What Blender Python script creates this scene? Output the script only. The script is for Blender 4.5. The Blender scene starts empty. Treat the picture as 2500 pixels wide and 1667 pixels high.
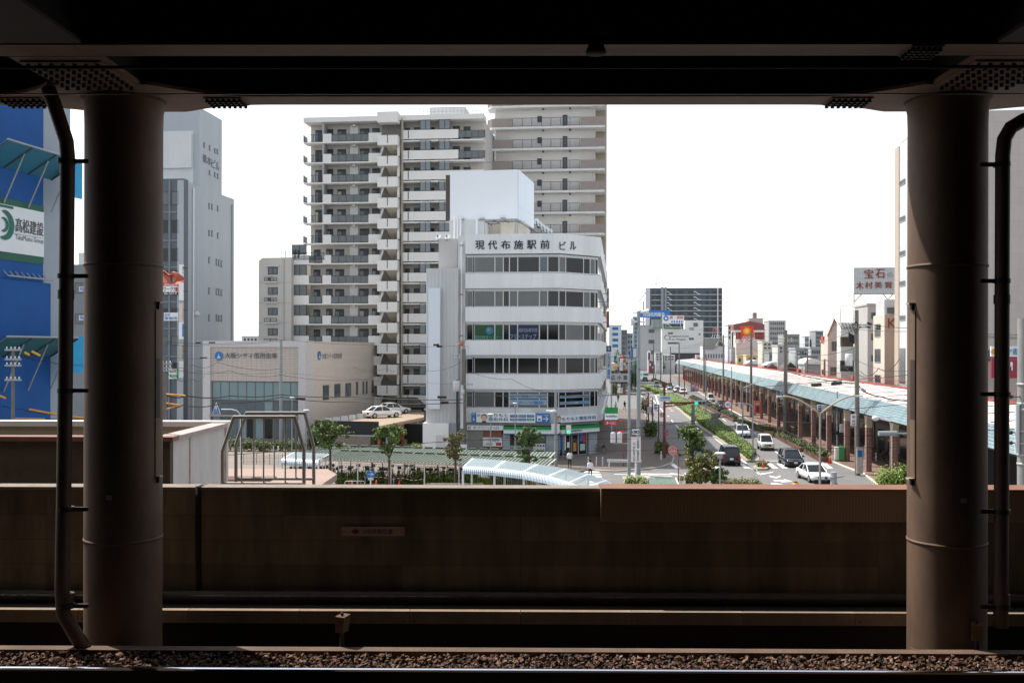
import bpy, math, random
from mathutils import Vector, Matrix
R=math.radians; rnd=random.Random(7)
S=bpy.context.scene
# ---------------- camera ----------------
F=2440.0; HZ=850.0; CX=1250.0; CAMZ=11.5
cd=bpy.data.cameras.new('camera'); cam=bpy.data.objects.new('camera',cd); S.collection.objects.link(cam); S.camera=cam
cd.sensor_width=36; cd.lens=36*F/2500; cd.shift_y=(HZ-833.5)/2500; cd.clip_start=.05; cd.clip_end=6000
YAW=.0090; ROLL=.0019
CR=Matrix.Rotation(YAW,3,'Z')@Matrix.Rotation(R(90),3,'X')@Matrix.Rotation(ROLL,3,'Z')
cam.matrix_world=Matrix.Translation((0,0,CAMZ))@CR.to_4x4()
CO=Vector((0,0,CAMZ))
def ray(px,py): return CR@Vector(((px-CX)/F,(HZ-py)/F,-1))
def P(px,py,d): return CO+ray(px,py)*d                     # a photo point at depth d
def G(px,py,z=0.0):                                        # a photo point on the level z
    r=ray(px,py); return CO+r*((z-CAMZ)/r.z)
# ---------------- world, sun, exposure ----------------
SUN_AZ=Vector((-.80,.60)); SUN_EL=57
w=bpy.data.worlds.new('World'); S.world=w; w.use_nodes=True
nt=w.node_tree; bg=nt.nodes['Background']; sk=nt.nodes.new('ShaderNodeTexSky'); sk.sky_type='NISHITA'; sk.sun_disc=False
sk.sun_elevation=R(SUN_EL); sk.sun_rotation=math.atan2(SUN_AZ.x,SUN_AZ.y); sk.dust_density=.8; sk.air_density=1.0; sk.ozone_density=1.0
hs=nt.nodes.new('ShaderNodeHueSaturation'); hs.inputs['Saturation'].default_value=.3
nt.links.new(sk.outputs[0],hs.inputs['Color']); nt.links.new(hs.outputs[0],bg.inputs[0]); bg.inputs[1].default_value=.15
sl=bpy.data.lights.new('sun','SUN'); so=bpy.data.objects.new('sun',sl); S.collection.objects.link(so)
sl.energy=3.6; sl.angle=R(.5); sl.color=(1,.95,.87)
sd=Vector((SUN_AZ.x*math.cos(R(SUN_EL)),SUN_AZ.y*math.cos(R(SUN_EL)),math.sin(R(SUN_EL))))
so.rotation_euler=sd.to_track_quat('Z','Y').to_euler(); so.location=(0,0,80)
S.view_settings.view_transform='Standard'; S.view_settings.look='None'; S.view_settings.gamma=1; S.view_settings.exposure=.75
S.render.film_transparent=False
try: S.cycles.max_bounces=6; S.cycles.diffuse_bounces=3; S.cycles.use_denoising=True
except Exception: pass
# ---------------- materials ----------------
def lin(h):
    h=h.lstrip('#'); r=[int(h[i:i+2],16)/255 for i in (0,2,4)]
    return tuple((c/12.92 if c<=.04045 else ((c+.055)/1.055)**2.4) for c in r)+(1,)
MC={}
def M(h,rough=.75,metal=0,var=.12,scale=1.5,bump=0,kind='noise',h2=None,size=(1,1),mort=.02,vstreak=0,spec=.5,bscale=None):
    key=(h,rough,metal,var,scale,bump,kind,h2,size,mort,vstreak,spec)
    if key in MC: return MC[key]
    m=bpy.data.materials.new('surface'); m.use_nodes=True; t=m.node_tree; N=t.nodes; L=t.links; b=N['Principled BSDF']
    b.inputs['Roughness'].default_value=rough; b.inputs['Metallic'].default_value=metal
    b.inputs['Specular IOR Level'].default_value=spec
    c=lin(h); tc=N.new('ShaderNodeTexCoord'); out=None
    src=N.new('ShaderNodeRGB'); src.outputs[0].default_value=c; out=src.outputs[0]
    hgt=None
    if kind=='tile':       # rectangular joints on faces standing in x/z
        mp=N.new('ShaderNodeMapping'); mp.inputs['Rotation'].default_value=(R(90),0,0)
        sp=N.new('ShaderNodeSeparateXYZ'); cb=N.new('ShaderNodeCombineXYZ'); ad=N.new('ShaderNodeMath'); ad.operation='ADD'
        L.new(tc.outputs['Object'],sp.inputs[0]); L.new(sp.outputs[0],ad.inputs[0]); L.new(sp.outputs[1],ad.inputs[1])
        L.new(ad.outputs[0],cb.inputs[0]); L.new(sp.outputs[2],cb.inputs[1])
        br=N.new('ShaderNodeTexBrick'); br.offset=0 if scale!=9 else .5; br.inputs['Color1'].default_value=c; br.inputs['Color2'].default_value=tuple(x*(1-var) for x in c[:3])+(1,)
        br.inputs['Mortar'].default_value=lin(h2) if h2 else tuple(x*.55 for x in c[:3])+(1,)
        br.inputs['Scale'].default_value=1; br.inputs['Mortar Size'].default_value=mort; br.inputs['Brick Width'].default_value=size[0]; br.inputs['Row Height'].default_value=size[1]
        L.new(cb.outputs[0],br.inputs['Vector']); out=br.outputs['Color']; hgt=br.outputs['Fac']
    if kind=='floor':
        br=N.new('ShaderNodeTexBrick'); br.inputs['Color1'].default_value=c; br.inputs['Color2'].default_value=lin(h2) if h2 else c
        br.inputs['Mortar'].default_value=tuple(x*.6 for x in c[:3])+(1,); br.inputs['Scale'].default_value=1; br.inputs['Mortar Size'].default_value=mort
        br.inputs['Brick Width'].default_value=size[0]; br.inputs['Row Height'].default_value=size[1]
        L.new(tc.outputs['Object'],br.inputs['Vector']); out=br.outputs['Color']
    if kind=='stripe':     # stripes across local x
        sp=N.new('ShaderNodeSeparateXYZ'); L.new(tc.outputs['Object'],sp.inputs[0])
        a=N.new('ShaderNodeMath'); a.operation='MULTIPLY'; a.inputs[1].default_value=1/size[0]; L.new(sp.outputs[0],a.inputs[0])
        f=N.new('ShaderNodeMath'); f.operation='FRACT'; L.new(a.outputs[0],f.inputs[0])
        g=N.new('ShaderNodeMath'); g.operation='GREATER_THAN'; g.inputs[1].default_value=size[1]; L.new(f.outputs[0],g.inputs[0])
        mx=N.new('ShaderNodeMix'); mx.data_type='RGBA'; L.new(g.outputs[0],mx.inputs[0]); mx.inputs[6].default_value=c; mx.inputs[7].default_value=lin(h2); out=mx.outputs[2]
    if var>0:
        n=N.new('ShaderNodeTexNoise'); n.inputs['Scale'].default_value=scale; n.inputs['Detail'].default_value=6; n.inputs['Roughness'].default_value=.65
        if vstreak:
            mp=N.new('ShaderNodeMapping'); mp.inputs['Scale'].default_value=(1,1,1/vstreak); L.new(tc.outputs['Object'],mp.inputs[0]); L.new(mp.outputs[0],n.inputs['Vector'])
        else: L.new(tc.outputs['Object'],n.inputs['Vector'])
        mr=N.new('ShaderNodeMapRange'); mr.inputs[1].default_value=.3; mr.inputs[2].default_value=.7; mr.inputs[3].default_value=1-var; mr.inputs[4].default_value=1+var*.6
        L.new(n.outputs[0],mr.inputs[0])
        mu=N.new('ShaderNodeMix'); mu.data_type='RGBA'; mu.blend_type='MULTIPLY'; mu.inputs[0].default_value=1
        L.new(out,mu.inputs[6]); L.new(mr.outputs[0],mu.inputs[7]); out=mu.outputs[2]
    if bump:
        n2=N.new('ShaderNodeTexNoise'); n2.inputs['Scale'].default_value=bscale or scale*12; n2.inputs['Detail'].default_value=5; L.new(tc.outputs['Object'],n2.inputs['Vector'])
        bp=N.new('ShaderNodeBump'); bp.inputs['Strength'].default_value=bump; bp.inputs['Distance'].default_value=.02
        L.new(n2.outputs[0],bp.inputs['Height']); L.new(bp.outputs[0],b.inputs['Normal'])
    L.new(out,b.inputs['Base Color']); MC[key]=m; return m
def EM(h,s=1.0):
    key=('em',h,s)
    if key in MC: return MC[key]
    m=bpy.data.materials.new('lamp'); m.use_nodes=True; b=m.node_tree.nodes['Principled BSDF']
    b.inputs['Base Color'].default_value=lin(h); b.inputs['Emission Color'].default_value=lin(h); b.inputs['Emission Strength'].default_value=s; MC[key]=m; return m
# foreground
CONC=M('#83765f',.9,var=.42,scale=4,bump=.5,vstreak=5,bscale=60,kind='tile',size=(1.25,.26),mort=.003,h2='#655743')
CONC_L=M('#8d8176',.9,var=.3,scale=6,bump=.5); CONC_COL=M('#6b5341',.7,var=.42,scale=3,bump=.05,vstreak=3,bscale=70)
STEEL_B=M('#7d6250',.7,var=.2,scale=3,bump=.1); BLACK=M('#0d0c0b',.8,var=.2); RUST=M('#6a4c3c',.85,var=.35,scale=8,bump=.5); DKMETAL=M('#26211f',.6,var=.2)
# common
WHITE=M('#e6e8ea',.6,var=.05,scale=.8); OFFW=M('#cfd2d3',.7,var=.08,scale=.5,vstreak=4); GREYP=M('#9da2a5',.6,var=.12,scale=1.2,vstreak=3); DGREY=M('#4b5054',.6,var=.15)
GLASS=M('#1c2226',.08,var=.35,scale=.35,spec=.6); GLASSB=M('#4e5c66',.12,var=.25,scale=.3,spec=.6); FRAME=M('#c9ccce',.4,.3,var=.05); DFRAME=M('#2e3438',.5,var=.1)
CURT=M('#8f979c',.35,var=.15,scale=.6,vstreak=5); CEN=M('#b9babb',.35,var=.1,scale=.5)
RED=M('#9c3b30',.6,var=.15); SIGNRED=M('#c0392b',.5,var=.05); BLUE=M('#1f5fa8',.5,var=.05); SIGNB=M('#2473b8',.45,var=.05); GREEN=M('#0f8a45',.5,var=.05); INK=M('#1b1c20',.6,var=0)
ASPH=M('#747372',.9,var=.16,scale=.35,bump=.3,bscale=40); LINE=M('#e9e9e6',.7,var=.14,scale=5)
POLE=M('#8f989c',.5,.2,var=.12); CPOLE=M('#77736d',.85,var=.15,scale=4); BROWNP=M('#6f2f2a',.55,var=.15); WIRE=M('#17181a',.6,var=0)
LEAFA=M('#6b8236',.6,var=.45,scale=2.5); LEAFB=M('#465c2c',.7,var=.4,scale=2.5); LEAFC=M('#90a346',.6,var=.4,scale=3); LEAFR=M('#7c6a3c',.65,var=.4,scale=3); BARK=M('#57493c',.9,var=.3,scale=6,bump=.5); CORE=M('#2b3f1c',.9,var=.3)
# ---------------- mesh builder ----------------
class MB:
    def __init__(s): s.v=[]; s.f=[]; s.mi=[]; s.m=[]; s.T=None; s.sm=[]
    def a(s,vs,fs,mat,smooth=False):
        o=len(s.v)
        for p in vs:
            p=Vector(p); s.v.append(s.T@p if s.T else p)
        if mat not in s.m: s.m.append(mat)
        k=s.m.index(mat)
        for f in fs: s.f.append([o+i for i in f]); s.mi.append(k); s.sm.append(smooth)
        return s
    def box(s,x0,x1,y0,y1,z0,z1,mat):
        if x0>x1:x0,x1=x1,x0
        if y0>y1:y0,y1=y1,y0
        if z0>z1:z0,z1=z1,z0
        return s.a([(x,y,z) for z in (z0,z1) for x,y in ((x0,y0),(x1,y0),(x1,y1),(x0,y1))],[(3,2,1,0),(4,5,6,7),(0,1,5,4),(1,2,6,5),(2,3,7,6),(3,0,4,7)],mat)
    def prism(s,pts,z0,z1,mat):      # pts: ccw plan outline
        n=len(pts); v=[(p[0],p[1],z0) for p in pts]+[(p[0],p[1],z1) for p in pts]
        return s.a(v,[list(range(n))[::-1],list(range(n,2*n))]+[(i,(i+1)%n,n+(i+1)%n,n+i) for i in range(n)],mat)
    def xprism(s,pts,y0,y1,mat):     # outline in x/z, extruded along y
        n=len(pts); v=[(p[0],y0,p[1]) for p in pts]+[(p[0],y1,p[1]) for p in pts]
        return s.a(v,[list(range(n)),list(range(n,2*n))[::-1]]+[((i+1)%n,i,n+i,n+(i+1)%n) for i in range(n)],mat)
    def yprism(s,pts,x0,x1,mat):     # outline in y/z, extruded along x
        n=len(pts); v=[(x0,p[0],p[1]) for p in pts]+[(x1,p[0],p[1]) for p in pts]
        return s.a(v,[list(range(n))[::-1],list(range(n,2*n))]+[(i,(i+1)%n,n+(i+1)%n,n+i) for i in range(n)],mat)
    def poly(s,pts,mat): return s.a(pts,[list(range(len(pts)))],mat)
    def tube(s,p,q,r,mat,r2=None,n=8,caps=True):
        p=Vector(p);q=Vector(q);d=(q-p)
        if d.length<1e-6: return s
        d.normalize(); u=d.orthogonal().normalized(); w_=d.cross(u); r2=r if r2 is None else r2
        v=[];
        for c,rr in ((p,r),(q,r2)):
            for i in range(n):
                a=2*math.pi*i/n; v.append(c+u*(rr*math.cos(a))+w_*(rr*math.sin(a)))
        fs=[(i,(i+1)%n,n+(i+1)%n,n+i) for i in range(n)]
        s.a(v,fs,mat,True)
        if caps: s.a(v,[list(range(n))[::-1],list(range(n,2*n))],mat)
        return s
    def path(s,pts,r,mat,n=6):
        pts=[Vector(p) for p in pts]
        vs=[];fs=[]; u=None
        for i,p in enumerate(pts):
            d=(pts[min(i+1,len(pts)-1)]-pts[max(i-1,0)]).normalized()
            u=d.orthogonal().normalized() if u is None else (u-d*u.dot(d)).normalized()
            w_=d.cross(u)
            for k in range(n):
                a=2*math.pi*k/n; vs.append(p+u*(r*math.cos(a))+w_*(r*math.sin(a)))
        for i in range(len(pts)-1):
            for k in range(n): fs.append((i*n+k,i*n+(k+1)%n,(i+1)*n+(k+1)%n,(i+1)*n+k))
        fs.append(list(range(n))[::-1]); fs.append([(len(pts)-1)*n+k for k in range(n)])
        return s.a(vs,fs,mat,True)
    def lathe(s,prof,c,mat,n=16,smooth=True):
        c=Vector(c); v=[];f=[]
        for r,z in prof:
            for k in range(n):
                a=2*math.pi*k/n; v.append(c+Vector((r*math.cos(a),r*math.sin(a),z)))
        for i in range(len(prof)-1):
            for k in range(n): f.append((i*n+k,i*n+(k+1)%n,(i+1)*n+(k+1)%n,(i+1)*n+k))
        f.append(list(range(n))[::-1]); f.append([(len(prof)-1)*n+k for k in range(n)])
        return s.a(v,f,mat,smooth)
    def disc(s,c,nrm,r,mat,n=20,th=.03):
        c=Vector(c); d=Vector(nrm).normalized(); return s.tube(c,c+d*th,r,mat,n=n)
    def ball(s,c,rx,ry,rz,mat,n=10):
        c=Vector(c); v=[];f=[];m_=n//2+1
        for i in range(m_+1):
            t=math.pi*i/m_
            for k in range(n):
                a=2*math.pi*k/n; v.append(c+Vector((rx*math.sin(t)*math.cos(a),ry*math.sin(t)*math.sin(a),-rz*math.cos(t))))
        for i in range(m_):
            for k in range(n): f.append((i*n+k,i*n+(k+1)%n,(i+1)*n+(k+1)%n,(i+1)*n+k))
        return s.a(v,f,mat,True)
    def text(s,body,x0,x1,z0,z1,y,mat,bold=.02,depth=.0,fn=None,keep=False):
        v,f=glyphs(body,0)
        if not v: return s
        xs=[p[0] for p in v]; ys=[p[1] for p in v]; a0,a1,b0,b1=min(xs),max(xs),min(ys),max(ys)
        if a1-a0<1e-6 or b1-b0<1e-6: print('BADTEXT',repr(body)); return s
        sx=(x1-x0)/(a1-a0); sz=(z1-z0)/(b1-b0)
        reps=1 if fn or bold<.015 else (2 if bold<.03 else 3); st=(.016 if bold<.03 else .02)*abs(sx)
        for k in range(reps):      # overlaid strokes, each a few millimetres proud of the last, give the heavier face
            g=fn or (lambda a,b:(a+st*(k-(reps-1)/2),y-.003*k,b+.4*st*(k%2)))
            s.a([g(x0+(p[0]-a0)*sx,z0+(p[1]-b0)*sz) for p in v],f,mat)
        return s
    def build(s,name,parent=None,loc=None,rot=None):
        if not s.v: return None
        me=bpy.data.meshes.new(name)
        if loc is not None: L=Vector(loc); vs=[p-L for p in s.v]
        else: vs=s.v
        me.from_pydata([tuple(p) for p in vs],[],s.f)
        for m in s.m: me.materials.append(m)
        me.polygons.foreach_set('material_index',s.mi); me.polygons.foreach_set('use_smooth',s.sm); me.update()
        o=bpy.data.objects.new(name,me); S.collection.objects.link(o)
        if loc is not None: o.location=loc
        if rot: o.rotation_euler=rot
        if parent: o.parent=parent
        return o
GC={}
def glyphs(body,bold):
    k=(body,bold)
    if k in GC: return GC[k]
    t=bpy.data.curves.new('lettering','FONT'); t.body=body; t.offset=0; t.resolution_u=2; t.align_x='LEFT'; t.space_line=.8
    o=bpy.data.objects.new('lettering',t); S.collection.objects.link(o)
    me=bpy.data.meshes.new_from_object(o.evaluated_get(bpy.context.evaluated_depsgraph_get()))
    v=[tuple(p.co) for p in me.vertices]; f=[tuple(p.vertices) for p in me.polygons]
    bpy.data.objects.remove(o); bpy.data.curves.remove(t); bpy.data.meshes.remove(me)
    GC[k]=(v,f); return GC[k]
# ---------------- objects, tags, copies ----------------
def tag(o,label=None,cat=None,group=None,kind=None):
    if label: o['label']=label
    if cat: o['category']=cat
    if group: o['group']=group
    if kind: o['kind']=kind
    return o
def empty(name,loc,rz=0,label=None,cat=None,group=None):
    o=bpy.data.objects.new(name,None); o.empty_display_size=.2; S.collection.objects.link(o); o.location=loc; o.rotation_euler=(0,0,rz)
    return tag(o,label,cat,group)
KIDS={}
def copy_tree(o,parent=None,loc=None,rz=None,label=None,scale=None):
    c=o.copy(); S.collection.objects.link(c)
    if parent: c.parent=parent
    if loc is not None: c.location=loc
    if rz is not None: c.rotation_euler=(0,0,rz)
    if scale: c.scale=scale
    if label: c['label']=label
    for ch in o.children: copy_tree(ch,c)
    return c
GRID=R(6.2)-YAW
class Fr:                                                  # a building's own frame: x along its front, y away from the street, z up
    def __init__(s,px,d,ang=GRID,z=0.0,py=850):
        p=P(px,py,d); s.o=Vector((p.x,p.y,z)); s.a=ang; s.ex=Vector((math.cos(ang),-math.sin(ang),0)); s.ey=Vector((math.sin(ang),math.cos(ang),0))
    def loc(s,p): d=p-s.o; return (d.dot(s.ex),d.dot(s.ey),d.z)
    def at(s,px,py,y=0.0):
        r=ray(px,py); t=(y-(CO-s.o).dot(s.ey))/r.dot(s.ey); q=s.loc(CO+r*t); return q[0],q[2]
    def x(s,px,y=0.0): return s.at(px,850,y)[0]
    def z(s,px,py,y=0.0): return s.at(px,py,y)[1]
    def side(s,px,py,x):
        r=ray(px,py); t=(x-(CO-s.o).dot(s.ex))/r.dot(s.ex); q=s.loc(CO+r*t); return q[1],q[2]
    def rect(s,x0,y0,x1,y1,y=0.0):
        a=s.at(x0,y1,y); b=s.at(x1,y0,y); return a[0],b[0],a[1],b[1]
    def empty(s,name,label,cat,group=None): return empty(name,s.o,-s.a,label,cat,group)
    def w(s,x,y,z=0): return s.o+s.ex*x+s.ey*y+Vector((0,0,z))
def rbox(mb,fr,x0,y0,x1,y1,ya,yb,mat):
    a,b,c,d=fr.rect(x0,y0,x1,y1,ya); mb.box(a,b,ya,yb,c,d,mat); return mb
def part(name,parent,fn,*a,**k):
    mb=MB(); fn(mb); return mb.build(name,parent)
def win(parent,x0,x1,z0,z1,y,frame=None,glass=None,n=2,t=.06,rec=.0,sub=False,name='window'):
    """window in a wall facing -y"""
    frame=frame or DFRAME; glass=glass or GLASS; mb=MB()
    mb.box(x0,x1,y-.03,y+.05,z0,z0+t,frame); mb.box(x0,x1,y-.03,y+.05,z1-t,z1,frame)
    for i in range(n+1):
        xx=x0+(x1-x0-t)*i/max(n,1); mb.box(xx,xx+t,y-.027,y+.047,z0+t,z1-t,frame)
    if sub:
        o=mb.build(name,parent); g=MB().box(x0+t*.5,x1-t*.5,y+.0,y+.03,z0+t*.5,z1-t*.5,glass).build('pane',o); return o
    mb.box(x0+t*.5,x1-t*.5,y+.0,y+.03,z0+t*.5,z1-t*.5,glass)
    return mb.build(name,parent)
def swin(parent,y0,y1,z0,z1,x,frame=None,glass=None,n=1,t=.07,out=1):
    """window in a side wall facing +x (out=1) or -x (out=-1)"""
    frame=frame or DFRAME; glass=glass or GLASS; mb=MB()
    mb.box(x-.03,x+.04*out,y0,y1,z0,z0+t,frame); mb.box(x-.03,x+.04*out,y0,y1,z1-t,z1,frame)
    for i in range(n+1):
        yy=y0+(y1-y0-t)*i/max(n,1); mb.box(x-.027,x+.037*out,yy,yy+t,z0+t,z1-t,frame)
    mb.box(x-.02,x+.02*out,y0+t*.5,y1-t*.5,z0+t*.5,z1-t*.5,glass)
    return mb.build('window',parent)
# =============== GROUND ===============
def sheet(name,pts,z,mat,th=None,pz=None):
    mb=MB(); q=[(p if isinstance(p,Vector) else G(p[0],p[1],z if pz is None else pz)) for p in pts]
    ar=sum(q[i].x*q[(i+1)%len(q)].y-q[(i+1)%len(q)].x*q[i].y for i in range(len(q)))
    if ar<0: q=q[::-1]
    if th: mb.prism([(p.x,p.y) for p in q],z-th,z,mat)
    else: mb.poly([(p.x,p.y,z) for p in q],mat)
    return mb.build(name)
gm=MB().poly([(-1500,-300,0),(1500,-300,0),(1500,3000,0),(-1500,3000,0)],ASPH).build('ground'); tag(gm,kind='structure')
PAVE=M('#8f857c',.9,var=.15,scale=.4,kind='floor',h2='#82776f',size=(.6,.3),mort=.01); PAVER=M('#74564c',.9,var=.2,scale=.4,kind='floor',h2='#8a7468',size=(.8,.8),mort=.01)  # PAVER darkened throughout to carry the shade under the arcade
PAVED=M('#6a615a',.9,var=.18,scale=.3)  # footway colour darkened to include the shade lying on it
def V2(l,d,z=0):  # lateral l metres right of the street's axis, d metres ahead
    p=P(1515,850,d); e=Vector((math.cos(GRID),-math.sin(GRID),0)); q=p+e*l; return Vector((q.x,q.y,z))
# left footway beside the street, corner in front of the shop
o=sheet('pavement',[V2(-15,190),V2(-2.3,190),G(1568,1000),G(1590,1040),G(1622,1090),G(1645,1118),G(1640,1132),G(1612,1142),G(1560,1148),G(1500,1152),G(1440,1148),G(1380,1160),G(1330,1140),G(1100,1128),V2(-30,100)],.13,PAVED,.3); tag(o,kind='structure')
kb=MB().path([tuple(p+Vector((0,0,.05))) for p in [G(1568,1000),G(1590,1040),G(1622,1090),G(1645,1118),G(1640,1132),G(1612,1142),G(1560,1148),G(1500,1152),G(1440,1148)]],.11,M('#b3aca2',.9,var=.15),n=6).build('kerb'); tag(kb,kind='structure')
o=sheet('pavement',[V2(21,420),G(1800,1010),G(1990,1110),G(2062,1140),G(2110,1158),G(2150,1190),G(2250,1260),V2(45,60),V2(60,120),V2(40,420)],.13,PAVER,.3); tag(o,kind='structure')
kb=MB().path([tuple(p+Vector((0,0,.05))) for p in [V2(21,300),G(1720,966),G(1800,1010),G(1990,1110),G(2062,1140),G(2110,1158),G(2150,1190),G(2250,1260)]],.12,M('#c9c2b6',.9,var=.15),n=6).build('kerb'); tag(kb,kind='structure')
# station forecourt island and bicycle park floor
o=sheet('plaza',[G(560,1090),G(700,1098),G(1330,1150),G(1420,1185),G(1440,1260),G(540,1260)],.12,PAVE,.3); tag(o,kind='structure')
o=sheet('pavement',[G(480,1092),G(790,1080),G(1010,1096),G(1000,1102),G(760,1096),G(480,1104)],.1,M('#6e2f2b',.9,var=.2),.2); tag(o,kind='structure')
o=sheet('median_island',[G(1570,945),G(1600,962),G(1655,1000),G(1700,1040),G(1760,1080),G(1822,1128),G(1855,1128),G(1848,1108),G(1795,1062),G(1740,1015),G(1690,984),G(1640,962),G(1600,948)],.18,M('#a79f92',.9,var=.2),.3); tag(o,kind='structure')
o=sheet('traffic_island',[G(1838,1143),G(1850,1136),G(1868,1137),G(1880,1142),G(1872,1148),G(1850,1148)],.18,M('#a79f92',.9,var=.2),.3); tag(o,kind='structure')
# painted road markings: one object
rm=MB()
def strip(a,b,wd,z=.006):
    a=G(*a); b=G(*b); d=(b-a); n=Vector((-d.y,d.x,0)).normalized()*wd/2
    rm.poly([(a-n).to_tuple()[:2]+(z,),(b-n).to_tuple()[:2]+(z,),(b+n).to_tuple()[:2]+(z,),(a+n).to_tuple()[:2]+(z,)][::1],LINE)
def gp(*pts,z=.006):
    q=[G(*p) for p in pts]; ar=sum(q[i].x*q[(i+1)%len(q)].y-q[(i+1)%len(q)].x*q[i].y for i in range(len(q)))
    if ar<0:q=q[::-1]
    rm.poly([(p.x,p.y,z) for p in q],LINE)
for a,b in (((1646,986),(1700,1034)),((1700,1034),(1780,1097)),((1780,1097),(1822,1131)),((1584,961),(1612,967)),((1612,967),(1646,986)),
            ((1834,1142),(1856,1157))): strip(a,b,.18)
for a,b in (((1590,972),(1601,984)),((1612,996),(1619,1005)),((1631,1015),(1632,1017)),((1639,1025),(1644,1031)),((1650,1037),(1656,1044)),((1662,1050),(1668,1058)),
            ((1764,1022),(1772,1028)),((1780,1022),(1802,1034)),((1839,1055),(1865,1070)),((1892,1101),(1912,1115)),((1824,1100),(1850,1118)),((1560,960),(1570,970))): strip(a,b,.16)
for a,b in (((1862,1124),(1902,1125)),((1962,1127),(2012,1129)),((1802,1034),(1835,1034)),((1839,1054),(1880,1055)),((1600,964),(1608,987)),((1500,1157),(1640,1162)),((1540,1161),(1600,1166)),((1635,1155),(1680,1159))): strip(a,b,.3)
# zebra crossings
for x in (1640,1700,1740,1810,1878,1902,1965,1990,2012):
    gp((x-7,1131),(x+5,1131),(x+22,1143),(x+9,1143))
for x in range(0,11): gp((1632+x*15,975.5),(1640+x*15,975.5),(1646+x*15,979),(1637+x*15,979))
for x in range(0,6): gp((1580+x*14,941),(1587+x*14,941),(1590+x*14,943),(1583+x*14,943)); gp((1594+x*14,948),(1601+x*14,948),(1604+x*14,950.5),(1597+x*14,950.5))
for k in range(9): gp((1425+k*1.5,1150+k*6),(1462+k*3,1150+k*6),(1464+k*3,1153+k*6),(1427+k*1.5,1153+k*6))
for k in range(3): gp((1380+k*30,1233),(1395+k*30,1233),(1398+k*30,1239),(1383+k*30,1239))
# arrows by the crossing
gp((1878,1160),(1895,1164),(1905,1160),(1906,1163),(1896,1167),(1880,1164)); gp((1888,1171),(1918,1171),(1912,1168),(1935,1175),(1905,1177),(1912,1174),(1890,1174))
gp((1885,1178),(1930,1184),(1925,1186),(1880,1181)); gp((1888,1186),(1920,1190),(1985,1197),(1975,1199),(1905,1194)); gp((1872,1192),(1920,1198),(1915,1201),(1870,1196))
gp((1834,1142),(1852,1158),(1855,1157),(1838,1142)); gp((1852,1156),(1885,1152),(1888,1150),(1886,1153),(1856,1159))
gp((1671,1153),(1680,1160),(1660,1160),(1672,1157)); gp((1540,1155),(1672,1157),(1672,1159),(1540,1157))
ro=rm.build('road_markings'); tag(ro,kind='structure')
am=MB(); q=[G(*p) for p in ((1629,995),(1636,995),(1643,1002),(1648,1004),(1634,1004),(1640,1001))]; am.poly([(p.x,p.y,.006) for p in q][::-1],M('#c9837a',.8,var=.1))
tag(am.build('road_markings'),kind='structure')

# =============== FOREGROUND VIADUCT ===============
RZ=8.9   # rail head height
def X(px,d): return P(px,850,d).x
t=empty('running_rail',(0,8.1,RZ-.17),0,'polished steel rail crossing the bottom of the view in front of the ballast','rail')
prof=[(-.065,0),(.065,0),(.065,.012),(.012,.03),(.01,.12),(.034,.135),(.036,.158),(.028,.168),(-.028,.168),(-.036,.158),(-.034,.135),(-.01,.12),(-.012,.03),(-.065,.012)]
MB().yprism(prof,-60,60,M('#3a2a22',.6,.5,var=.3,scale=6)).build('rail_body',t)
MB().yprism([(-.034,.150),(-.031,.162),(-.024,.1705),(-.012,.1735),(.0,.1745),(.012,.1735),(.024,.1700),(.026,.1685),(-.034,.1685)][:7]+[(.024,.1683),(-.034,.1483)],-60,60,M('#d5dbe2',.12,1,var=.03)).build('running_surface',t)
t2=empty('running_rail',(0,6.63,RZ-.17),0,'dark nearer rail of the same track lying in shade','rail')
MB().yprism(prof,-60,60,M('#3a2a22',.6,.5,var=.3,scale=6)).build('rail_body',t2)
tb=MB().box(-60,60,-6,9.95,RZ-1.1,RZ-.62,BLACK).build('track_bed'); tag(tb,kind='structure')
tb2=MB().box(-60,60,2.2,8.62,RZ-.61,RZ-.19,M('#241d19',.9,var=.3,scale=4,bump=.5)).build('track_slab'); tag(tb2,kind='structure')
# near platform
pf=MB().box(-60,60,-8,1.6,RZ+.0,RZ+.98,M('#262321',.9,var=.2)).build('platform'); tag(pf,kind='structure')
kc=empty('track_kerb',(0,8.72,RZ-.5),0,'narrow concrete kerb beam running behind the ballast','kerb')
MB().box(-60,60,0,.12,0,.455,M('#665244',.9,var=.35,scale=3,bump=.6)).build('kerb_beam',kc)
# ballast stones between rail and kerb
bb=MB(); BM=[M('#5e4334',.9,var=.2,scale=9),M('#735444',.9,var=.25,scale=9),M('#3d3028',.9,var=.2,scale=9),M('#8b7060',.9,var=.2,scale=9)]
for i in range(8500):
    x=rnd.uniform(-5.6,5.6); y=rnd.uniform(8.2,8.71); r=rnd.uniform(.014,.031); z=RZ-.115+(y-8.2)*.05+rnd.uniform(-.03,.03)
    q=Matrix.Translation((x,y,z))@Matrix.Rotation(rnd.uniform(0,6.3),4,(rnd.random(),rnd.random(),rnd.random()))@Matrix.Diagonal((r*rnd.uniform(.8,1.5),r*rnd.uniform(.6,1.1),r*rnd.uniform(.5,.9),1))
    bb.T=q; j=lambda:rnd.uniform(.65,1.1)
    bb.a([(j(),0,0),(-j(),0,0),(0,j(),0),(0,-j(),0),(0,0,j()),(0,0,-j()),(.7*j(),.7*j(),.3)],[(0,6,4),(6,2,4),(0,5,6),(5,2,6),(2,1,4),(1,3,4),(3,0,4),(2,5,1),(1,5,3),(3,5,0)],BM[rnd.choice((0,0,1,1,2,2,3))])
bb.T=None; bb.box(-60,60,8.15,8.72,RZ-.25,RZ-.145,BM[2])
tag(bb.build('ballast'),'brown crushed stone ballast between rail and kerb','ballast',kind='stuff')
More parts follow.
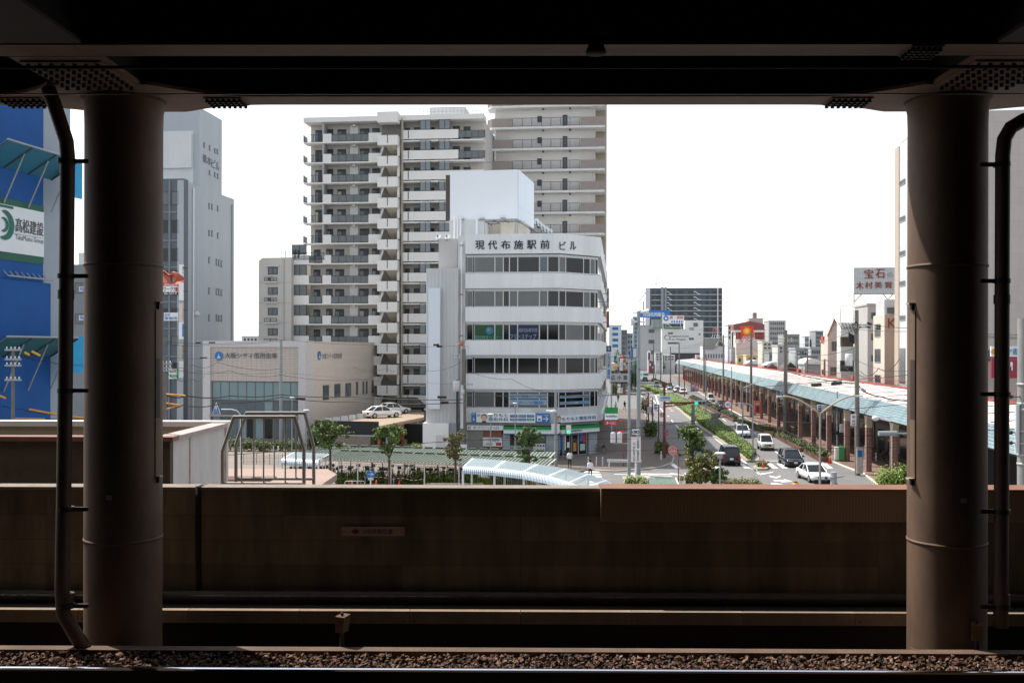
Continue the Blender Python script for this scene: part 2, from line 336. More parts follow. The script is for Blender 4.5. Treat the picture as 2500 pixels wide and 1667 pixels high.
# ledge and trough behind
lg=empty('cable_trough',(0,9.85,RZ-.6),0,'long concrete cable trough with bolted cover plates at the foot of the wall','cable trough')
pm=M('#907c68',.8,var=.3,scale=3,bump=.3)
MB().box(-60,60,.12,.55,0,.55,M('#231d19',.9,var=.3,scale=3)).build('trough_body',lg)
bz=MB(); bz.path([(-14,.5,.62),(0,.5,.62),(14,.5,.62)],.055,M('#4a4037',.8,var=.3,scale=3,bump=.4),n=10); bz.build('pipe',lg)
pr=None
for i in range(-8,9):
    mb=MB().box(.002,1.097,.04,.12,.472,.596,pm)
    for a in (.05,1.05): mb.tube((a,.041,.51),(a,.034,.51),.006,DKMETAL,n=6)
    if pr is None: pr=mb.build('cover_plate',lg); pr.location.x=i*1.1; continue
    o=pr.copy(); S.collection.objects.link(o); o.location.x=i*1.1
# parapet wall
WY=10.5; WT=CAMZ-341*WY/F
pw=empty('parapet_wall',(0,WY,RZ-.2),0,'weathered concrete trackside parapet wall with formwork marks and a dark joint','wall')
jx=X(483,WY); h=WT-(RZ-.2)
def wallseg(x0,x1):
    mb=MB().box(x0,x1,0,.22,0,h-.03,CONC); 
    n=24; vs=[];L=[]  # rough coping
    mb.box(x0,x1,-.012,.235,h-.03,h,CONC_L); return mb
wallseg(-60,jx-.03).build('wall_panel',pw); wallseg(jx+.03,60).build('wall_panel',pw)
mb=MB().box(jx-.03,jx+.03,.02,.2,0,h-.01,BLACK); mb.path([(jx+.005*math.sin(z*5),-.01,z) for z in [0,.3,.6,.9,1.2,h+.01]],.03,M('#1c1815',.9,var=.3,scale=9,bump=.8),n=8); mb.build('joint_seal',pw)
cx=X(1468,WY-.1)
mb=MB().box(cx,16,-.09,-.012,h-.33,h-.0,M('#a08a70',.7,var=.12,scale=2,vstreak=8)); 
k=cx
while k<7: mb.box(k,k+.012,-.094,-.09,h-.325,h-.01,M('#917b62',.7,var=.1)); k+=.033
mb.box(cx,16,-.11,.26,h+.002,h+.014,M('#80543f',.7,var=.25,scale=4)); mb.build('cover_panel',pw)  # top strip coloured orange brown to stand in for the sunlit edge
# small sign on the wall
f=Fr(834,WY-.02,ang=0,z=RZ)
sg=empty('stopping_position_sign',(0,WY-.02,RZ),0,'small pale plate with red arrow and stopping position lettering on the parapet wall','sign')
def lx(px,py,y): r=ray(px,py); t=y/r.y; p=CO+r*t; return p.x,p.z
x0,z0=lx(834,1307,WY-.02); x1,z1=lx(987,1286,WY-.02); z0-=RZ;z1-=RZ
MB().box(x0,x1,-.012,.0,z0,z1,M('#b79a84',.6,var=.1,scale=4)).build('plate',sg)
mb=MB(); wv=x1-x0; hv=z1-z0; mb.text('4両停車位置',x0+.34*wv,x0+.82*wv,z0+.22*hv,z0+.78*hv,-.014,M('#2a2422',.7,var=0),bold=.012); mb.build('lettering',sg)
mb=MB(); a=x0+.15*wv;b=x0+.28*wv; zc=(z0+z1)/2; mb.a([(a,-.015,zc),(a+.06,-.015,zc-.035),(a+.06,-.015,zc-.016),(b,-.015,zc-.016),(b,-.015,zc+.016),(a+.06,-.015,zc+.016),(a+.06,-.015,zc+.035)],[list(range(7))],M('#7d1d1a',.6,var=0)); mb.build('arrow',sg)
for a in (x0+.03,x1-.03): MB().tube((a,-.013,zc),(a,-.02,zc),.006,DKMETAL,n=8).build('screw',sg)
# small square track markers (boxes on short stalks)
for px,lab in ((835,'small tilted rust coloured marker box on a stalk near the middle of the kerb'),(2385,'small tilted rust coloured marker box beside the right column')):
    d=8.9; x,z=lx(px,1525 if px<1000 else 1545,d); t=empty('track_marker',(x,d,z-.16),R(-25) if px<1000 else R(-20),lab,'track marker','marker boxes on stalks behind the ballast')
    mb=MB(); mb.a([(-.045,-.04,.1),(.035,-.04,.1),(.035,.05,.1),(-.045,.05,.1),(-.045,-.04,.24),(.05,-.04,.24),(.05,.06,.25),(-.045,.06,.25)],[(3,2,1,0),(4,5,6,7),(0,1,5,4),(1,2,6,5),(2,3,7,6),(3,0,4,7)],RUST); mb.build('marker_box',t)
    MB().tube((0,0,-.25),(0,0,.1),.02,DKMETAL).build('stalk',t); MB().ball((0,0,.26),.016,.016,.016,DKMETAL,8).build('bolt',t)
# columns
CD=9.3
for px,lab,sgn in ((299,'thick round steel column left of the opening with a vertical conduit on its right edge',1),(2308,'thick round steel column right of the opening lit along its left edge',-1)):
    cx_=X(px,CD); t=empty('viaduct_column',(cx_,CD,RZ-.65),0,lab,'column','round columns carrying the upper deck')
    r=.345; mb=MB(); H=4.9+.66; mb.lathe([(r*1.02,0),(r,.1),(r,1.462),(r,1.47),(r+.006,1.471),(r+.006,1.49),(r,1.491),(r,1.5),(r,3.99),(r,4.0),(r+.007,4.001),(r+.007,4.02),(r,4.021),(r,4.03),(r,H-.5),(r,H-.26),(r*1.01,H-.12),(r*1.05,H-.04),(r*1.12,H+.0)],(0,0,0),CONC_COL,n=64); mb.build('shaft',t)
    a=sgn
    mb=MB()
    def arc_plate(mb,z0,z1,w0,w1,m_,th=.008):   # thin curved cover plate on the shaft, angles in degrees from the street-parallel axis
        n=4; v=[]; f=[]
        for k in range(n+1):
            an=R(w0+(w1-w0)*k/n); 
            for rr in (r-.01,r+th):
                for z in (z0,z1): v.append((a*rr*math.cos(an),rr*math.sin(an),z))
        for k in range(n): o=k*4; f+=[(o+2,o+3,o+7,o+6),(o+3,o+1,o+5,o+7),(o,o+2,o+6,o+4)]
        f+=[(0,1,3,2),(n*4,n*4+2,n*4+3,n*4+1)]; mb.a(v,f,m_)
    for z0,z1,m_ in ((.0,.5,CONC_COL),(2.05,2.6,M('#77624f',.7,var=.15)),(2.6,3.15,M('#44362c',.7,var=.2)),(3.15,3.6,M('#77624f',.7,var=.15))):
        arc_plate(mb,z0,z1,-17,-5,m_)
    mb.build('cover_strip',t)
    for zz in (2.05,3.66):
        mb=MB(); an=R(-10); c=Vector((a*r*math.cos(an),r*math.sin(an),zz)); mb.box(c.x-.05,c.x+.035,c.y-.04,c.y+.04,zz,zz+.014,M('#b0a396',.6,var=.2)); mb.box(c.x-.02,c.x+.02,c.y-.02,c.y+.02,zz-.05,zz,DKMETAL); mb.build('bracket',t)
    mb=MB()
    for z0,z1,an in ((2.15,2.45,-12),(3.2,3.6,-14)): c=(a*(r+.002)*math.cos(R(an)),(r+.002)*math.sin(R(an))); mb.box(c[0]-.004,c[0]+.004,c[1]-.005,c[1]+.005,z0,z1,M('#2a1510',.8,var=.2))
    mb.build('bar',t)
    MB().box(-.02,.03,-r-.006,-r+.02,1.88,1.92,M('#a9a6a2',.6,var=.1)).build('tag_plate',t)
# drain pipes
PIPE=M('#5a4438',.6,var=.3,scale=3)
def pipe(name,pts,d,lab,stubs,colx,stx):
    w_=[P(a,b,d) for a,b in pts]; w_=[Vector((p.x,p.y,p.z)) for p in w_]; o=w_[-1]
    t=empty(name,(w_[-2].x,w_[-2].y,w_[-1].z),0,lab,'drain pipe','drain pipes fixed to the columns'); B=Vector(t.location)
    mb=MB(); mb.path([p-B for p in w_],.062,PIPE,n=18); mb.build('pipe_run',t)
    for y in stubs:
        q=P(stx,y,d)-B; c=P(colx,y,d)-B; mb=MB(); mb.tube((q.x,q.y,q.z-.02),(q.x,q.y,q.z+.02),.072,DKMETAL,n=18); mb.box(min(q.x,c.x),max(q.x,c.x),q.y-.012,q.y+.012,q.z-.018,q.z+.018,DKMETAL); mb.build('pipe_clamp',t)
    for y in (stubs[1]+45,stubs[-1]-20):
        q=P(stx,y,d)-B; MB().tube((q.x,q.y,q.z-.04),(q.x,q.y,q.z+.04),.069,PIPE,n=18).build('pipe_socket',t)
    return t
pipe('drain_pipe',[(118,215),(135,262),(162,345),(165,380),(163,600),(160,900),(156,1200),(152,1440),(155,1500),(185,1550),(205,1580)],8.85,'rusty brown drain pipe left of the left column, bent at its top',(394,674,953,1242,1478),215,161)
pipe('drain_pipe',[(2560,280),(2500,293),(2468,312),(2452,340),(2448,380),(2447,600),(2446,900),(2445,1200),(2444,1400),(2443,1530)],8.85,'dark drain pipe right of the right column, curving away at its top',(402,686,962,1248,1480),2395,2446)
# upper deck
uz=CAMZ+2.3; dk=empty('upper_deck',(0,9.3,uz),0,'dark steel underside of the upper railway deck with beams and bolted splices','deck')
GD=[]
def flange(yc,hw,flares):
    # outline in plan with filleted widening at each column
    top=[];bot=[]; xs=[-16]
    X_=lambda c,u:c+u
    pts=[]
    def fw(x):
        e=0
        for c in flares:
            u=abs(x-c)
            if u<1.35: tt=max(0,(u-.45)/.9); e=max(e,(1-tt)**2.2)
        return e
    xx=[-16+i*.08 for i in range(401)]
    return [(x,yc-hw-.42*fw(x)) for x in xx],[(x,yc+hw+.28*fw(x)) for x in xx]
fl=[X(299,CD),X(2308,CD)]
mb=MB(); lo,hi=flange(.0,.155,fl)
v=[];fs=[]
for (a,b),(c,d2) in zip(lo,hi): v+= [(a,b,0),(c,d2,0),(a,b,.03),(c,d2,.03)]
for i in range(len(lo)-1):
    k=i*4; fs+=[(k,k+1,k+5,k+4),(k+2,k+6,k+7,k+3),(k,k+4,k+6,k+2),(k+1,k+3,k+7,k+5)]
mb.a(v,fs,STEEL_B); mb.build('flange',dk)
MB().box(-60,60,-.02,.02,.03,.9,BLACK).build('beam_web',dk)  # webs and slab near black: shade under the deck put into the colour
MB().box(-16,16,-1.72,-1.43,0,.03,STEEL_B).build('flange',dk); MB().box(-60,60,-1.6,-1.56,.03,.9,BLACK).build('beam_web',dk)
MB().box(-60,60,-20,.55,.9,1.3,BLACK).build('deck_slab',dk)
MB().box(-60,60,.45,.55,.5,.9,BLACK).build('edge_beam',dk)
for c in fl:
    a0,a1=c-.37,c+.37
    MB().box(a0,a1,-1.4,-.45,.004,.034,STEEL_B).build('cross_flange',dk); MB().box(a0,a1,-3.6,-1.75,.004,.034,M('#3b2f27',.8,var=.2)).build('cross_flange',dk)  # rear piece coloured darker to stand in for shade deep under the deck
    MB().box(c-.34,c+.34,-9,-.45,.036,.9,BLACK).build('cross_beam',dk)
def bolts(x0,x1,y0,y1,nx,ny,z=0.0):
    mb=MB().box(x0,x1,y0,y1,z-.012,z-.001,STEEL_B)
    for i in range(nx):
        for j in range(ny): mb.tube((x0+(i+.5)*(x1-x0)/nx,y0+(j+.5)*(y1-y0)/ny,z-.012),(x0+(i+.5)*(x1-x0)/nx,y0+(j+.5)*(y1-y0)/ny,z-.045),.017,DKMETAL,n=6)
    return mb.build('splice_plate',dk)
xa=X(508,9.35);xb=X(600,9.35); bolts(xa,xb,-.14,.14,7,4); xa=X(12,9.35);xb=X(118,9.35); bolts(xa,xb,-.14,.14,7,4)
xa=X(2012,9.35);xb=X(2112,9.35); bolts(xa,xb,-.14,.14,7,4); xa=X(2220,7.6);xb=X(2300,7.6); bolts(xa,xb,-1.71,-1.44,6,4)
for c in fl: bolts(c-.33,c+.33,-1.3,-.5,7,8)
MB().box(-16,16,-7.5,-7.2,0,.03,STEEL_B).build('flange',dk)
cw=empty('contact_wire',(0,8.5,CAMZ+2.16),0,'thin overhead wire running along under the front beam','wire'); MB().path([(-16,0,0),(0,0,-.0),(16,0,0)],.006,M('#8fa0a4',.3,.8,var=0)).build('wire_strand',cw)
cw=empty('contact_wire',(0,7.9,CAMZ+2.2),0,'upper thin overhead wire close behind the second beam','wire'); MB().path([(-16,0,.02),(0,0,.02),(16,0,.02)],.014,BLACK).build('wire_strand',cw)
ip=P(1455,118,7.55); t=empty('wire_insulator',ip,0,'small dark bell shaped insulator hanging below the second beam','insulator')
MB().lathe([(.012,.3),(.014,.06),(.02,.055),(.05,.04),(.08,-.03),(.075,-.045),(.03,-.05)],(0,0,0),BLACK,n=16).build('bell',t)
MB().lathe([(.02,.09),(.085,.1),(.08,.115),(.02,.15)],(0,0,0),BLACK,n=16).build('skirt',t)
# rear enclosure of the platform (station wall behind the camera) keeps the hall dark
bw=MB().box(-60,60,-9.3,-9.0,RZ-.6,uz+1.5,M('#1c1a18',.9,var=.2)).build('station_wall'); tag(bw,'unseen dark wall closing the station hall behind the platform to keep it dark','wall')
# =============== structures just outside the wall ===============
SB=M('#5a4a3e',.95,var=.25,scale=5,bump=.6,bscale=50); SW=M('#cfcac6',.9,var=.12,scale=3,bump=.4,vstreak=3,bscale=60); COP=M('#b0a19b',.7,var=.25,scale=3); COPR=M('#8a5a50',.7,var=.2,scale=3)  # SB darkens the front wall to stand in for the viaduct's shade
d1=13.0; zt=CAMZ-218*d1/F; d2=15.6; xr=P(413,850,d1).x
st=empty('stairwell_parapet',(xr,d1,6),0,'tall rendered concrete stairwell parapet with its front shade coloured in dark brown and a pale stained right side','parapet')
hh=zt-6
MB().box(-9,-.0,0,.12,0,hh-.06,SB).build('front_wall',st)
MB().box(-.14,.0,.121,2.6,0,hh-.06,SW).build('side_wall',st)
MB().box(-9,-.14,2.46,2.6,0,hh-.06,M('#a89c86',.9,var=.1)).build('rear_wall',st)
mb=MB().box(-9,.05,-.05,.2,hh-.058,hh,COPR); mb.build('coping',st); MB().box(-.2,.05,.202,2.4,hh-.06,hh-.001,COP).build('coping',st); MB().box(-9,.05,2.402,2.68,hh-.058,hh+.02,M('#e2d6cb',.8,var=.06)).build('coping',st)
mb=MB(); 
for y,w2 in ((.75,.05),(2.4,.09)): mb.box(.0012,.003,y,y+w2,.6,hh-.08,M('#a08a70',.9,var=.4,scale=8))
mb.build('rust_stain',st)
# pink roof slab
xs=P(777,850,23).x; st=empty('stair_roof',(xs,20,5),0,'low terracotta topped stair roof with white tiled side','roof')
TR=M('#9c8478',.85,var=.1,scale=1); hh=8.3-5
far=26.4
MB().prism([(-9,0),(0,0),(0,5.3),(-.45,6.4),(-9,6.4)],hh-.15,hh,TR).build('roof_slab',st)
MB().prism([(-9,.1),(-.08,.1),(-.08,5.25),(-.5,6.3),(-9,6.3)],0,hh-.152,M('#cfcfcd',.5,kind='tile',size=(.6,.2),mort=.008,var=.05)).build('tiled_wall',st)
MB().box(-9,-1.35,3.9,4.6,hh+.002,hh+.035,M('#5c3c31',.8,var=.1)).build('roof_gutter',st)
# pipe guard frames
GM=M('#9c9792',.5,0,var=.12)
for pts,d,bars,bz_,lab in (([(543,1200),(543,1100),(571,1018),(720,1018),(742,1097),(742,1200)],11.6,[590,644,697],1180,'nearer grey steel pipe guard frame above the parapet wall'),([(576,1195),(576,1085),(602,1008),(744,1008),(766,1090),(766,1200)],12.4,[620,670,723],1168,'farther grey steel pipe guard frame behind its twin')):
    w_=[P(a,b,d) for a,b in pts]; B=Vector((w_[0].x,w_[0].y,w_[0].z)); t=empty('pipe_guard_frame',B,0,lab,'guard frame','pipe guard frames above the wall')
    mb=MB(); r=.021
    for a,b in zip(w_[:-1],w_[1:]): mb.tube(a-B,b-B,r,GM,n=12); mb.ball(b-B,r,r,r,GM,10)
    mb.build('frame_tube',t); zb=P(600,bz_,d).z-B.z
    MB().tube((0,0,zb),(w_[-1].x-B.x,0,zb),.018,GM,n=10).build('bottom_rail',t)
    mbp=None
    for b in bars:
        q=P(b,1018 if d<12 else 1008,d)-B; MB().tube((q.x,0,zb),(q.x,0,q.z),.009,GM,n=8).build('bar',t)
# =============== CORNER OFFICE BUILDING ===============
fb=Fr(1137,106); tb_=fb.empty('office_building','pale grey seven storey corner office building with ribbon windows and a shop at street level','building')
def ang_mid(fr,Ax,px):   # intersect chamfer line y=x-Ax with a pixel column
    r=ray(px,850); e1=r.dot(fr.ex); e2=r.dot(fr.ey); o=fr.loc(CO); t=(o[0]-Ax-o[1])/(e2-e1); return o[0]+t*e1,o[1]+t*e2
AX=fb.x(1364); BX,BY=ang_mid(fb,AX,1459); DB=fb.side(1478,850,BX)[0]; CT=Matrix.Translation((AX,0,0))@Matrix.Rotation(R(45),4,'Z')
fc=Fr(1137,106,ang=GRID-R(45)); fc.o=fb.w(AX,0)
PANEL=M('#e4e8ea',.55,var=.08,scale=.4,kind='tile',size=(1.12,9),mort=.008,h2='#b3b8bb',vstreak=4); PANEL2=M('#c9cdd0',.6,var=.12,scale=.5,kind='tile',size=(1.12,9),mort=.008,h2='#9a9fa2',vstreak=4)
def outl(o,x0=None): x0=fb.x(1137) if x0 is None else x0; return [(x0,-o),(AX+o*.41,-o),(BX+o,BY-o*.41),(BX+o,DB),(x0,DB)]
zf=lambda y:fb.z(1250,y)
mb=MB().prism(outl(-.5),0,zf(575)-.3,M('#2a2d30',.8,var=.2)); mb.build('core',tb_)
mb=MB().prism(outl(.35),zf(620),zf(572),PANEL); mb.build('parapet',tb_)
rows=[(627,665),(710,748.5),(791.5,830),(873,912),(956,995)]
ys=[620]; par=[(668,704),(750.5,786),(832,867),(914,950),(996,1031)]
for i,(a,b) in enumerate(par): MB().prism(outl(.35),zf(b),zf(a),PANEL if i<4 else PANEL2).build('spandrel',tb_)
for i,(a,b) in enumerate(rows):
    MB().prism(outl(-.02),zf(a)+.02,zf(a)+.22,FRAME).prism(outl(.3),zf(b)-.1,zf(b)-.02,OFFW).build('window_band_rail',tb_)
    z=zf(a)+.42; mb=MB()
    for q in range(8): xx=q*(AX-.3)/7; mb.box(xx,xx+.06,-.3,.1,z-.12,z+.1,GREYP)
    mb.prism(outl(.28),z,z+.05,DGREY); mb.build('sunshade',tb_)
def winT(T,parent,x0,x1,z0,z1,y,frame,glass,t=.05):
    mb=MB(); mb.T=T
    mb.box(x0,x1,y-.03,y+.05,z0,z0+t,frame).box(x0,x1,y-.03,y+.05,z1-t,z1,frame).box(x0,x0+t,y-.027,y+.047,z0+t,z1-t,frame).box(x1-t,x1,y-.027,y+.047,z0+t,z1-t,frame)
    o=mb.build('window',parent); g=MB(); g.T=T; g.box(x0+t*.5,x1-t*.5,y,y+.03,z0+t*.5,z1-t*.5,glass).build('pane',o); return o
GDK=M('#15191c',.07,var=.4,scale=.6,spec=.5); GCU=M('#575d60',.15,var=.15,scale=.5,vstreak=6,spec=.7); GGR=M('#0f4a2c',.15,var=.2,spec=.5); GNV=M('#101c38',.15,var=.2,spec=.5)
fx=[1139,1155,1158,1208,1228.5,1243.4,1263.6,1316.8,1337,1364]; cxs=[1364,1380.5,1424,1440,1452,1459]
pat=[[1,0,1,1,0,0,0,2,0],[1,0,1,1,0,1,1,1,0],[0,0,3,3,0,4,4,0,0],[0,0,0,0,0,0,0,0,0],[1,0,1,0,0,1,1,1,0]]; gl=[GDK,GCU,GLASSB,GGR,GNV]
for i,(a,b) in enumerate(rows):
    z0,z1=zf(b),zf(a)
    for j in range(len(fx)-1):
        if fx[j+1]-fx[j]<4: continue
        winT(None,tb_,fb.x(fx[j]),fb.x(fx[j+1]),z0,z1,0,FRAME,gl[pat[i][j]])
    for j in range(len(cxs)-1):
        winT(CT,tb_,fc.x(cxs[j]),fc.x(cxs[j+1]),z0,z1,0,FRAME,GDK if (j+i)%3 else GCU)
    ST=Matrix.Translation((BX,BY,0))@Matrix.Rotation(R(90),4,'Z')
    n=5
    for j in range(n): winT(ST,tb_,.1+j*(DB-BY-.6)/n,.1+(j+1)*(DB-BY-.6)/n,z0,z1,0,FRAME,GCU if j%2 else GDK)
# lettering on the parapet
mb=MB(); T='現代布施駅前'; xs_=[1160,1191,1223,1254.5,1286.5,1319]
for ch,x in zip(T,xs_): mb.text(ch,fb.x(x,-.4),fb.x(x+22,-.4),fb.z(1250,608.5,-.4),fb.z(1250,587,-.4),-.42,INK,bold=.03)
mb.T=CT
for ch,x in (('ビ',1365.5),('ル',1391)): mb.text(ch,fc.x(x,-.4),fc.x(x+15,-.4),fc.z(x,609.5,-.4),fc.z(x,589,-.4),-.42,INK,bold=.03)
mb.T=None; mb.build('lettering',tb_)
# window films
mb=MB(); y=-.05
def ft(s,a,b,c,d,m,bold=.02): mb.text(s,fb.x(a,y),fb.x(c,y),fb.z(1250,d,y),fb.z(1250,b,y),y,m,bold=bold)
LG=M('#5c9a84',.5,var=0); LB=M('#7f93b8',.5,var=0); WB=M('#2a7cc0',.5,var=0)
ft('開成教育セミナー',1160,819,1226,828,LG); ft('個別指導学院',1266,801,1312,811,LB); ft('フリーステップ',1245,815,1309,828,LB,.03)
c=fb.at(1195,807,y); mb.tube((c[0],y,c[1]),(c[0],y-.02,c[1]),.42,M('#2c6f9a',.5,var=0),n=20); mb.tube((c[0]-.1,y-.02,c[1]+.1),(c[0]-.1,y-.03,c[1]+.1),.18,LG,n=16)
mb.build('window_lettering',tb_)
mb=MB(); fm=M('#8fa3b0',.5,var=.05)
a,b,c,d=fb.rect(1244,962,1335,972,y); mb.box(a,b,y,y+.02,c,d,fm); a,b,c,d=fb.rect(1244,976,1335,988,y); mb.box(a,b,y,y+.02,c,d,fm)
mb.text('肩こり腰痛ひざの痛み',fb.x(1247,y),fb.x(1333,y),fb.z(1250,971,y),fb.z(1250,963,y),y-.02,WB,bold=.02); mb.text('スポーツ整形',fb.x(1252,y),fb.x(1328,y),fb.z(1250,987,y),fb.z(1250,978,y),y-.02,WB,bold=.03); 
mb.T=CT
for (p,q,s) in ((963,972,'整形外科・骨粗鬆症'),(978,988,'交通事故・首腰痛')):
    a,c=fc.at(1367,q,y); b,d=fc.at(1438,p,y); mb.box(a,b,y,y+.02,min(c,d),max(c,d),fm); mb.text(s,a+.1,b-.1,min(c,d)+.05,max(c,d)-.05,y-.02,WB,bold=.02)
mb.T=None; mb.build('window_lettering',tb_)
# clinic signs
sg=fb.empty('clinic_sign','long white and blue clinic sign board above the shop on the building front','sign')
Y=-.62
def R4(a,b,c,d,m,dy=0,MBX=None): q=fb.rect(a,b,c,d,Y); (MBX or mb).box(q[0],q[1],Y+dy,Y+.2,q[2],q[3],m)
mb=MB(); R4(1163,1008,1307,1030.5,WHITE); mb.build('white_board',sg)
mb=MB(); R4(1151,1008,1162.8,1030.5,SIGNB); mb.build('blue_board',sg); mb=MB(); R4(1307.2,1009,1342,1031,SIGNB); mb.build('blue_board',sg)
mb=MB()
def tx(s,a,b,c,d,m,bold=.02,dy=-.03): mb.text(s,fb.x(a,Y),fb.x(c,Y),fb.z(1250,d,Y),fb.z(1250,b,Y),Y+dy,m,bold=bold)
DB_=M('#20639c',.5,var=0); GR_=M('#3a9a6a',.5,var=0)
tx('2F',1165,1011,1173,1017,DGREY); tx('受付',1153,1009.5,1161,1013,WHITE); tx('↓',1154,1018,1160,1028,WHITE,.05); tx('もりもと',1193,1010,1240,1018,DB_,.03); tx('整形外科',1193,1020,1241,1028,DB_,.03)
tx('エレベーター入口右側',1309,1010.5,1340,1014,WHITE); tx('→',1326,1015,1339,1028,WHITE,.06)
for i,c_ in enumerate(('リハビリ','整形外科','リウマチ科')): 
    for j in range(2):
        a=1245+i*20.5; m_=DB_ if not(i==2 and j==1) else GR_; q=fb.rect(a,1012.5+j*8.5,a+18.5,1018.5+j*8.5,Y); mb.box(q[0],q[1],Y-.02,Y,q[2],q[3],m_)
        mb.text(c_ if j==0 else ('骨粗鬆症','交通事故','往診')[i],q[0]+.08,q[1]-.08,q[2]+.07,q[3]-.07,Y-.03,WHITE,bold=.0)
q=fb.rect(1311,1015,1323,1028,Y); mb.box(q[0],q[1],Y-.02,Y,q[2],q[3],WHITE); mb.box(q[0]+.12,q[1]-.12,Y-.03,Y-.02,q[2]+.1,q[2]+.3,DB_)
mb.build('lettering',sg)
def face(mb,T,Y,x,z,s):
    mb.T=T; sk_=M('#d9b49c',.6,var=0); mb.tube((x,Y-.02,z),(x,Y-.035,z),.3*s,INK,n=16); mb.tube((x,Y-.03,z-.06*s),(x,Y-.045,z-.06*s),.25*s,sk_,n=16); mb.box(x-.2*s,x+.2*s,Y-.045,Y-.02,z-.5*s,z-.36*s,INK)
    for e in (-.1,.1): mb.box(x+e*s-.03*s,x+e*s+.03*s,Y-.055,Y-.04,z-.03*s,z,INK)
    mb.box(x-.06*s,x+.06*s,Y-.055,Y-.04,z-.18*s,z-.16*s,SIGNRED); mb.T=None
mb=MB(); q=fb.at(1182,1018,Y); face(mb,None,Y,q[0],q[1],1.1); mb.build('portrait',sg)
sg=fb.empty('clinic_sign','white clinic sign with blue lettering wrapped round the building corner above the shop doors','sign')
Y=-.55; mb=MB(); mb.T=CT; a,c=fc.at(1361,1032,Y); b,d=fc.at(1457,1011,Y); mb.box(a,b,Y,Y+.2,c,d,WHITE); ch=(c,d)
ST=Matrix.Translation((BX,BY,0))@Matrix.Rotation(R(90),4,'Z'); mb.T=ST; mb.box(.3,DB-BY,-.55,-.36,c,d,WHITE); mb.T=None; mb.build('white_board',sg)
mb=MB(); mb.T=CT; mb.text('もりもと整形外科',fc.x(1372,Y),fc.x(1455,Y),c+.15,d-.12,Y-.03,DB_,bold=.035); mb.T=ST; mb.text('もりもと整形外科',.6,DB-BY-.5,c+.2,d-.2,-.58,DB_,bold=.03); mb.T=None; mb.build('lettering',sg)
mb=MB(); face(mb,CT,Y,fc.x(1365,Y),(c+d)/2+.08,1.0); mb.build('portrait',sg)
# shop floor
MB().prism(outl(.1),zf(1038),zf(1031),M('#8c9094',.6)).build('lintel',tb_)
ss=fb.empty('shop_fascia_sign','green and white striped convenience shop fascia running round the building corner','sign')
mb=MB(); Y=-.1
for p,q,m_ in ((1040,1047,GREEN),(1047,1050.5,M('#9fd3b4',.5)),(1050.5,1057,WHITE),(1057,1059.5,M('#3b6f9a',.5))):
    a,b,c,d=fb.rect(1230,p,1363,q,Y); mb.T=None; mb.box(a,AX,Y-.35,Y,zf(q),zf(p),m_); mb.T=CT; L=(BX-AX)*1.414; mb.box(.1,L*.98,Y-.35,Y,zf(q),zf(p),m_)
mb.T=None; mb.build('fascia_board',ss)
mb=MB(); mb.T=CT; Y=-.46; mb.text('FamilyMart',fc.x(1392,Y),fc.x(1421,Y),fc.z(1400,1055.5,Y),fc.z(1400,1048.5,Y),Y-.02,M('#1f6a86',.5,var=0),bold=.03); a,c=fc.at(1380,1056,Y); mb.box(a,a+.5,Y-.02,Y,c,c+.35,GREEN); mb.T=None; mb.build('lettering',ss)
mb=MB(); a,b,c,d=fb.rect(1140,1038.5,1229,1049,-.2); mb.box(a,b,-.3,-.05,c,d,WHITE); mb.text('2F クリニック入口',fb.x(1156,-.3),fb.x(1218,-.3),fb.z(1200,1047,-.3),fb.z(1200,1040.5,-.3),-.32,DGREY,bold=.02); mb.text('↙',fb.x(1143,-.3),fb.x(1150,-.3),fb.z(1200,1047,-.3),fb.z(1200,1040,-.3),-.32,DGREY,bold=.03); mb.build('entrance_sign',tb_)
WSL=M('#a9b0b6',.5,var=.08,kind='tile',size=(.12,9),mort=.012,h2='#7d858b'); SHUT=M('#8e9089',.6,var=.08,kind='tile',size=(9,.1),mort=.015); SHB=M('#8a5a40',.6,var=.1,kind='tile',size=(9,.1),mort=.015)
def fr_(a,b,c,d,m,y=-.02,yb=.3,name='wall'): q=fb.rect(a,b,c,d,y); return MB().box(q[0],q[1],y,yb,q[2],q[3],m).build(name,tb_)
fr_(1142,1050,1179,1110,SHUT,name='roller_shutter'); fr_(1179,1050,1225,1110,SHB,name='roller_shutter'); fr_(1227,1059,1245,1116,WSL,y=-.05); fr_(1333,1059,1363.5,1120,WSL,y=-.05); fr_(1245,1088,1333,1116,WSL,y=.0)
fr_(1138,1050,1142,1115,GREYP,name='pillar')
winT(None,tb_,fb.x(1247),fb.x(1262),zf(1087),zf(1060),0,DGREY,GDK); winT(None,tb_,fb.x(1262),fb.x(1300),zf(1087),zf(1060),0,DGREY,GDK); winT(None,tb_,fb.x(1300),fb.x(1333),zf(1087),zf(1060),0,DGREY,GLASSB)
mb=MB(); a,b,c,d=fb.rect(1179,1068,1226,1089,-.1); mb.box(a,b,-.14,-.03,c,d,WHITE); mb.text('もりもと整形外科',a+.5,b-.3,(c+d)/2+.05,d-.1,-.16,DB_,bold=.03); mb.text('2F診療中',a+.3,(a+b)/2,c+.12,(c+d)/2-.08,-.16,DGREY,bold=.02); mb.box(b-.65,b-.08,-.16,-.14,c+.1,(c+d)/2-.05,SIGNRED); mb.build('notice_board',tb_)
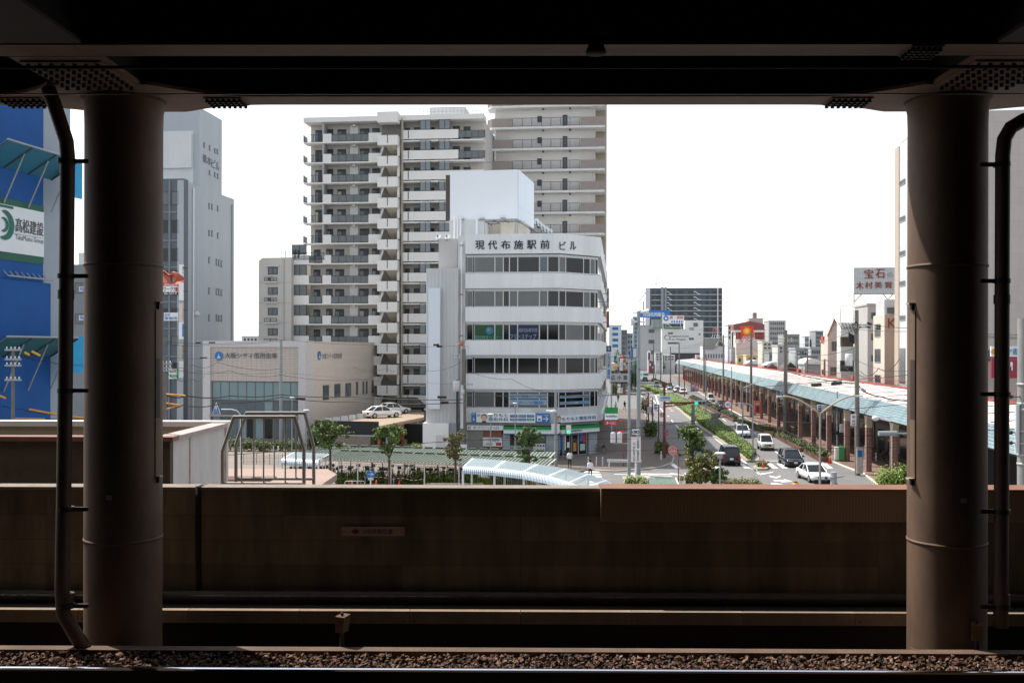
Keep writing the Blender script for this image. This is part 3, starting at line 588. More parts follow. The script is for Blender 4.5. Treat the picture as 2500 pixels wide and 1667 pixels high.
# doors on the chamfer
L=(BX-AX)*1.414; mb=MB(); mb.T=CT
zt_=zf(1060); mb.box(L*.76,L*.98,-.08,.3,0,zt_,WSL); mb.T=None; mb.build('wall',tb_)
def chp(a,b): return fc.x(a),fc.x(b)
for a,b in ((1366,1375),(1375,1392),(1396,1412),(1412,1432)):
    x0,x1=chp(a,b); o=winT(CT,tb_,x0,x1,.15,zt_-.05,.0,FRAME,GDK); o.name='shop_door' if a in(1375,1396) else 'shop_window'
for (a,b,z0,z1,m_) in ((1367,1371,.8,2.2,SIGNB),(1378,1381,.4,2.3,WHITE),(1384,1390,1.0,1.6,WHITE),(1399,1407,.6,1.5,M('#c28a3a',.5)),(1415,1423,1.6,2.3,SIGNB),(1423,1429,1.4,2.6,SIGNRED),(1416,1428,.6,1.3,M('#a9cfc0',.5))):
    x0,x1=chp(a,b); mb=MB(); mb.T=CT; mb.box(x0,x1,-.05,-.03,z0,z1,m_); mb.build('poster',tb_)
# capsule toy machines
t=fb.empty('capsule_machine','white capsule toy machines in two tiers under the shop window','vending machine'); t.location=fb.w(fb.x(1305),-1.0)
mb=MB(); ww=fb.x(1333)-fb.x(1305)
for j in range(2):
    for i in range(4):
        x0=i*ww/4; z0=.15+j*.72; mb.box(x0+.02,x0+ww/4-.02,0,.5,z0,z0+.66,WHITE); mb.box(x0+.06,x0+ww/4-.06,-.01,0,z0+.36,z0+.6,GCU); mb.tube((x0+ww/8,-.01,z0+.18),(x0+ww/8,-.04,z0+.18),.06,INK,n=10)
mb.build('cabinet',t)
# left stair tower with fins
BE=M('#c4c3c0',.8,var=.1,scale=.5,vstreak=4)
def bl(n,a,b,c,d,m,y,yb): q=fb.rect(a,b,c,d,y); return MB().box(q[0],q[1],y,yb,q[2],q[3],m).build(n,tb_)
bl('stair_tower',1070,583,1117,1115,BE,.6,9); bl('stair_tower',1117,576,1137,1115,OFFW,.1,DB)
mb=MB(); a,b,c,d=fb.rect(1040,655,1117,1034,-.9)
mb.box(a,b,.2,.55,c,d-.3,M('#6c7071',.8)); n=23
for i in range(n): xx=a+(b-a-.12)*i/(n-1); mb.box(xx,xx+.12,-.9,.1,c,d,OFFW)
for k in range(7): zz=c+(d-c)*(k+.5)/7; mb.box(a,b,-.6,-.5,zz,zz+.08,GREYP)
mb.build('louvre_screen',tb_)
bl('sign_board_blank',1046,703,1074,998,M('#d9e2ec',.5,var=.03),-1.6,-1.2)
bl('base_wall',1032,1033,1095,1095,WHITE,-1.3,.5); bl('base_wall',1095,1033,1117,1070,GREYP,-1.0,.5); bl('door',1064,1062,1086,1093,OFFW,-1.36,-1.3)
mb=MB(); p=fb.at(1127,590,-.1); mb.tube((p[0],-.15,0),(p[0],-.15,p[1]),.09,WHITE,n=10)
for y in (600,720,820): z=fb.z(1127,y,-.1); mb.box(p[0]-.15,p[0]+.15,-.26,.1,z,z+.07,DGREY)
mb.build('downpipe',tb_)
# ---- rooftop
rf=zf(572)
mb=MB(); a,b,c,d=fb.rect(1097,536,1182,577,4); mb.box(a,b,4,12,rf-.4,d,OFFW); a,b,_,d=fb.rect(1182,541,1222,577,8); mb.box(a,b,8,14,rf-.4,d,M('#c4c0b8',.8)); a,b,_,d=fb.rect(1222,541,1280,577,6); mb.box(a,b,6,14,rf-.4,d,M('#c9c0b2',.8)); mb.build('penthouse',tb_)
mb=MB()
for x in (1110,1117,1124,1164): q=fb.at(x,540,3.6); mb.tube((q[0],3.6,rf),(q[0],3.6,q[1]+.5),.12,WHITE,n=10)
mb.build('roof_pipe',tb_)
bf=Fr(1265,109,ang=R(12)-YAW); z0=bf.z(1265,534); z1=bf.z(1265,414); x0=bf.x(1098); y1=bf.side(1303,850,0)[0]
t=bf.empty('billboard','big blank white box billboard on steel legs on top of the corner building','billboard')
BW=M('#e9eef4',.45,var=.03,scale=.3); BS=M('#d5e0ea',.4,var=.04,kind='tile',size=(.55,9),mort=.01,h2='#a3afb8')
MB().box(x0,-.12,0,.12,z0,z1,BW).build('front_panel',t); MB().box(-.12,0,.0,y1,z0,z1,BS).build('side_panel',t); MB().box(x0-.55,x0-.02,.2,.5,z0,z1-.3,M('#5a4f4a',.8,var=.2)).build('edge_panel',t)
mb=MB()
for i in range(7):
    xx=x0+.3-(x0)*i/6.6; mb.tube((xx,.4,z0),(xx,.4,z1),.06,GREYP); mb.tube((xx,.4,rf-.3),(xx,.4,z0),.09,GREYP) if i%3==0 else None; mb.tube((xx,.2,z0-.1),(xx,y1,z0-.1),.05,DGREY)
for yy in (1.5,3,4.5,y1): mb.tube((x0,yy,z0-.1),(0,yy,z0-.1),.05,DGREY); mb.tube((-.4,yy,rf-.3),(-.4,yy,z0),.07,GREYP); mb.tube((-.4,yy,z0-.1),(.5,yy,z0-.6),.04,DGREY)
mb.build('support_frame',t)
mb=MB().box(x0,-.15,-.06,.0,z0-.12,z0,GREYP)
for i in range(3): xx=x0+(.15+.3*i)*(-x0); mb.box(xx,xx+.5,-.45,.05,z0-.02,z0+.12,GREYP)
mb.path([(x0-1.2,.1,z1+1.0),(x0+3,.1,z1+.95),(x0+6,0.1,z1+.9),(-1.6,.1,z1+.85)],.035,DGREY); mb.path([(x0+2,.1,z1+.9),(x0+2.4,.1,z1+.2)],.03,DGREY); mb.build('lamp_bracket',t)
# satellite dishes on roof / lamps beside the billboard
def dish(p,r,lab,m_=WHITE,g='satellite dishes on the corner building',tilt=(-.3,-1,.4),nm='satellite_dish'):
    t=empty(nm,p,0,lab,'dish' if nm!='floodlight' else 'floodlight',g); d=Vector(tilt).normalized(); mb=MB(); u=d.orthogonal().normalized(); w_=d.cross(u); v=[Vector((0,0,r))+d*(-.25*r)]; f=[]
    for k in range(14): a=2*math.pi*k/14; v.append(Vector((0,0,r))+u*r*math.cos(a)+w_*r*math.sin(a))
    for k in range(14): f.append((0,1+k,1+(k+1)%14)); 
    mb.a(v,f,m_,True); mb.build('dish',t); mb=MB().tube((0,0,-r*.6),(0,.0,r*.8),.04,DGREY); mb.tube((0,0,r*.4),Vector((0,0,r))+d*r*.8,.03,INK); mb.box(-.05*r,.05*r,-r*.9,-r*.7,r*1.0,r*1.3,INK); mb.build('mount',t); return t
for px,lab in ((1069,'left white satellite dish on the stair tower roof'),(1091,'right white satellite dish on the stair tower roof')): dish(P(px,584,106.5),.33,lab)
for i,(px,py) in enumerate(((1310,540),(1318,547),(1326,554),(1335,560),(1343,565))): dish(P(px,py+7,107),.3,['topmost','second highest','middle','second lowest','lowest'][i]+' pale floodlight in the slanting row beside the billboard',M('#d5dfe3',.4),'floodlights beside the billboard',(-.5,-.85,-.1),'floodlight')
# =============== BANK ===============
bk=Fr(745,118,ang=R(12.2)-YAW); t=bk.empty('bank_building','two storey beige bank with tiled glass front and long plain side wall','building')
TILE=M('#c6bcb4',.75,var=.05,scale=.8,kind='tile',size=(.62,.3),mort=.012,h2='#857a72'); BGE=M('#d3c8bf',.8,var=.05,kind='tile',size=(9,.5),mort=.006,h2='#bfae9d'); BFR=M('#c9c7c8',.7,var=.06)
zb=lambda y,x=650:bk.z(x,y); xb=bk.x
XL,XR=xb(497),0.0; XT=xb(729)
yr,zr=bk.side(920,840,0)
mb=MB().box(XL,0,.6,yr,0,zb(833),BGE); mb.build('body',t)
MB().box(XL,XT,.1,.6,zb(931),zb(846),TILE).build('tiled_wall',t)
MB().box(XL-.05,xb(514),-.1,.6,0,zb(833)+.05,BFR).build('corner_pier',t); MB().box(XT,.06,-.1,2.4,0,zb(833)+.05,BFR).build('corner_pier',t); MB().box(xb(514),XT,-.1,2.4,zb(847),zb(833)+.051,BFR).build('cornice',t)
GTL=M('#7d969c',.12,var=.12,scale=.3,spec=.7); GTD=M('#56656c',.12,var=.12,scale=.3,spec=.7)
n=10
for r_,(a,b,g_) in enumerate(((932,978,GTL),(980,1013,GTD),(1018,1072,GTD))):
    for i in range(n):
        x0=xb(515)+(XT-xb(515))*i/n; x1=xb(515)+(XT-xb(515))*(i+1)/n
        g=g_ if not (r_==2 and 3<=i<=6) else GDK
        winT(None,t,x0,x1,zb(b),zb(a),.3,M('#59646a',.5),g if rnd.random()<.8 else GTL)
MB().box(xb(514),XT,-.3,.6,zb(1018),zb(1013.5),M('#a39a94',.7)).build('canopy',t)
MB().box(xb(514),XT,.2,.6,0,zb(1072),M('#77736f',.8)).build('plinth',t)
def bsw(x0,x1,ya,yb):
    a=bk.side(x0,(ya+yb)/2,0)[0]; b=bk.side(x1,(ya+yb)/2,0)[0]; z1=bk.side((x0+x1)/2,ya,0)[1]; z0=bk.side((x0+x1)/2,yb,0)[1]; swin(t,a,b,z0,z1,.04,DGREY,GTD,n=1)
for q in ((788,802,940,975),(816,830,937,970),(843,856,935,967),(869,873,932,964),(885,888,931,962),(893,896,930,961),(907,911,929,959)): bsw(*q)
LETC=M('#3a4148',.5,var=0)
sgn=MB(); Y=-.02; sgn.text('大阪シティ信用金庫',xb(549,Y),xb(676,Y),zb(875),zb(861),Y,LETC,bold=.02,); sgn.build('lettering',t)
def emblem(fn,parent):
    mb=MB(); n=24; v=[fn(.0,.0,.0)]+[fn(math.cos(2*math.pi*k/n),math.sin(2*math.pi*k/n),0) for k in range(n)]; mb.a(v,[(0,1+k,1+(k+1)%n) for k in range(n)],SIGNB)
    w_=M('#dfe8ef',.5,var=0)
    mb.a([fn(x*.9,y*.9,.03) for x,y in ((-.6,-.5),(-.1,-.2),(.05,.7),(.2,-.1),(.65,-.35),(.2,-.45))],[(0,1,5),(1,2,3,5),(3,4,5)],w_)
    mb.a([fn(x*.9,y*.9,.03) for x,y in ((-.5,-.7),(.6,-.62),(.6,-.54),(-.5,-.6))],[(0,1,2,3)],w_); mb.build('emblem',parent)
c=bk.at(534,869,Y); emblem(lambda a,b,o:(c[0]+a*.52,Y-.02-o,c[1]+b*.54),t)
yy0=bk.side(786,870,0)[0]; yy1=bk.side(834,870,0)[0]; zz=bk.side(800,876,0)[1],bk.side(800,862,0)[1]
mb=MB(); mb.text('大阪シティ信用金庫',yy0,yy1,zz[0],zz[1],0,LETC,bold=.02,fn=lambda a,b:(.05,a,b)); mb.build('lettering',t)
yc=bk.side(779,868,0); ye_=bk.side(783.5,868,0)[0]-yc[0]; emblem(lambda a,b,o:(.05+o,yc[0]+a*ye_,yc[1]+b*.55),t)
# =============== APARTMENT BLOCK ===============
ab=Fr(740,142); t=ab.empty('apartment_block','tall beige apartment block with glass balcony rails and a zigzag stair tower','building')
AW=M('#bfbcb6',.85,var=.07,scale=.3,vstreak=3); AS=M('#dcdbd8',.8,var=.06,scale=.4); AD=M('#8f8a82',.9,var=.1); SOF=M('#b4aa9c',.9,var=.06)
za=lambda y:ab.z(950,y); xa=ab.x; FLH=za(343.7)-za(393.3)
Xl=xa(740); Xr=xa(1180)
MB().box(xa(748),Xr-.2,1.9,14,0,za(290),AW).build('body',t)
MB().box(Xl,Xr,-.1,3,za(295),za(283),AS).build('roof_parapet',t)
MB().box(xa(1028),xa(1118),6,12,za(290),za(240),OFFW).build('lift_house',t)
mb=MB(); 
for k in range(24): xx=xa(968)+k*(xa(1180)-xa(968))/23; mb.tube((xx,.3,za(283)),(xx,.3,za(283)+1.0),.03,GREYP,n=4)
for z in (.5,1.0): mb.tube((xa(968),.3,za(283)+z),(xa(1180),.3,za(283)+z),.03,GREYP,n=4)
mb.build('roof_railing',t)
DG=M('#3a4146',.4,var=.2,scale=.5); GPAN=M('#5d6567',.25,var=.2,scale=.8,vstreak=2,spec=.6); GPL=M('#767f84',.3,var=.12,scale=.6,vstreak=2)  # DG lifted from near black to stand in for distance haze
protos={}; CURTB=M('#b8b2a4',.6,var=.2,scale=2,vstreak=5)
def floorcopy(key,fn,k,z):
    if key not in protos:
        mb=MB(); nm=fn(mb); o=mb.build(nm,t); protos[key]=(o,z); o.location.z=0; return o
    o,z0=protos[key]; c=o.copy(); S.collection.objects.link(c); c.location.z=z-z0
    if o.name.startswith('balcony_window') and rnd.random()<.45:    # drawn curtains or darker glass differ from flat to flat
        for sl in c.material_slots:
            if sl.material==GLASSB: sl.link='OBJECT'; sl.material=rnd.choice((CURT,CURTB,GDK))
    return c
def rail(mb,a,b,z,y=0,h=1.05,n=4,glass=True):
    mb.tube((a,y,z+h),(b,y,z+h),.04,DFRAME,n=4); mb.tube((a,y,z+.08),(b,y,z+.08),.03,DFRAME,n=4)
    for i in range(n+1): xx=a+(b-a)*i/n; mb.box(xx-.03,xx+.03,y-.03,y+.03,z,z+h,DFRAME)
    if glass: mb.box(a,b,y+.0,y+.02,z+.1,z+h-.05,GPAN)
    else:
        m=max(3,int((b-a)/.16)); 
        for i in range(m): xx=a+(b-a)*i/m; mb.box(xx,xx+.025,y-.012,y+.012,z+.08,z+h,DFRAME)
NF=14
for k in range(NF):
    zs=za(343.7+49.6*k); low=(k>=6)   # slab under the balcony parapets of this storey
    y_=343.7+49.6*k
    # left-hand balconies
    L0=740 if not low else 712
    if k>13: continue
    def slab(mb,L0=L0,zs=zs):
        mb.box(xa(L0),xa(930),0,1.95,zs-.18,zs,AS); mb.box(xa(983),Xr,0,1.95,zs-.18,zs,AS); return 'balcony_slab'
    floorcopy(('slab',low),slab,k,zs)
    for (a,b) in ((787,808),(899,930),(712,754)) if low else ((787,808),(899,930)):
        def solid(mb,a=a,b=b,zs=zs): mb.box(xa(a),xa(b),0,.15,zs,zs+1.15,AS); return 'balcony_parapet'
        floorcopy(('solid',a),solid,k,zs)
    if not low:
        def dv(mb,zs=zs): mb.box(xa(787)-.1,xa(787)+.12,.16,1.9,zs,zs+FLH-.2,GREYP); return 'balcony_divider'
        floorcopy('dv',dv,k,zs)
    def gr(mb,zs=zs): rail(mb,xa(808),xa(899),zs,.05,n=5); return 'glass_railing'
    floorcopy('gr',gr,k,zs)
    def br(mb,zs=zs,low=low):
        if low: rail(mb,xa(754),xa(785),zs,.05,n=2)
        else: rail(mb,xa(740),xa(786),zs,.05,n=2,glass=False); mb.box(xa(740)-.02,xa(740)+.02,.1,1.8,zs+.1,zs+1.0,GPL)
        return 'bar_railing'
    floorcopy(('br',low),br,k,zs)
    for (a,b,hh_) in (((769,785,2.1),(798,813,2.2),(823,844,2.15),(878,901,2.2),(908,926,2.2)) if not low else ((766,782,2.1),(796,812,2.2),(818,840,2.15),(877,900,2.2),(908,926,2.2))):
        def wf(mb,a=a,b=b,hh_=hh_,zs=zs): x0,x1=ab.x(a,1.9),ab.x(b,1.9); mb.box(x0,x1,1.84,1.9,zs+.1,zs+hh_,DFRAME); mb.box(x0+.07,(x0+x1)/2-.03,1.82,1.84,zs+.15,zs+hh_-.35,GLASSB); mb.box((x0+x1)/2+.03,x1-.07,1.82,1.84,zs+.15,zs+hh_-.35,DG); return 'balcony_window'
        floorcopy(('w',a,low),wf,k,zs)
    if low:
        def gsc(mb,zs=zs): x0,x1=xa(712),xa(748); mb.box(x0,x1,.02,.06,zs+1.2,zs+FLH-.25,GPAN); [mb.box(q,q+.07,-.01,.09,zs+1.15,zs+FLH-.2,DFRAME) for q in (x0,(x0+x1)/2,x1-.07)]; mb.box(x0,x1,-.01,.09,zs+FLH-.25,zs+FLH-.19,DFRAME); return 'glass_screen'
        floorcopy('gsc',gsc,k,zs)
    # wall pier and dark soffit between
    def pier(mb,zs=zs): mb.box(xa(846),xa(866),1.6,1.92,zs,zs+FLH-.2,AS); mb.box(xa(855),xa(862),1.0,1.5,zs+FLH-.5,zs+FLH-.19,OFFW); return 'wall_pier'
    floorcopy('pier',pier,k,zs)
    # right part
    zr_=za(341+49.6*k)-.0
    def rp(mb,zs=zr_,k=k):
        x1=xa(1118) if k<2 else Xr; mb.box(xa(983),x1,0,.15,zs,zs+1.25,AS); mb.box(xa(995),xa(997),-.03,0,zs+.1,zs+1.2,DFRAME); return 'gallery_parapet'
    floorcopy(('rp',k<2),rp,k,zr_)
    if k<2:
        def rg(mb,zs=zr_): rail(mb,xa(1119),xa(1183),zs,.05,n=4); return 'glass_railing'
        floorcopy('rg',rg,k,zr_)
    for (a,b) in ((1024,1051),(1070,1098)):
        def gw(mb,a=a,b=b,zs=zr_): x0,x1=xa(a),xa(b); z0,z1=zs+1.28,zs+FLH-.2; mb.box(x0,x1,.03,.06,z0,z1,GPL); [mb.box(q,q+.08,-.0,.1,z0,z1,DFRAME) for q in (x0,(x0+x1)/2,x1-.08)]; mb.box(x0,x1,0,.1,z0,z0+.07,DFRAME); mb.box(x0,x1,0,.1,z1-.07,z1,DFRAME); return 'gallery_glazing'
        floorcopy(('gw',a),gw,k,zr_)
    for (a,b,h_) in ((985,1000,2.0),(1010,1026,2.05),(1052,1060,2.0),(1105,1122,2.1),(1131,1148,2.0)):
        def dw(mb,a=a,b=b,h_=h_,zs=zr_): x0,x1=ab.x(a,1.9),ab.x(b,1.9); mb.box(x0,x1,1.83,1.92,zs+.05,zs+h_,DG); return 'doorway'
        floorcopy(('dw',a),dw,k,zr_)
# zigzag stair tower
xs0,xs1=xa(921,-1.2),xa(970,-1.2); y0_=-1.3
for k in range(14):
    zt_=ab.z(945,343.7+50.9*k-21.5+8,-1.3); zs=zt_
    def lan(mb,zs=zs):
        z0,z1=zs-1.35,zs+.0; mb.box(xs0,xs1,-1.3,-1.15,z0+.12,z1,AS); mb.box(xs0,xs1,-1.3,.6,z0-.02,z0+.12,AS); mb.box(xs0,xs0+.15,-1.15,.6,z0+.12,z1,AS); mb.box((xs0+xs1)/2-.05,(xs0+xs1)/2+.05,-1.32,-1.3,z0+.25,z1,DFRAME)
        mb.box(xs1-.15,xs1,-1.15,.6,z0+.12,z1,AS)
        # sloping flights
        m=xs1-.05; mb.a([(xs0+1.1,-.9,z0-.05),(xs1-.3,-.9,z0-.05),(xs1-.3,1.9,z0-1.75),(xs0+1.6,1.9,z0-1.75),(xs0+1.1,-.9,z0+.1),(xs1-.3,-.9,z0+.1),(xs1-.3,1.9,z0-1.6),(xs0+1.6,1.9,z0-1.6)],[(0,1,2,3),(7,6,5,4),(0,4,5,1),(1,5,6,2),(2,6,7,3),(3,7,4,0)],SOF)
        mb.a([(xs1,-.2,z0+.1),(xs1,-.2,z1),(xs1+.02,2.0,z1-1.9),(xs1+.02,2.0,z0-1.8)],[(0,1,2,3)],AS)
        mb.a([(xs0+.4,-.3,z0+.0),(xs0+.75,-.3,z0+.0),(xs0+.1,-.1,z0-1.6),(xs0+.05,-.1,z0-1.6)],[(0,1,2,3)],AS)
        mb.box(xs0+2.6,xs0+2.9,-.4,.4,z0-1.4,z0-.02,AS)
        return 'stair_landing'
    floorcopy('lan',lan,k,zs)
MB().box(xa(926),xa(982),1.4,1.95,0,za(283),AD).build('stair_wall',t)
MB().box(xa(980),xa(983),-.2,.3,0,za(290),M('#a79f90',.7)).build('downpipe',t)
MB().box(xa(920,-1.2),xa(970,-1.2),-1.3,.5,za(300)-.2,za(278),AS).build('stair_head',t)
# lower wing
wf_=Fr(632,141.6); tw=t
t2=wf_.empty('apartment_wing','lower beige apartment wing with small windows and air conditioner ledges','building')
zw=lambda y:wf_.z(680,y); xw=wf_.x
mb=MB(); mb.xprism([(xw(631),0),(xw(711),0),(xw(711),zw(629)),(xw(640),zw(629)),(xw(631),zw(637))],0,12,AW); mb.build('body',t2)
for y in (690,740,788): MB().box(xw(631)-.02,xw(711)+.02,-.03,0,zw(y),zw(y)+.06,GREYP).build('string_course',t2)
MB().box(xw(693),xw(694),-.12,-.02,0,zw(632),GREYP).build('downpipe',t2)
for i in range(5):
    y=652+i*49.7; o=win(t2,xw(654),xw(678),zw(y+18),zw(y),-.02,DFRAME,GCU if i%2 else GLASSB,n=2,t=.08)
    mb=MB().box(xw(648),xw(680),-.7,0,zw(y+38),zw(y+36),AS); rail(mb,xw(649),xw(679),zw(y+36),-.65,h=.6,n=2,glass=False)
    if i<2: mb.box(xw(655),xw(668),-.5,-.1,zw(y+35),zw(y+35)+.55,OFFW); mb.tube((xw(659),-.5,zw(y+30)),(xw(659),-.54,zw(y+30)),.2,DGREY,n=14)
    mb.build('unit_ledge',t2)
MB().box(xw(654)-.4,xw(678)+.3,-.4,0,zw(650),zw(648.5),AS).build('window_hood',t2)
mb=MB(); 
for a,b in ((681,712),(712,785)): 
    z=zw(629) if a<700 else ab.z(720,635,0); rail(mb,xw(a),xw(b),z,1.0,h=1.0,n=3,glass=False)
mb.box(xw(714),xw(716),.9,1,zw(629),zw(608),DFRAME); mb.box(xw(721),xw(724),.9,1,zw(629),zw(610),DFRAME); mb.build('roof_railing',t2)
# =============== TOWER BLOCK ===============
tf=Fr(1187,150); t=tf.empty('residential_tower','high cream residential tower with brown speckled balcony panels at the ends','building')
zt2=lambda y:tf.z(1330,y); xt=tf.x; TW=M('#dddad6',.8,var=.05,scale=.3,vstreak=3); BRK=M('#8f8580',.85,var=.3,scale=9,kind='tile',size=(.25,.12),mort=.02,h2='#a89f99'); TSL=M('#d4d4d2',.8)
x0,x1=xt(1187),xt(1476)
MB().box(xt(1206,1.6),xt(1452,1.6),1.6,16,0,zt2(180),TW).build('body',t); MB().box(xt(1451),xt(1477),3.2,15,0,zt2(180),M('#a59a8b',.85,var=.08)).build('end_wall',t)
t_sv=t; protos={}
for k in range(-1,9):
    y=256+52.3*k+.8*52.3-14+2; zs=zt2(309-0+52.2*(k))
    def sl_(mb,zs=zs): mb.prism([(x0-.0,1.0),(x0+.8,-.05),(x1,-.05),(x1,3.5),(x0,3.5)],zs-.3,zs,TSL); return 'balcony_slab'
    floorcopy('sl',sl_,k,zs)
    def bp(mb,zs=zs): mb.prism([(x0+.0,1.0),(x0+.8,0),(xt(1250),0),(xt(1250),.15),(x0+.9,.15),(x0+.15,1.1)],zs+.02,zs+1.3,BRK); return 'speckled_panel'
    floorcopy('bp',bp,k,zs)
    def bp2(mb,zs=zs): mb.box(xt(1416),x1,0,.15,zs+.02,zs+1.3,BRK); return 'speckled_panel'
    floorcopy('bp2',bp2,k,zs)
    def rl(mb,zs=zs):
        rail(mb,xt(1251),xt(1414),zs+.05,.06,h=1.25,n=7,glass=False); return 'bar_railing'
    floorcopy('rl',rl,k,zs)
    def ww(mb,zs=zs): a,b=tf.x(1311,1.6),tf.x(1322,1.6); mb.box(a,b,1.5,1.62,zs+1.0,zs+1.9,DFRAME); mb.box(a+.07,b-.07,1.48,1.5,zs+1.07,zs+1.83,DG); return 'window'
    floorcopy('ww',ww,k,zs)
    def dd(mb,zs=zs): a,b=tf.x(1373,1.6),tf.x(1384,1.6); mb.box(a,b,1.5,1.62,zs+.02,zs+2.0,DFRAME); mb.box(a+.12,b-.12,1.48,1.5,zs+.2,zs+1.8,GLASSB); return 'door'
    floorcopy('dd',dd,k,zs)
    def cl(mb,zs=zs): [mb.lathe([(.15,-.25),(.15,-.0)],(tf.x(px,.8),.8,zs-.3),DGREY,n=8) for px in (1325,1391)]; mb.tube((xt(1207),.3,zs-3),(xt(1207),.3,zs),.08,WHITE,n=6); return 'ceiling_lamp'
    floorcopy('cl',cl,k,zs)
    def vv(mb,zs=zs): mb.box(xt(1449,1.5),xt(1452,1.5),1.45,1.6,zs,zs+2.8,TW); return 'wall_edge'
    floorcopy('vv',vv,k,zs)
# =============== LEFT BUILDINGS ===============
hb=Fr(448,136); t=hb.empty('grey_office_block','grey office block with plain stepped side wall and tiny windows','building')
HW=M('#a9b1b8',.8,var=.06,scale=.3,vstreak=4); HD=M('#5f676d',.7,var=.1)
zh=lambda y,x=448:hb.z(x,y)
yA=hb.side(541,850,0)[0]; yB=hb.side(571,850,0)[0]; 
def yz(px,py,x=0): return hb.side(px,py,x)
# main volume
cst=hb.side(487,262,0)  # tower corner is set back along the side
ztow=cst[1]; zlow=hb.side(541,475,0)[1]
MB().box(hb.x(330),0,.0,1.4,0,zh(436),HD).build('front_wall',t)
MB().box(-.9,0,-.05,0,0,zh(440),HW).build('corner_pier',t)
MB().box(hb.x(330),-.001,1.4,yB,0,zlow,HW).build('side_block',t)
yt0=hb.side(452,850,0)[0]+.2
MB().box(hb.x(330),.0,cst[0],yA,zlow-.1,ztow,HW).build('upper_block',t)
q=hb.at(465,405,6); MB().box(hb.x(330,6),-.9,5,yA,zlow-.5,hb.z(440,320,5),OFFW).build('roof_block',t)
MB().box(hb.x(330,5.2),hb.x(466,4.6),4.6,5.1,hb.z(440,410,4.6),hb.z(440,326,4.6),OFFW).build('roof_screen',t)
MB().box(0,.02,.0,yB,0,.01,HW).build('side_trim',t)
def hsw(px,py,h=15,wd=4): 
    a=hb.side(px,py,0); b=hb.side(px+wd,py,0); z0=hb.side(px,py+h,0)[1]; swin(t,a[0],b[0],z0,a[1],.05,DGREY,GLASSB,n=0)
for px,py in ((497,348),(510,355),(523,362),(529,364),(510,416),(523,421),(530,424)): hsw(px,py,12,3)
for px,py in ((509,496),(516,498),(530,502),(509,562),(516,563),(530,568),(509,627),(527,632),(533,634),(539,636),(509,702),(527,704),(533,705),(539,707),(509,768),(527,768),(533,769),(539,769)): hsw(px,py,14 if py<600 else 16,3)
mb=MB(); aa=hb.side(494,388,0); b_=hb.side(536,405,0); 
for i,ch in enumerate('橋本ビル'):
    l=(494,505,516,526)[i]; r_=(504,515,526,535)[i]; ya=hb.side(l,395,0)[0]; yb_=hb.side(r_,395,0)[0]; zc0=hb.side((l+r_)/2,398+6.2*i,0)[1]; zc1=hb.side((l+r_)/2,377+6.2*i,0)[1]; mb.text(ch,ya,yb_,zc0,zc1,0,DGREY,bold=.03,fn=lambda a,b:(.06,a,b))
mb.build('lettering',t)
mb=MB(); p=hb.side(470,460,0); mb.tube((.15,p[0],0),(.15,p[0],hb.side(470,460,0)[1]),.12,WHITE,n=8); e=hb.side(565,500,0); mb.tube((.15,e[0],0),(.15,e[0],e[1]),.1,GREYP,n=6); mb.build('downpipe',t)
c=hb.side(475,765,0); mb=MB(); mb.lathe([(.5,-.3),(.45,.0),(.25,.3),(.05,.38)],(.3,c[0],c[1]),OFFW,n=12); mb.build('vent_hood',t)
# dark front windows
for i,y in enumerate((468,537,606,660,752,820,885)):
    for a,b in ((378,411),(418,435)):
        g=GCU if i in(0,5) else GDK
        win(t,hb.x(a),hb.x(b),hb.z(430,y+(32 if i<3 else 24)),hb.z(430,y),-.03,DGREY,g,n=1,t=.07)
for i,y in enumerate((516,585,650,735,800,868)): MB().box(hb.x(330),-.9,-.12,-.0,hb.z(430,y+4),hb.z(430,y),M('#7a8187',.7)).build('floor_band',t)
MB().box(hb.x(412),hb.x(416),-.18,0,0,zh(440),M('#7a8187',.7)).build('downpipe',t)
# side signs on the grey block
mb=MB()
def shop_sign(px0,py0,px1,py1,base,items,lab,fr=hb,Y=-.2,cat='sign',grp=None):
    tt=fr.empty('wall_sign',lab,cat,grp); q=fr.rect(px0,py0,px1,py1,Y); mb=MB().box(q[0],q[1],Y,Y+.15,q[2],q[3],base); mb.build('board',tt); mb=MB()
    for s,a,b,c,d,m_ in items:
        W=q[1]-q[0]; H=q[3]-q[2]; 
        if s is None: mb.box(q[0]+a*W,q[0]+c*W,Y-.015,Y,q[3]-d*H,q[3]-b*H,m_)
        else: mb.text(s,q[0]+a*W,q[0]+c*W,q[3]-d*H,q[3]-b*H,Y-.02,m_,bold=.03)
    mb.build('lettering',tt); return tt
shop_sign(397,691,435,720,WHITE,[(None,0,0,1,.25,SIGNRED),('初回0円',.1,.05,.9,.22,WHITE),('ワーク7',.05,.32,.8,.7,INK),(None,.82,.35,.98,.7,SIGNRED),(None,0,.76,1,1,INK),('06-5314',.1,.8,.9,.96,WHITE)],'white and red recruitment sign on the dark front of the grey block')
shop_sign(400,763,435,783,WHITE,[('会計',.05,.08,.45,.45,SIGNB),('事務所',.05,.52,.95,.9,SIGNB)],'white and blue office sign below the red sign on the grey block')
shop_sign(412,900,435,925,M('#cfe5dc',.5),[('鍼灸院',.1,.1,.8,.4,SIGNRED),('整骨院',.1,.55,.9,.85,GREEN),(None,.85,0,1,1,GREEN)],'small green framed sign low on the grey block')
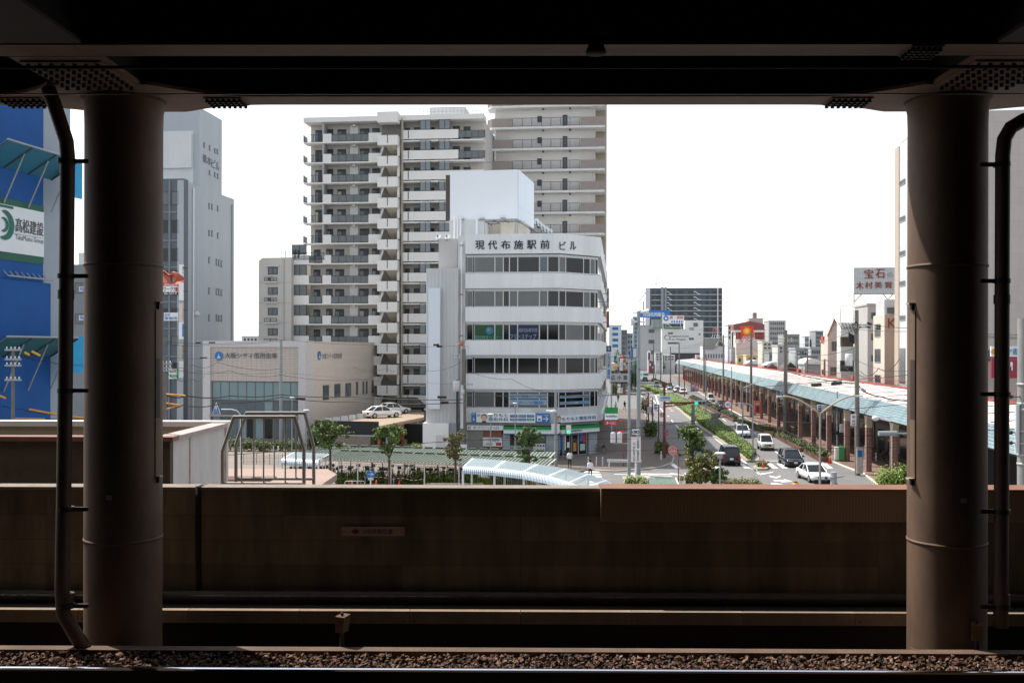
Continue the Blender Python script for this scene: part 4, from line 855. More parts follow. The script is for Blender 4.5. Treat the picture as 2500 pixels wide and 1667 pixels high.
# projecting vertical sign column
tt=hb.empty('projecting_sign','tall stack of narrow white projecting signs at the corner of the grey block','sign'); q=hb.rect(438,645,449,923,-.9)
mb=MB()
for i,(a,b,m_) in enumerate(((646,686,WHITE),(690,733,WHITE),(740,785,M('#cfc8c2',.5)),(786,828,WHITE),(837,880,M('#b9b0a8',.5)),(881,922,M('#d5d6d6',.5)))): mb.box(q[0],q[1],-1.1,-.9,hb.z(444,b,-.9),hb.z(444,a,-.9),m_)
mb.build('sign_panel',tt); mb=MB()
for y in (656,712,758,800,858,905): z=hb.z(444,y,-.9); mb.box(q[1],q[1]+.6,-1.0,-.95,z,z+.15,DGREY)
mb.build('bracket',tt); mb=MB()
xl=hb.x(445,-1.1); xh=hb.x(448.5,-1.1)
mb.text('貸\nス\nペ\nー\nス',xl,xh,hb.z(444,684,-1.1),hb.z(444,650,-1.1),-1.13,INK,bold=.04); mb.text('フ\nィ\nッ\nト\nネ\nス',xl,xh,hb.z(444,780,-1.1),hb.z(444,743,-1.1),-1.13,M('#a03030',.5),bold=.04)
mb.box(xl,xh,-1.12,-1.1,hb.z(444,822,-1.1),hb.z(444,790,-1.1),SIGNB); mb.text('カ\nイ\nロ',xl,xh,hb.z(444,874,-1.1),hb.z(444,842,-1.1),-1.13,INK,bold=.04); mb.build('lettering',tt)
# small building seen between pipe and column
lb=Fr(180,150); t=lb.empty('small_office','low grey office block glimpsed between the left pipe and column','building')
MB().box(lb.x(150),lb.x(300),0,10,0,lb.z(190,646),M('#7c8388',.7,var=.1)).build('body',t); MB().box(lb.x(165),lb.x(300),3,9,lb.z(190,646),lb.z(190,617,3),OFFW).build('roof_block',t)
for y in (690,765,835): win(t,lb.x(183),lb.x(212),lb.z(190,y+26),lb.z(190,y),-.03,DGREY,GCU,n=2)
for k,s in ((700,'階'),(770,'階')): mb=MB().box(lb.x(194),lb.x(206),-.12,-.05,lb.z(190,k+12),lb.z(190,k),WHITE); mb.text(s,lb.x(195,-.14),lb.x(205,-.14),lb.z(190,k+11),lb.z(190,k+1),-.14,SIGNB,bold=.03); mb.build('window_notice',t)
# blue sheeted building under construction
bb_=Fr(105,62,ang=R(10.5)-YAW-R(90)); # x runs along the street face away from us
t=bb_.empty('sheeted_building','building wrapped in deep blue construction sheeting with teal mesh canopies','building')
BLS=M('#055196',.75,var=.14,scale=.5,bump=.25,bscale=2); BGY=M('#9ba5ae',.8,var=.08,scale=.4); TEAL=M('#17708f',.6,var=.12,scale=.6); TEALD=M('#1c6670',.7,var=.12)
def bx_(px): return bb_.x(px)
def bz(px,py): return bb_.at(px,py)[1]
XN=bx_(-60); XE=bx_(181)
MB().box(XN,XE,.3,12,0,bz(105,225),BGY).build('body',t)
MB().box(XN,bx_(105),.0,.28,bz(105,690),bz(105,200),BLS).build('blue_sheet',t); MB().box(XN,bx_(120),-.1,.28,0,bz(105,690)-.02,BLS).build('blue_sheet',t)
GB=M('#1e5c4a',.6,var=.08)
def band(za_,zb_,m_,y,nm): MB().box(XN,bx_(105)-.02,y,-.005,za_,zb_,m_).build(nm,t)
# heights from the near edge of the face
Z=lambda py:bz(105,py)
band(Z(638+8),Z(504),GB,-.04,'green_band'); band(Z(628),Z(519),M('#dfe4e8',.6,var=.04),-.07,'banner')
mb=MB(); ya=-.1
def tS(s,px0,px1,z0,z1,m_,bold=.02): mb.text(s,bx_(px0),bx_(px1),z0,z1,ya,m_,bold=bold)
tS('髙松建設',34,102,Z(578),Z(545),DGREY,.035); mb.box(bx_(28),bx_(102),ya,ya+.02,Z(583),Z(582),GREYP); tS('TakaMatsu Group',34,102,Z(599),Z(584),DGREY,.01); mb.build('lettering',t)
mb=MB(); cxx=bx_(3); zc=Z(566); 
def arc(r0,r1,a0,a1,m_,ox=0,oz=0):
    n=20; v=[];f=[]
    for i in range(n+1):
        a=a0+(a1-a0)*i/n; wv=math.sin(math.pi*i/n)**.6; rr=(r0+r1)/2; hw=(r1-r0)/2*wv
        v+=[(cxx+ox+(rr-hw)*math.cos(a),-.1,zc+oz+(rr-hw)*math.sin(a)),(cxx+ox+(rr+hw)*math.cos(a),-.1,zc+oz+(rr+hw)*math.sin(a))]
    for i in range(n): f.append((2*i,2*i+1,2*i+3,2*i+2))
    mb.a(v,f,m_)
EG=M('#1f6a5c',.6,var=0); arc(.55,1.0,-1.9,1.7,EG); arc(.25,.5,-1.9,1.9,EG); mb.box(cxx-.8,cxx+.9,-.1,-.09,zc+1.0,zc+1.15,EG); mb.build('emblem',t)
for (py,nm,m_,hp) in ((398,'mesh_canopy',TEAL,52),(832,'mesh_canopy',TEALD,40)):
    z0=Z(py); out=2.0; mb=MB(); a0,a1=XN,bx_(105)+.6; 
    mb.a([(a0,-.1,z0-.9),(a1,-.1,z0-.9),(a1,-out,z0+.2),(a0,-out,z0+.2),(a0,-.1,z0-.95),(a1,-.1,z0-.95),(a1,-out,z0+.15),(a0,-out,z0+.15)],[(0,1,2,3),(7,6,5,4),(0,3,7,4),(1,5,6,2),(3,2,6,7),(0,4,5,1)],m_)
    n=int((a1-a0)/1.7)
    for i in range(n+1): xx=a0+(a1-a0)*i/n; mb.tube((xx,-.12,z0-.98),(xx,-out,z0+.12),.05,DGREY,n=5); mb.tube((xx,-.12,z0-3.0),(xx,-out*.75,z0-.1),.05,GREYP,n=5)
    mb.tube((a0,-out,z0+.2),(a1,-out,z0+.2),.06,GREYP,n=5); mb.build(nm,t)
    MB().box(bx_(106),bx_(152) if py<500 else bx_(200),-1.4,-1.3,z0-2.0,z0+.3,M('#1f9ccf',.6,var=.1)).build('side_mesh',t)
mb=MB(); mb.tube((bx_(8),-.3,Z(683)),(bx_(118),-.3,Z(683)),.05,GREYP,n=5)
for k in range(8): xx=bx_(8)+k*(bx_(118)-bx_(8))/8; mb.tube((xx,-.3,Z(683)),(xx,0,Z(683)+.3),.04,GREYP,n=4)
mb.build('scaffold_tube',t)
# =============== PARKING DECK ===============
pk=Fr(760,113,ang=R(12)-YAW); t=pk.empty('parking_deck','two level parking deck with dark ribbed wall beside the bank','parking deck')
zp=lambda y,x=860:pk.z(x,y)
MB().box(pk.x(770),pk.x(923),0,.25,zp(1062),zp(1028),M('#232427',.7,var=.1,kind='tile',size=(9,.35),mort=.03,h2='#111111')).build('ribbed_wall',t)
MB().box(pk.x(770),pk.x(905),-.15,.3,0,zp(1062)-.02,M('#857a76',.85,kind='tile',size=(2.6,9),mort=.02,var=.2,scale=6)).build('base_wall',t); MB().box(pk.x(770),pk.x(915),-.2,.3,zp(1063)+.0,zp(1061.5),OFFW).build('string_course',t)
DKZ=zp(1027)-.4
DECK=M('#a08d7b',.85,var=.2,scale=1)
q=pk.hor if hasattr(pk,'hor') else None
def pG(px,py,z): 
    p=G(px,py,z); l=pk.loc(p); return l[0],l[1]
pts=[pG(790,1027,DKZ),pG(925,1030,DKZ),pG(925,1040,DKZ),pG(1035,1018,DKZ),pG(1035,1000,DKZ),pG(930,1000,DKZ)]
MB().prism(pts,DKZ-.35,DKZ,DECK).build('deck_slab',t)
pA=pG(925,1040,DKZ); pB=pG(1035,1018,DKZ)
mb=MB()
for k in range(7): u=k/6; x=pA[0]+(pB[0]-pA[0])*u; y=pA[1]+(pB[1]-pA[1])*u; mb.box(x-.12,x+.12,y-.12,y+.12,0,DKZ-.35,GREYP if k%3 else RED)
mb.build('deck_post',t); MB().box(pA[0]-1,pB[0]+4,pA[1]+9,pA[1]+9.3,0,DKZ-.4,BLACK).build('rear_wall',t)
for k in range(10): u=k/10; a=pG(803+u*190,1027-u*28,DKZ+.3); MB().box(a[0]-.4,a[0]+.4,a[1]-.05,a[1]+.05,DKZ,DKZ+.6,OFFW).build('number_board',t)
# sloping drive
mb=MB(); 
# =============== FAR BUILDINGS ===============
def block(px0,px1,ytop,d,col,lab,cat='building',name='building',depth=12,rows=None,cols=3,wy=None,side=None,group=None,ang=GRID,wm=None,whf=.5,wwf=.55,extra=None,margin=.08,frame=None,roof=None):
    if px0>1700:      # right of the street the receding left side shows too: keep its far edge at px0
        n_=min(1515+(px0-1515)*(1+depth/d),px0+(px1-px0)*.5); depth=((n_-1515)/(px0-1515)-1)*d; px0=n_
    fr=Fr(px0,d,ang=ang); t=fr.empty(name,lab,cat,group); x1=fr.x(px1); z1=fr.z((px0+px1)/2,ytop); m_=M(col,.8,var=.09,scale=.25,vstreak=3)
    MB().box(0,x1,0,depth,0,z1,m_).build('wall',t); MB().box(-.12,x1+.12,-.12,depth+.12,z1-.02,z1+.25,roof or m_).build('roof',t)
    if rows:
        h=z1/rows if wy is None else (z1-fr.z(px0,wy))/rows; proto=None
        for r_ in range(rows):
            for c in range(cols):
                xx=x1*(margin+(1-2*margin)*(c+.5)/cols); hw=x1*(1-2*margin)/cols*wwf/2; z=z1-h*(r_+.5)
                if proto is None: proto=win(t,xx-hw,xx+hw,z-h*whf/2,z+h*whf/2,-.04,frame or DGREY,wm or GLASSB,n=2,t=.09); p0=(xx,z); continue
                o=proto.copy(); S.collection.objects.link(o); o.location.x=xx-p0[0]; o.location.z=z-p0[1]
    return fr,t,x1,z1
# dark apartment slab
fr,t,x1,z1=block(1577,1763,704,700,'#5a6167','wide dark grey apartment slab with white floor edges and zigzag stairs in the distance',depth=14,name='apartment_slab')
nF=11; fh=(z1-fr.z(1600,870))/12.6
for k in range(13):
    z=z1-.8-fh*k; MB().box(fr.x(1590),x1,-.9,-.05,z-fh,z-fh+.35,M('#c9cfd3',.6,var=.04)).build('floor_edge',t)
    for j,(a,b) in enumerate(((1592,1597),(1602,1615),(1640,1648),(1655,1668),(1680,1692),(1722,1730),(1737,1748),(1756,1761))): MB().box(fr.x(a),fr.x(b),-.12,-.05,z-fh*.8,z-fh*.25,DG).build('window',t)
for a,b in ((1613,1620),(1622,1627)): MB().box(fr.x(a),fr.x(b),-1.3,0,0,z1+.8,M('#8f979b',.7)).build('pier',t)
MB().box(fr.x(1577),fr.x(1587),-.3,.5,0,z1,M('#cfd4d6',.7)).build('end_wall',t); MB().box(fr.x(1751),fr.x(1753),-1.2,0,0,z1,WHITE).build('pier',t)
mb=MB()
for k in range(9):
    z=z1-.8-fh*k-fh*.35
    for xa_,w_ in ((1628,12),(1693,17)): a=fr.x(xa_); b=fr.x(xa_+w_); mb.a([(a,-1.2,z),(a+(b-a)*.3,-1.2,z-.1),(a+(b-a)*.7,-1.2,z-fh*.45),(b,-1.2,z-fh*.5),(b,-1.2,z-fh*.5-.5),(a+(b-a)*.7,-1.2,z-fh*.45-.5),(a+(b-a)*.3,-1.2,z-.6),(a,-1.2,z-.5)],[tuple(range(8))],WHITE)
mb.build('stair_edge',t)
# crane behind
cp=P(1571,760,730); t=empty('tower_crane',(cp.x,cp.y,0),0,'thin tower crane with raised jib behind the distant rooftops','crane'); B=Vector(t.location)
mb=MB().tube((0,0,0),P(1571,735,730)-B,.5,GREYP,n=4); mb.build('mast',t); mb=MB().tube(P(1560,737,730)-B,P(1578,712,730)-B,.3,SIGNRED,n=4); mb.tube(P(1578,735,730)-B,P(1605,690,730)-B,.25,OFFW,n=4); mb.tube(P(1600,695,730)-B,P(1608,676,730)-B,.3,GREYP,n=4); mb.build('jib',t); MB().tube(P(1560,733,730)-B,P(1559,702,730)-B,.08,GREYP,n=4).tube(P(1559,702,730)-B,P(1577,733,730)-B,.06,GREYP,n=4).build('stay',t)
# credit union building with blue sign
fr,t,x1,z1=block(1563,1618,795,520,'#b1b3b3','grey office building carrying a blue rooftop sign',rows=5,cols=1,wwf=.3,whf=.35,wy=925)
fs=Fr(1562,512); t=fs.empty('rooftop_sign','wide blue rooftop sign with white lettering above the grey office building','sign'); q=fs.rect(1562,757,1636,775); MB().box(q[0],q[1],0,.5,q[2],q[3],SIGNB).build('board',t); mb=MB(); mb.text('成協信用組合',fs.x(1570,-.1),fs.x(1623,-.1),fs.z(1600,772,-.1),fs.z(1600,762.5,-.1),-.1,WHITE,bold=.04); mb.build('lettering',t)
mb=MB(); [mb.tube((q[0]+(q[1]-q[0])*k/6,.3,z1-1),(q[0]+(q[1]-q[0])*k/6,.3,q[3]),.12,DGREY,n=4) for k in range(7)]; mb.build('support',t)
MB().box(fs.x(1592),fs.x(1618),4,8,z1-1,fs.z(1600,779,4),M('#9aa39d',.8)).build('plinth',t)
# white salon building
fr,t,x1,z1=block(1616,1717,804,475,'#d9d9d6','white blank walled building with small windows and script lettering')
MB().box(fr.x(1672),x1,.2,10,0,fr.z(1700,782),M('#dcdcd9',.8,var=.05)).build('upper_block',t)
for (a,b,c,d) in ((1631,811,1643,816),(1693,788,1704,797),(1683,800,1694,806),(1706,813,1710,819),(1682,824,1694,830),(1630,835,1657,840)): q=fr.rect(a,b,c,d); win(t,q[0],q[1],q[2],q[3],-.05,GREYP,GLASSB,n=2,t=.1)
mb=MB(); c=fr.at(1629,824,-.1); 
for k in range(24):
    a=2*math.pi*k/24; b=2*math.pi*(k+1)/24; mb.tube((c[0]+1.25*math.cos(a),-.1,c[1]+1.1*math.sin(a)),(c[0]+1.25*math.cos(b),-.1,c[1]+1.1*math.sin(b)),.12,DGREY,n=4)
mb.text('HAIR&MAKE STUDIO',fr.x(1637,-.1),fr.x(1682,-.1),fr.z(1650,823,-.1),fr.z(1650,819.5,-.1),-.1,DGREY,bold=.02); mb.text('Les Anges',fr.x(1636,-.1),fr.x(1674,-.1),fr.z(1650,832,-.1),fr.z(1650,825.5,-.1),-.1,DGREY,bold=.01); mb.build('lettering',t)
q=fr.rect(1636,862,1718,880,-.4); MB().box(q[0],q[1],-.4,.1,q[2],q[3],M('#3f464b',.3,var=.15,kind='tile',size=(1.1,9),mort=.08,h2='#1d2226')).build('glazed_front',t)
fs=Fr(1617,470); t=fs.empty('rooftop_sign','white rooftop sign with blue emblem and red lettering on the white building','sign'); q=fs.rect(1617,770,1670,790); MB().box(q[0],q[1],0,.4,q[2],q[3],WHITE).build('board',t)
mb=MB(); c=fs.at(1626,777,-.05); mb.tube((c[0],-.05,c[1]),(c[0],-.12,c[1]),1.25,SIGNB,n=20); mb.tube((c[0],-.12,c[1]),(c[0],-.14,c[1]),.6,WHITE,n=16); mb.text('質・買取',fs.x(1635,-.1),fs.x(1668,-.1),fs.z(1650,779,-.1),fs.z(1650,771.5,-.1),-.1,SIGNRED,bold=.05); [mb.box(fs.x(1639+k*6,-.1),fs.x(1642+k*6,-.1),-.12,-.1,fs.z(1650,788,-.1),fs.z(1650,783,-.1),SIGNB) for k in range(5)]; mb.build('lettering',t)
mb=MB(); mb.box(fs.x(1623),fs.x(1664),1,3,fs.z(1650,803),fs.z(1650,799),M('#4d7a6a',.6)); mb.tube((fs.x(1620),1,fs.z(1650,803)),(fs.x(1618),0,fs.z(1650,790)),.1,WHITE); mb.tube((fs.x(1664),1,fs.z(1650,803)),(fs.x(1661),0,fs.z(1650,790)),.1,WHITE); mb.build('support',t)
# neon bowling sign
fs=Fr(1739,400); t=fs.empty('neon_sign','pink script neon sign on a slanted frame above a tiled roof','sign'); mb=MB(); mb.text('バザー',fs.x(1739,0),fs.x(1757,0),fs.z(1745,816),fs.z(1745,797),0,M('#d98a86',.5,var=0),bold=.05); mb.build('lettering',t); mb=MB()
for k in range(4): a=fs.at(1741+k*5,816); b=fs.at(1737+k*6,826); mb.tube((a[0],0,a[1]),(b[0],0,b[1]),.1,WHITE,n=4)
mb.build('support',t)
# temple-like hall with gables
hf=Fr(1720,392); t=hf.empty('gabled_hall','long white hall with sweeping grey roof and gables behind the arcade','building'); zq=lambda y:hf.z(1750,y)
mb=MB().box(hf.x(1716),hf.x(1775),0,14,0,zq(845),OFFW); mb.build('wall',t)
RG=M('#8f8f8c',.8,var=.1); mb=MB(); mb.a([(hf.x(1715),-.5,zq(852)),(hf.x(1742),-.5,zq(852)),(hf.x(1757),-.5,zq(826)),(hf.x(1717),-.5,zq(826)),(hf.x(1715),-.1,zq(852)),(hf.x(1742),-.1,zq(852)),(hf.x(1757),-.1,zq(826)),(hf.x(1717),-.1,zq(826))],[(0,1,2,3),(7,6,5,4),(0,4,5,1),(1,5,6,2),(2,6,7,3),(3,7,4,0)],RG)
mb.xprism([(hf.x(1740),zq(853)),(hf.x(1750),zq(846)),(hf.x(1757),zq(834)),(hf.x(1766),zq(845)),(hf.x(1776),zq(853)),(hf.x(1776),zq(851)),(hf.x(1766),zq(840)),(hf.x(1757),zq(826)),(hf.x(1749),zq(843)),(hf.x(1740),zq(850))],-.6,8,RG); mb.build('roof',t)
for k in range(8): 
    x=1722+k*6.5; q=hf.rect(x,864,x+2.4,874); MB().box(q[0],q[1],-.08,0,q[2],q[3],DG).build('window',t)
# red brick building with sun sign
fr,t,x1,z1=block(1786,1868,806,292,'#d8cdc3','brick red games hall with pale frame and arched red top'); z=lambda y:fr.z(1820,y)
BRED=M('#8f4a44',.8,var=.12); mb=MB(); mb.xprism([(fr.x(1790),z(806)),(fr.x(1866),z(806)),(fr.x(1866),z(792)),(fr.x(1860),z(790)),(fr.x(1830),z(784)),(fr.x(1800),z(790)),(fr.x(1790),z(792))],-.3,8,M('#8a5a58',.8,var=.08)); mb.build('red_top',t)
MB().box(fr.x(1831),fr.x(1865),2,8,z(790),z(776),M('#b9aca4',.8)).build('roof_block',t); MB().box(fr.x(1843),fr.x(1852),4,6,z(776),z(762),M('#7d7a77',.6)).build('water_tank',t)
for a,b in ((1796,1800),(1802,1810),(1843,1848),(1849,1865)): MB().box(fr.x(a),fr.x(b),-.2,0,z(828),z(811),BRED).build('brick_panel',t)
MB().box(fr.x(1786),fr.x(1868),-.5,0,z(811),z(806),WHITE).build('cornice',t)
fs=Fr(1809,288); t=fs.empty('sun_sign','square red sign with a yellow sunburst on the brick games hall','sign'); q=fs.rect(1809,795.5,1840,825); MB().box(q[0],q[1],0,.4,q[2],q[3],M('#d9412b',.5,var=.03)).build('board',t)
mb=MB(); c=fs.at(1823,808,-.05); YL=M('#f0b62c',.5,var=0); v=[];
for k in range(32): a=math.pi*k/16; r_=(1.45 if k%2==0 else .75)*(1 if k%4 else .85); v.append((c[0]+r_*math.cos(a),-.08,c[1]+r_*math.sin(a)))
mb.a([(c[0],-.09,c[1])]+v,[(0,1+k,1+(k+1)%32) for k in range(32)],YL); mb.tube((c[0],-.1,c[1]),(c[0],-.14,c[1]),.3,M('#f6e3b0',.5,var=0),n=14); mb.text('ARROW',fs.x(1813,-.1),fs.x(1834,-.1),fs.z(1820,823.5,-.1),fs.z(1820,820.5,-.1),-.12,WHITE,bold=.05); mb.build('sunburst',t)
fs=Fr(1796,284); t=fs.empty('shop_sign','white sign strip with red slanted katakana below the sun sign','sign'); q=fs.rect(1794,829,1856,837); MB().box(q[0],q[1],0,.3,q[2],q[3],WHITE).build('board',t); mb=MB().text('タウン',fs.x(1803,-.05),fs.x(1847,-.05),fs.z(1820,837,-.05),fs.z(1820,829,-.05),-.08,SIGNRED,bold=.05); mb.build('lettering',t)
# distant apartments
block(1769,1785,794,300,'#c9cdcd','slim pale block carrying a small white sign box',rows=3,cols=1,wy=830)
for (a,b,y,d,c,r_,cc,lab) in ((1865,1918,784,420,'#a9a9a6',8,7,'large distant grey apartment block right of the games hall'),(1899,1952,817,400,'#9b9a97',4,9,'low distant apartment slab right of the large grey one'),(1976,2010,809,430,'#8f9496',7,6,'dark distant apartment tower left of the gabled house'),(1955,1975,822,440,'#c0c4c6',3,3,'small pale distant block between two apartment buildings'),
    (1487,1517,795,330,'#ccd3d7',4,1,'white far office with blue windows beyond the corner building'),(1517,1531,807,350,'#68727a',6,2,'narrow dark grey far block beyond the corner building'),(1531,1546,815,360,'#aebac2',5,2,'pale blue grey far block beyond the corner building'),(1546,1562,775,300,'#8799a8',10,1,'slim blue grey far tower beside the loudspeaker pole'),
    (590,632,822,300,'#c7c9c9',2,4,'small far white rooftop block left of the apartment wing'),(1600,1617,862,452,'#b7bab9',3,2,'grey low building below the white blank walled one'),(1620,1648,868,456,'#c9cbca',2,3,'pale low shop building at the far start of the arcade')):
    block(a,b,y,d,c,lab,rows=r_,cols=cc,wy=min(880,y+14*r_),depth=14,wm=SIGNB if 'blue windows' in lab else None)
# low roofs behind the arcade
LOW=[(1778,1845,849,150,'#a9adb6','windowless lilac grey shed behind the arcade',8,0,0),(1796,1812,870,146,'#dcc59c','small cream stuccoed kiosk house behind the arcade',4,1,1),(1815,1862,868,142,'#d8c291','cream low building with flat parapet behind the arcade',6,1,3),(1865,1905,862,165,'#8d918f','grey shed roofed building behind the arcade',8,1,3),
 (1885,1940,845,190,'#b4b6b4','pale grey block with wide windows behind the arcade',8,2,4),(1850,1885,836,185,'#c9c4b6','beige block with a slanting wall behind the arcade',8,2,2),(1925,1965,852,175,'#9da3a6','grey metal clad building behind the arcade',8,1,3),(1960,2005,850,185,'#adb2b5','light grey workshop with brown roof edge behind the arcade',8,1,4),(1940,1995,872,130,'#7f8385','dark low workshop right behind the arcade roof',6,1,3),(1700,1722,868,170,'#c2c4c3','small pale house behind the far arcade',6,1,2)]
for a,b,y,d,c,lab,dep,r_,cc in LOW: block(a,b,y,max(d,31.8*2440/(a-1515)),c,lab,depth=dep,rows=r_ or None,cols=cc or 1,wy=y+18,name='low_building')
# curved white roofs
for a,b,y,d,lab in ((1825,1870,880,132,'rounded white shed roof behind the arcade'),(1872,1915,884,132,'second rounded white shed roof to its right behind the arcade'),(1965,2003,876,120,'white barrel roof beside the gabled house')):
    fr=Fr(a,31.0*2440/(a-1515)); t=fr.empty('white_roofed_shed',lab,'shed'); x1=fr.x(b); zt_=fr.z(a,y); mb=MB().box(0,x1,0,6,0,zt_-.7,GREYP); mb.build('wall',t)
    mb=MB(); n=8; pts=[(-.2+(x1+.4)*k/n,zt_-.7+.8*math.sin(math.pi*k/n)**.6) for k in range(n+1)]; mb.xprism(pts+[(x1+.2,zt_-.9),(-.2,zt_-.9)],-.3,6.3,M('#e8e8e6',.5,var=.04)); mb.build('roof',t)
# pitched house roofs
for a,b,y,d,lab in ((1870,1900,893,118,'dark pitched tile roof just behind the red railing'),(1915,1945,890,120,'grey pitched tile roof right of the dark one')):
    fr=Fr(a,30.6*2440/(a-1515)); t=fr.empty('tiled_house',lab,'house'); x1=fr.x(b); z=fr.z(a,y); MB().box(0,x1,0,6,0,z-.8,OFFW).build('wall',t); mb=MB(); mb.xprism([(-.4,z-.9),(x1/2,z+.5),(x1+.4,z-.9),(x1+.4,z-1.1),(-.4,z-1.1)],-.4,6.4,M('#4c4a49',.7,var=.15)); mb.build('roof',t)
# ---- right cluster
# jewellery rooftop sign
fs=Fr(2085,137); t=fs.empty('rooftop_sign','large ribbed pale rooftop sign with rust red lettering near the right column','sign'); q=fs.rect(2085,652,2300,717)
MB().box(q[0],q[1],0,.35,q[2],q[3],M('#c5ccd0',.6,var=.06,kind='tile',size=(.22,9),mort=.02,h2='#9ba3a8')).build('board',t)
LR=M('#8c3828',.6,var=.12,scale=4); mb=MB()
for ch,x,y0,y1,w_ in (('宝',2110,658,680,22),('石',2138,657,679,22),('木',2090,688,707,18),('村',2112,688,705,18),('美',2135,688,704,18),('賞',2160,688,704,18),('堂',2185,688,704,18)): mb.text(ch,fs.x(x,-.1),fs.x(x+w_,-.1),fs.z(x,y1,-.1),fs.z(x,y0,-.1),-.12,LR,bold=.05)
mb.text('の',fs.x(2166,-.1),fs.x(2179,-.1),fs.z(2170,677,-.1),fs.z(2170,665,-.1),-.12,GREYP,bold=.04); mb.build('lettering',t)
mb=MB(); 
for a,b,c,d in ((2085,717,2085,745),(2104,718,2086,736),(2155,717,2168,732),(2168,732,2180,718)): u=fs.at(a,b,.4); v_=fs.at(c,d,.4); mb.tube((u[0],.4,u[1]),(v_[0],.4,v_[1]),.07,M('#b98a72',.6),n=5)
mb.tube((fs.x(2085),.4,fs.z(2085,717,.4)),(fs.x(2300),.4,fs.z(2085,717,.4)),.12,GREYP,n=5); mb.build('support_frame',t)
# grey block behind
fr,t,x1,z1=block(2086,2150,745,139,'#b9b6b3','grey rendered block behind the corner poles',rows=3,cols=1,wwf=.5,whf=.3,wy=900,depth=8)
# K building
fr=Fr(2160,119); t=fr.empty('building','cream and tan corner building with a big red letter on its wall','building'); ky=fr.side(2132,850,0)[0]; kz=fr.z(2160,768)
MB().box(0,9,.1,ky,0,kz,M('#d5c6ba',.8,var=.07,vstreak=3)).build('wall',t); MB().box(-.02,9,0,.1,0,kz,M('#b9a595',.8,var=.05)).build('tan_wall',t)
mb=MB().text('K',fr.x(2168,-.1),fr.x(2189,-.1),fr.z(2170,801,-.1),fr.z(2170,777,-.1),-.1,LR if 'LR' in globals() else RED,bold=.014); mb.build('lettering',t)
MB().box(.2,9,1,5,kz,fr.z(2165,731,1),M('#c9cccd',.7)).build('roof_block',t); MB().box(.5,9,.8,1.1,fr.z(2160,765,.8),fr.z(2160,751,.8),GCU).build('roof_window',t)
for y0,y1 in ((790,823),(851,885),(915,935)): a=fr.side(2150,y0,0); b_=fr.side(2136,y0,0); c_=fr.side(2143,y1,0); swin(t,a[0],b_[0],c_[1],a[1],-.02,GREYP,GCU,n=2,out=-1)
# roof sign on it
p=P(2143,757,125); tq=empty('roof_sign',p,0,'small blank white lettering sign with a round figure on the cream corner roof','sign'); mb=MB().box(.2,.85,-.05,.05,.1,.75,M('#dfe0e0',.5)); mb.box(.3,.75,-.08,-.05,.25,.6,GREYP); mb.build('board',tq); MB().ball((-.05,0,.6),.16,.1,.16,WHITE,10).ball((-.05,0,.2),.2,.12,.26,WHITE,10).box(-.25,.15,-.05,.05,.72,.76,INK).tube((.1,0,-.6),(.1,0,.1),.04,GREYP).build('figure',tq)
# gabled house
hf=Fr(2021,156); t=hf.empty('gabled_house','narrow pinkish house with a steep gable and a curved balcony','house'); z=lambda y:hf.z(2040,y)
PK=M('#cdbcb1',.8,var=.08); mb=MB(); mb.xprism([(hf.x(2021),0),(hf.x(2053),0),(hf.x(2053),z(805)),(hf.x(2036),z(780)),(hf.x(2021),z(815))],0,2.5,PK); mb.build('wall',t)
mb=MB(); mb.a([(hf.x(2036),-.3,z(778)),(hf.x(2052),-.3,z(806)),(hf.x(2054),2.6,z(806)),(hf.x(2040),2.6,z(778))],[(0,1,2,3)],M('#5d5654',.8,var=.2)); mb.xprism([(hf.x(2019),z(819)),(hf.x(2036),z(778)),(hf.x(2037),z(781)),(hf.x(2021),z(821))],-.4,0,M('#8a5a4a',.8)); mb.build('roof',t)
for a,b,c,d in ((2030,833,2044,857),(2027,896,2043,915)): q=hf.rect(a,b,c,d); win(t,q[0],q[1],q[2],q[3],-.05,M('#a0705c',.6),GCU,n=2,t=.08)
hf2=Fr(2052,147); t=hf2.empty('balcony_house','pale house with arched balcony openings beside the gabled house','house'); z=lambda y:hf2.z(2070,y)
MB().box(hf2.x(2053),hf2.x(2086),.6,2.8,0,z(788),M('#cfd0cc',.8,var=.07)).build('wall',t)
for a,b in ((788,822),(846,880),(907,925)): MB().box(hf2.x(2052),hf2.x(2086),-.3,.6,z(b),z(a),M('#c6ccc8',.8,var=.06)).build('balcony',t)
MB().box(hf2.x(2053),hf2.x(2086),.3,.62,z(907),z(880),M('#3a3c3d',.8)).build('opening',t); MB().box(hf2.x(2055),hf2.x(2084),.3,.62,z(846),z(824),M('#5a4d45',.8)).build('opening',t)
mb=MB(); 
for k in range(9): x=2086+k*5; q=hf2.at(x,880,-.0); mb.tube((q[0],0,z(883)),(q[0],0,z(870)),.03,DGREY,n=4)
mb.tube((hf2.x(2086),0,z(870)),(hf2.x(2132),0,z(870)),.04,DGREY,n=4); mb.build('railing',t)
mb=MB().path([(hf2.x(2053),.2,z(790)),(hf2.x(2053),.2,z(752)),(hf2.x(2057),.2,z(746)),(hf2.x(2078),.2,z(745)),(hf2.x(2083),.2,z(748)),(hf2.x(2084),.2,z(788))],.05,M('#c08a78',.6)); mb.build('roof_frame',t)
fr,t,x1,z1=block(2004,2022,835,160,'#d9c4b0','slim cream wing with red roof box beside the gabled house',rows=1,cols=1,wy=880,depth=6); MB().box(fr.x(2010),x1,.2,2,z1,z1+.9,M('#b03a34',.6)).build('roof_box',t); q=fr.rect(2006,902,2017,914); MB().box(q[0],q[1],-.2,0,q[2],q[3],M('#a13a38',.6)).build('red_panel',t)
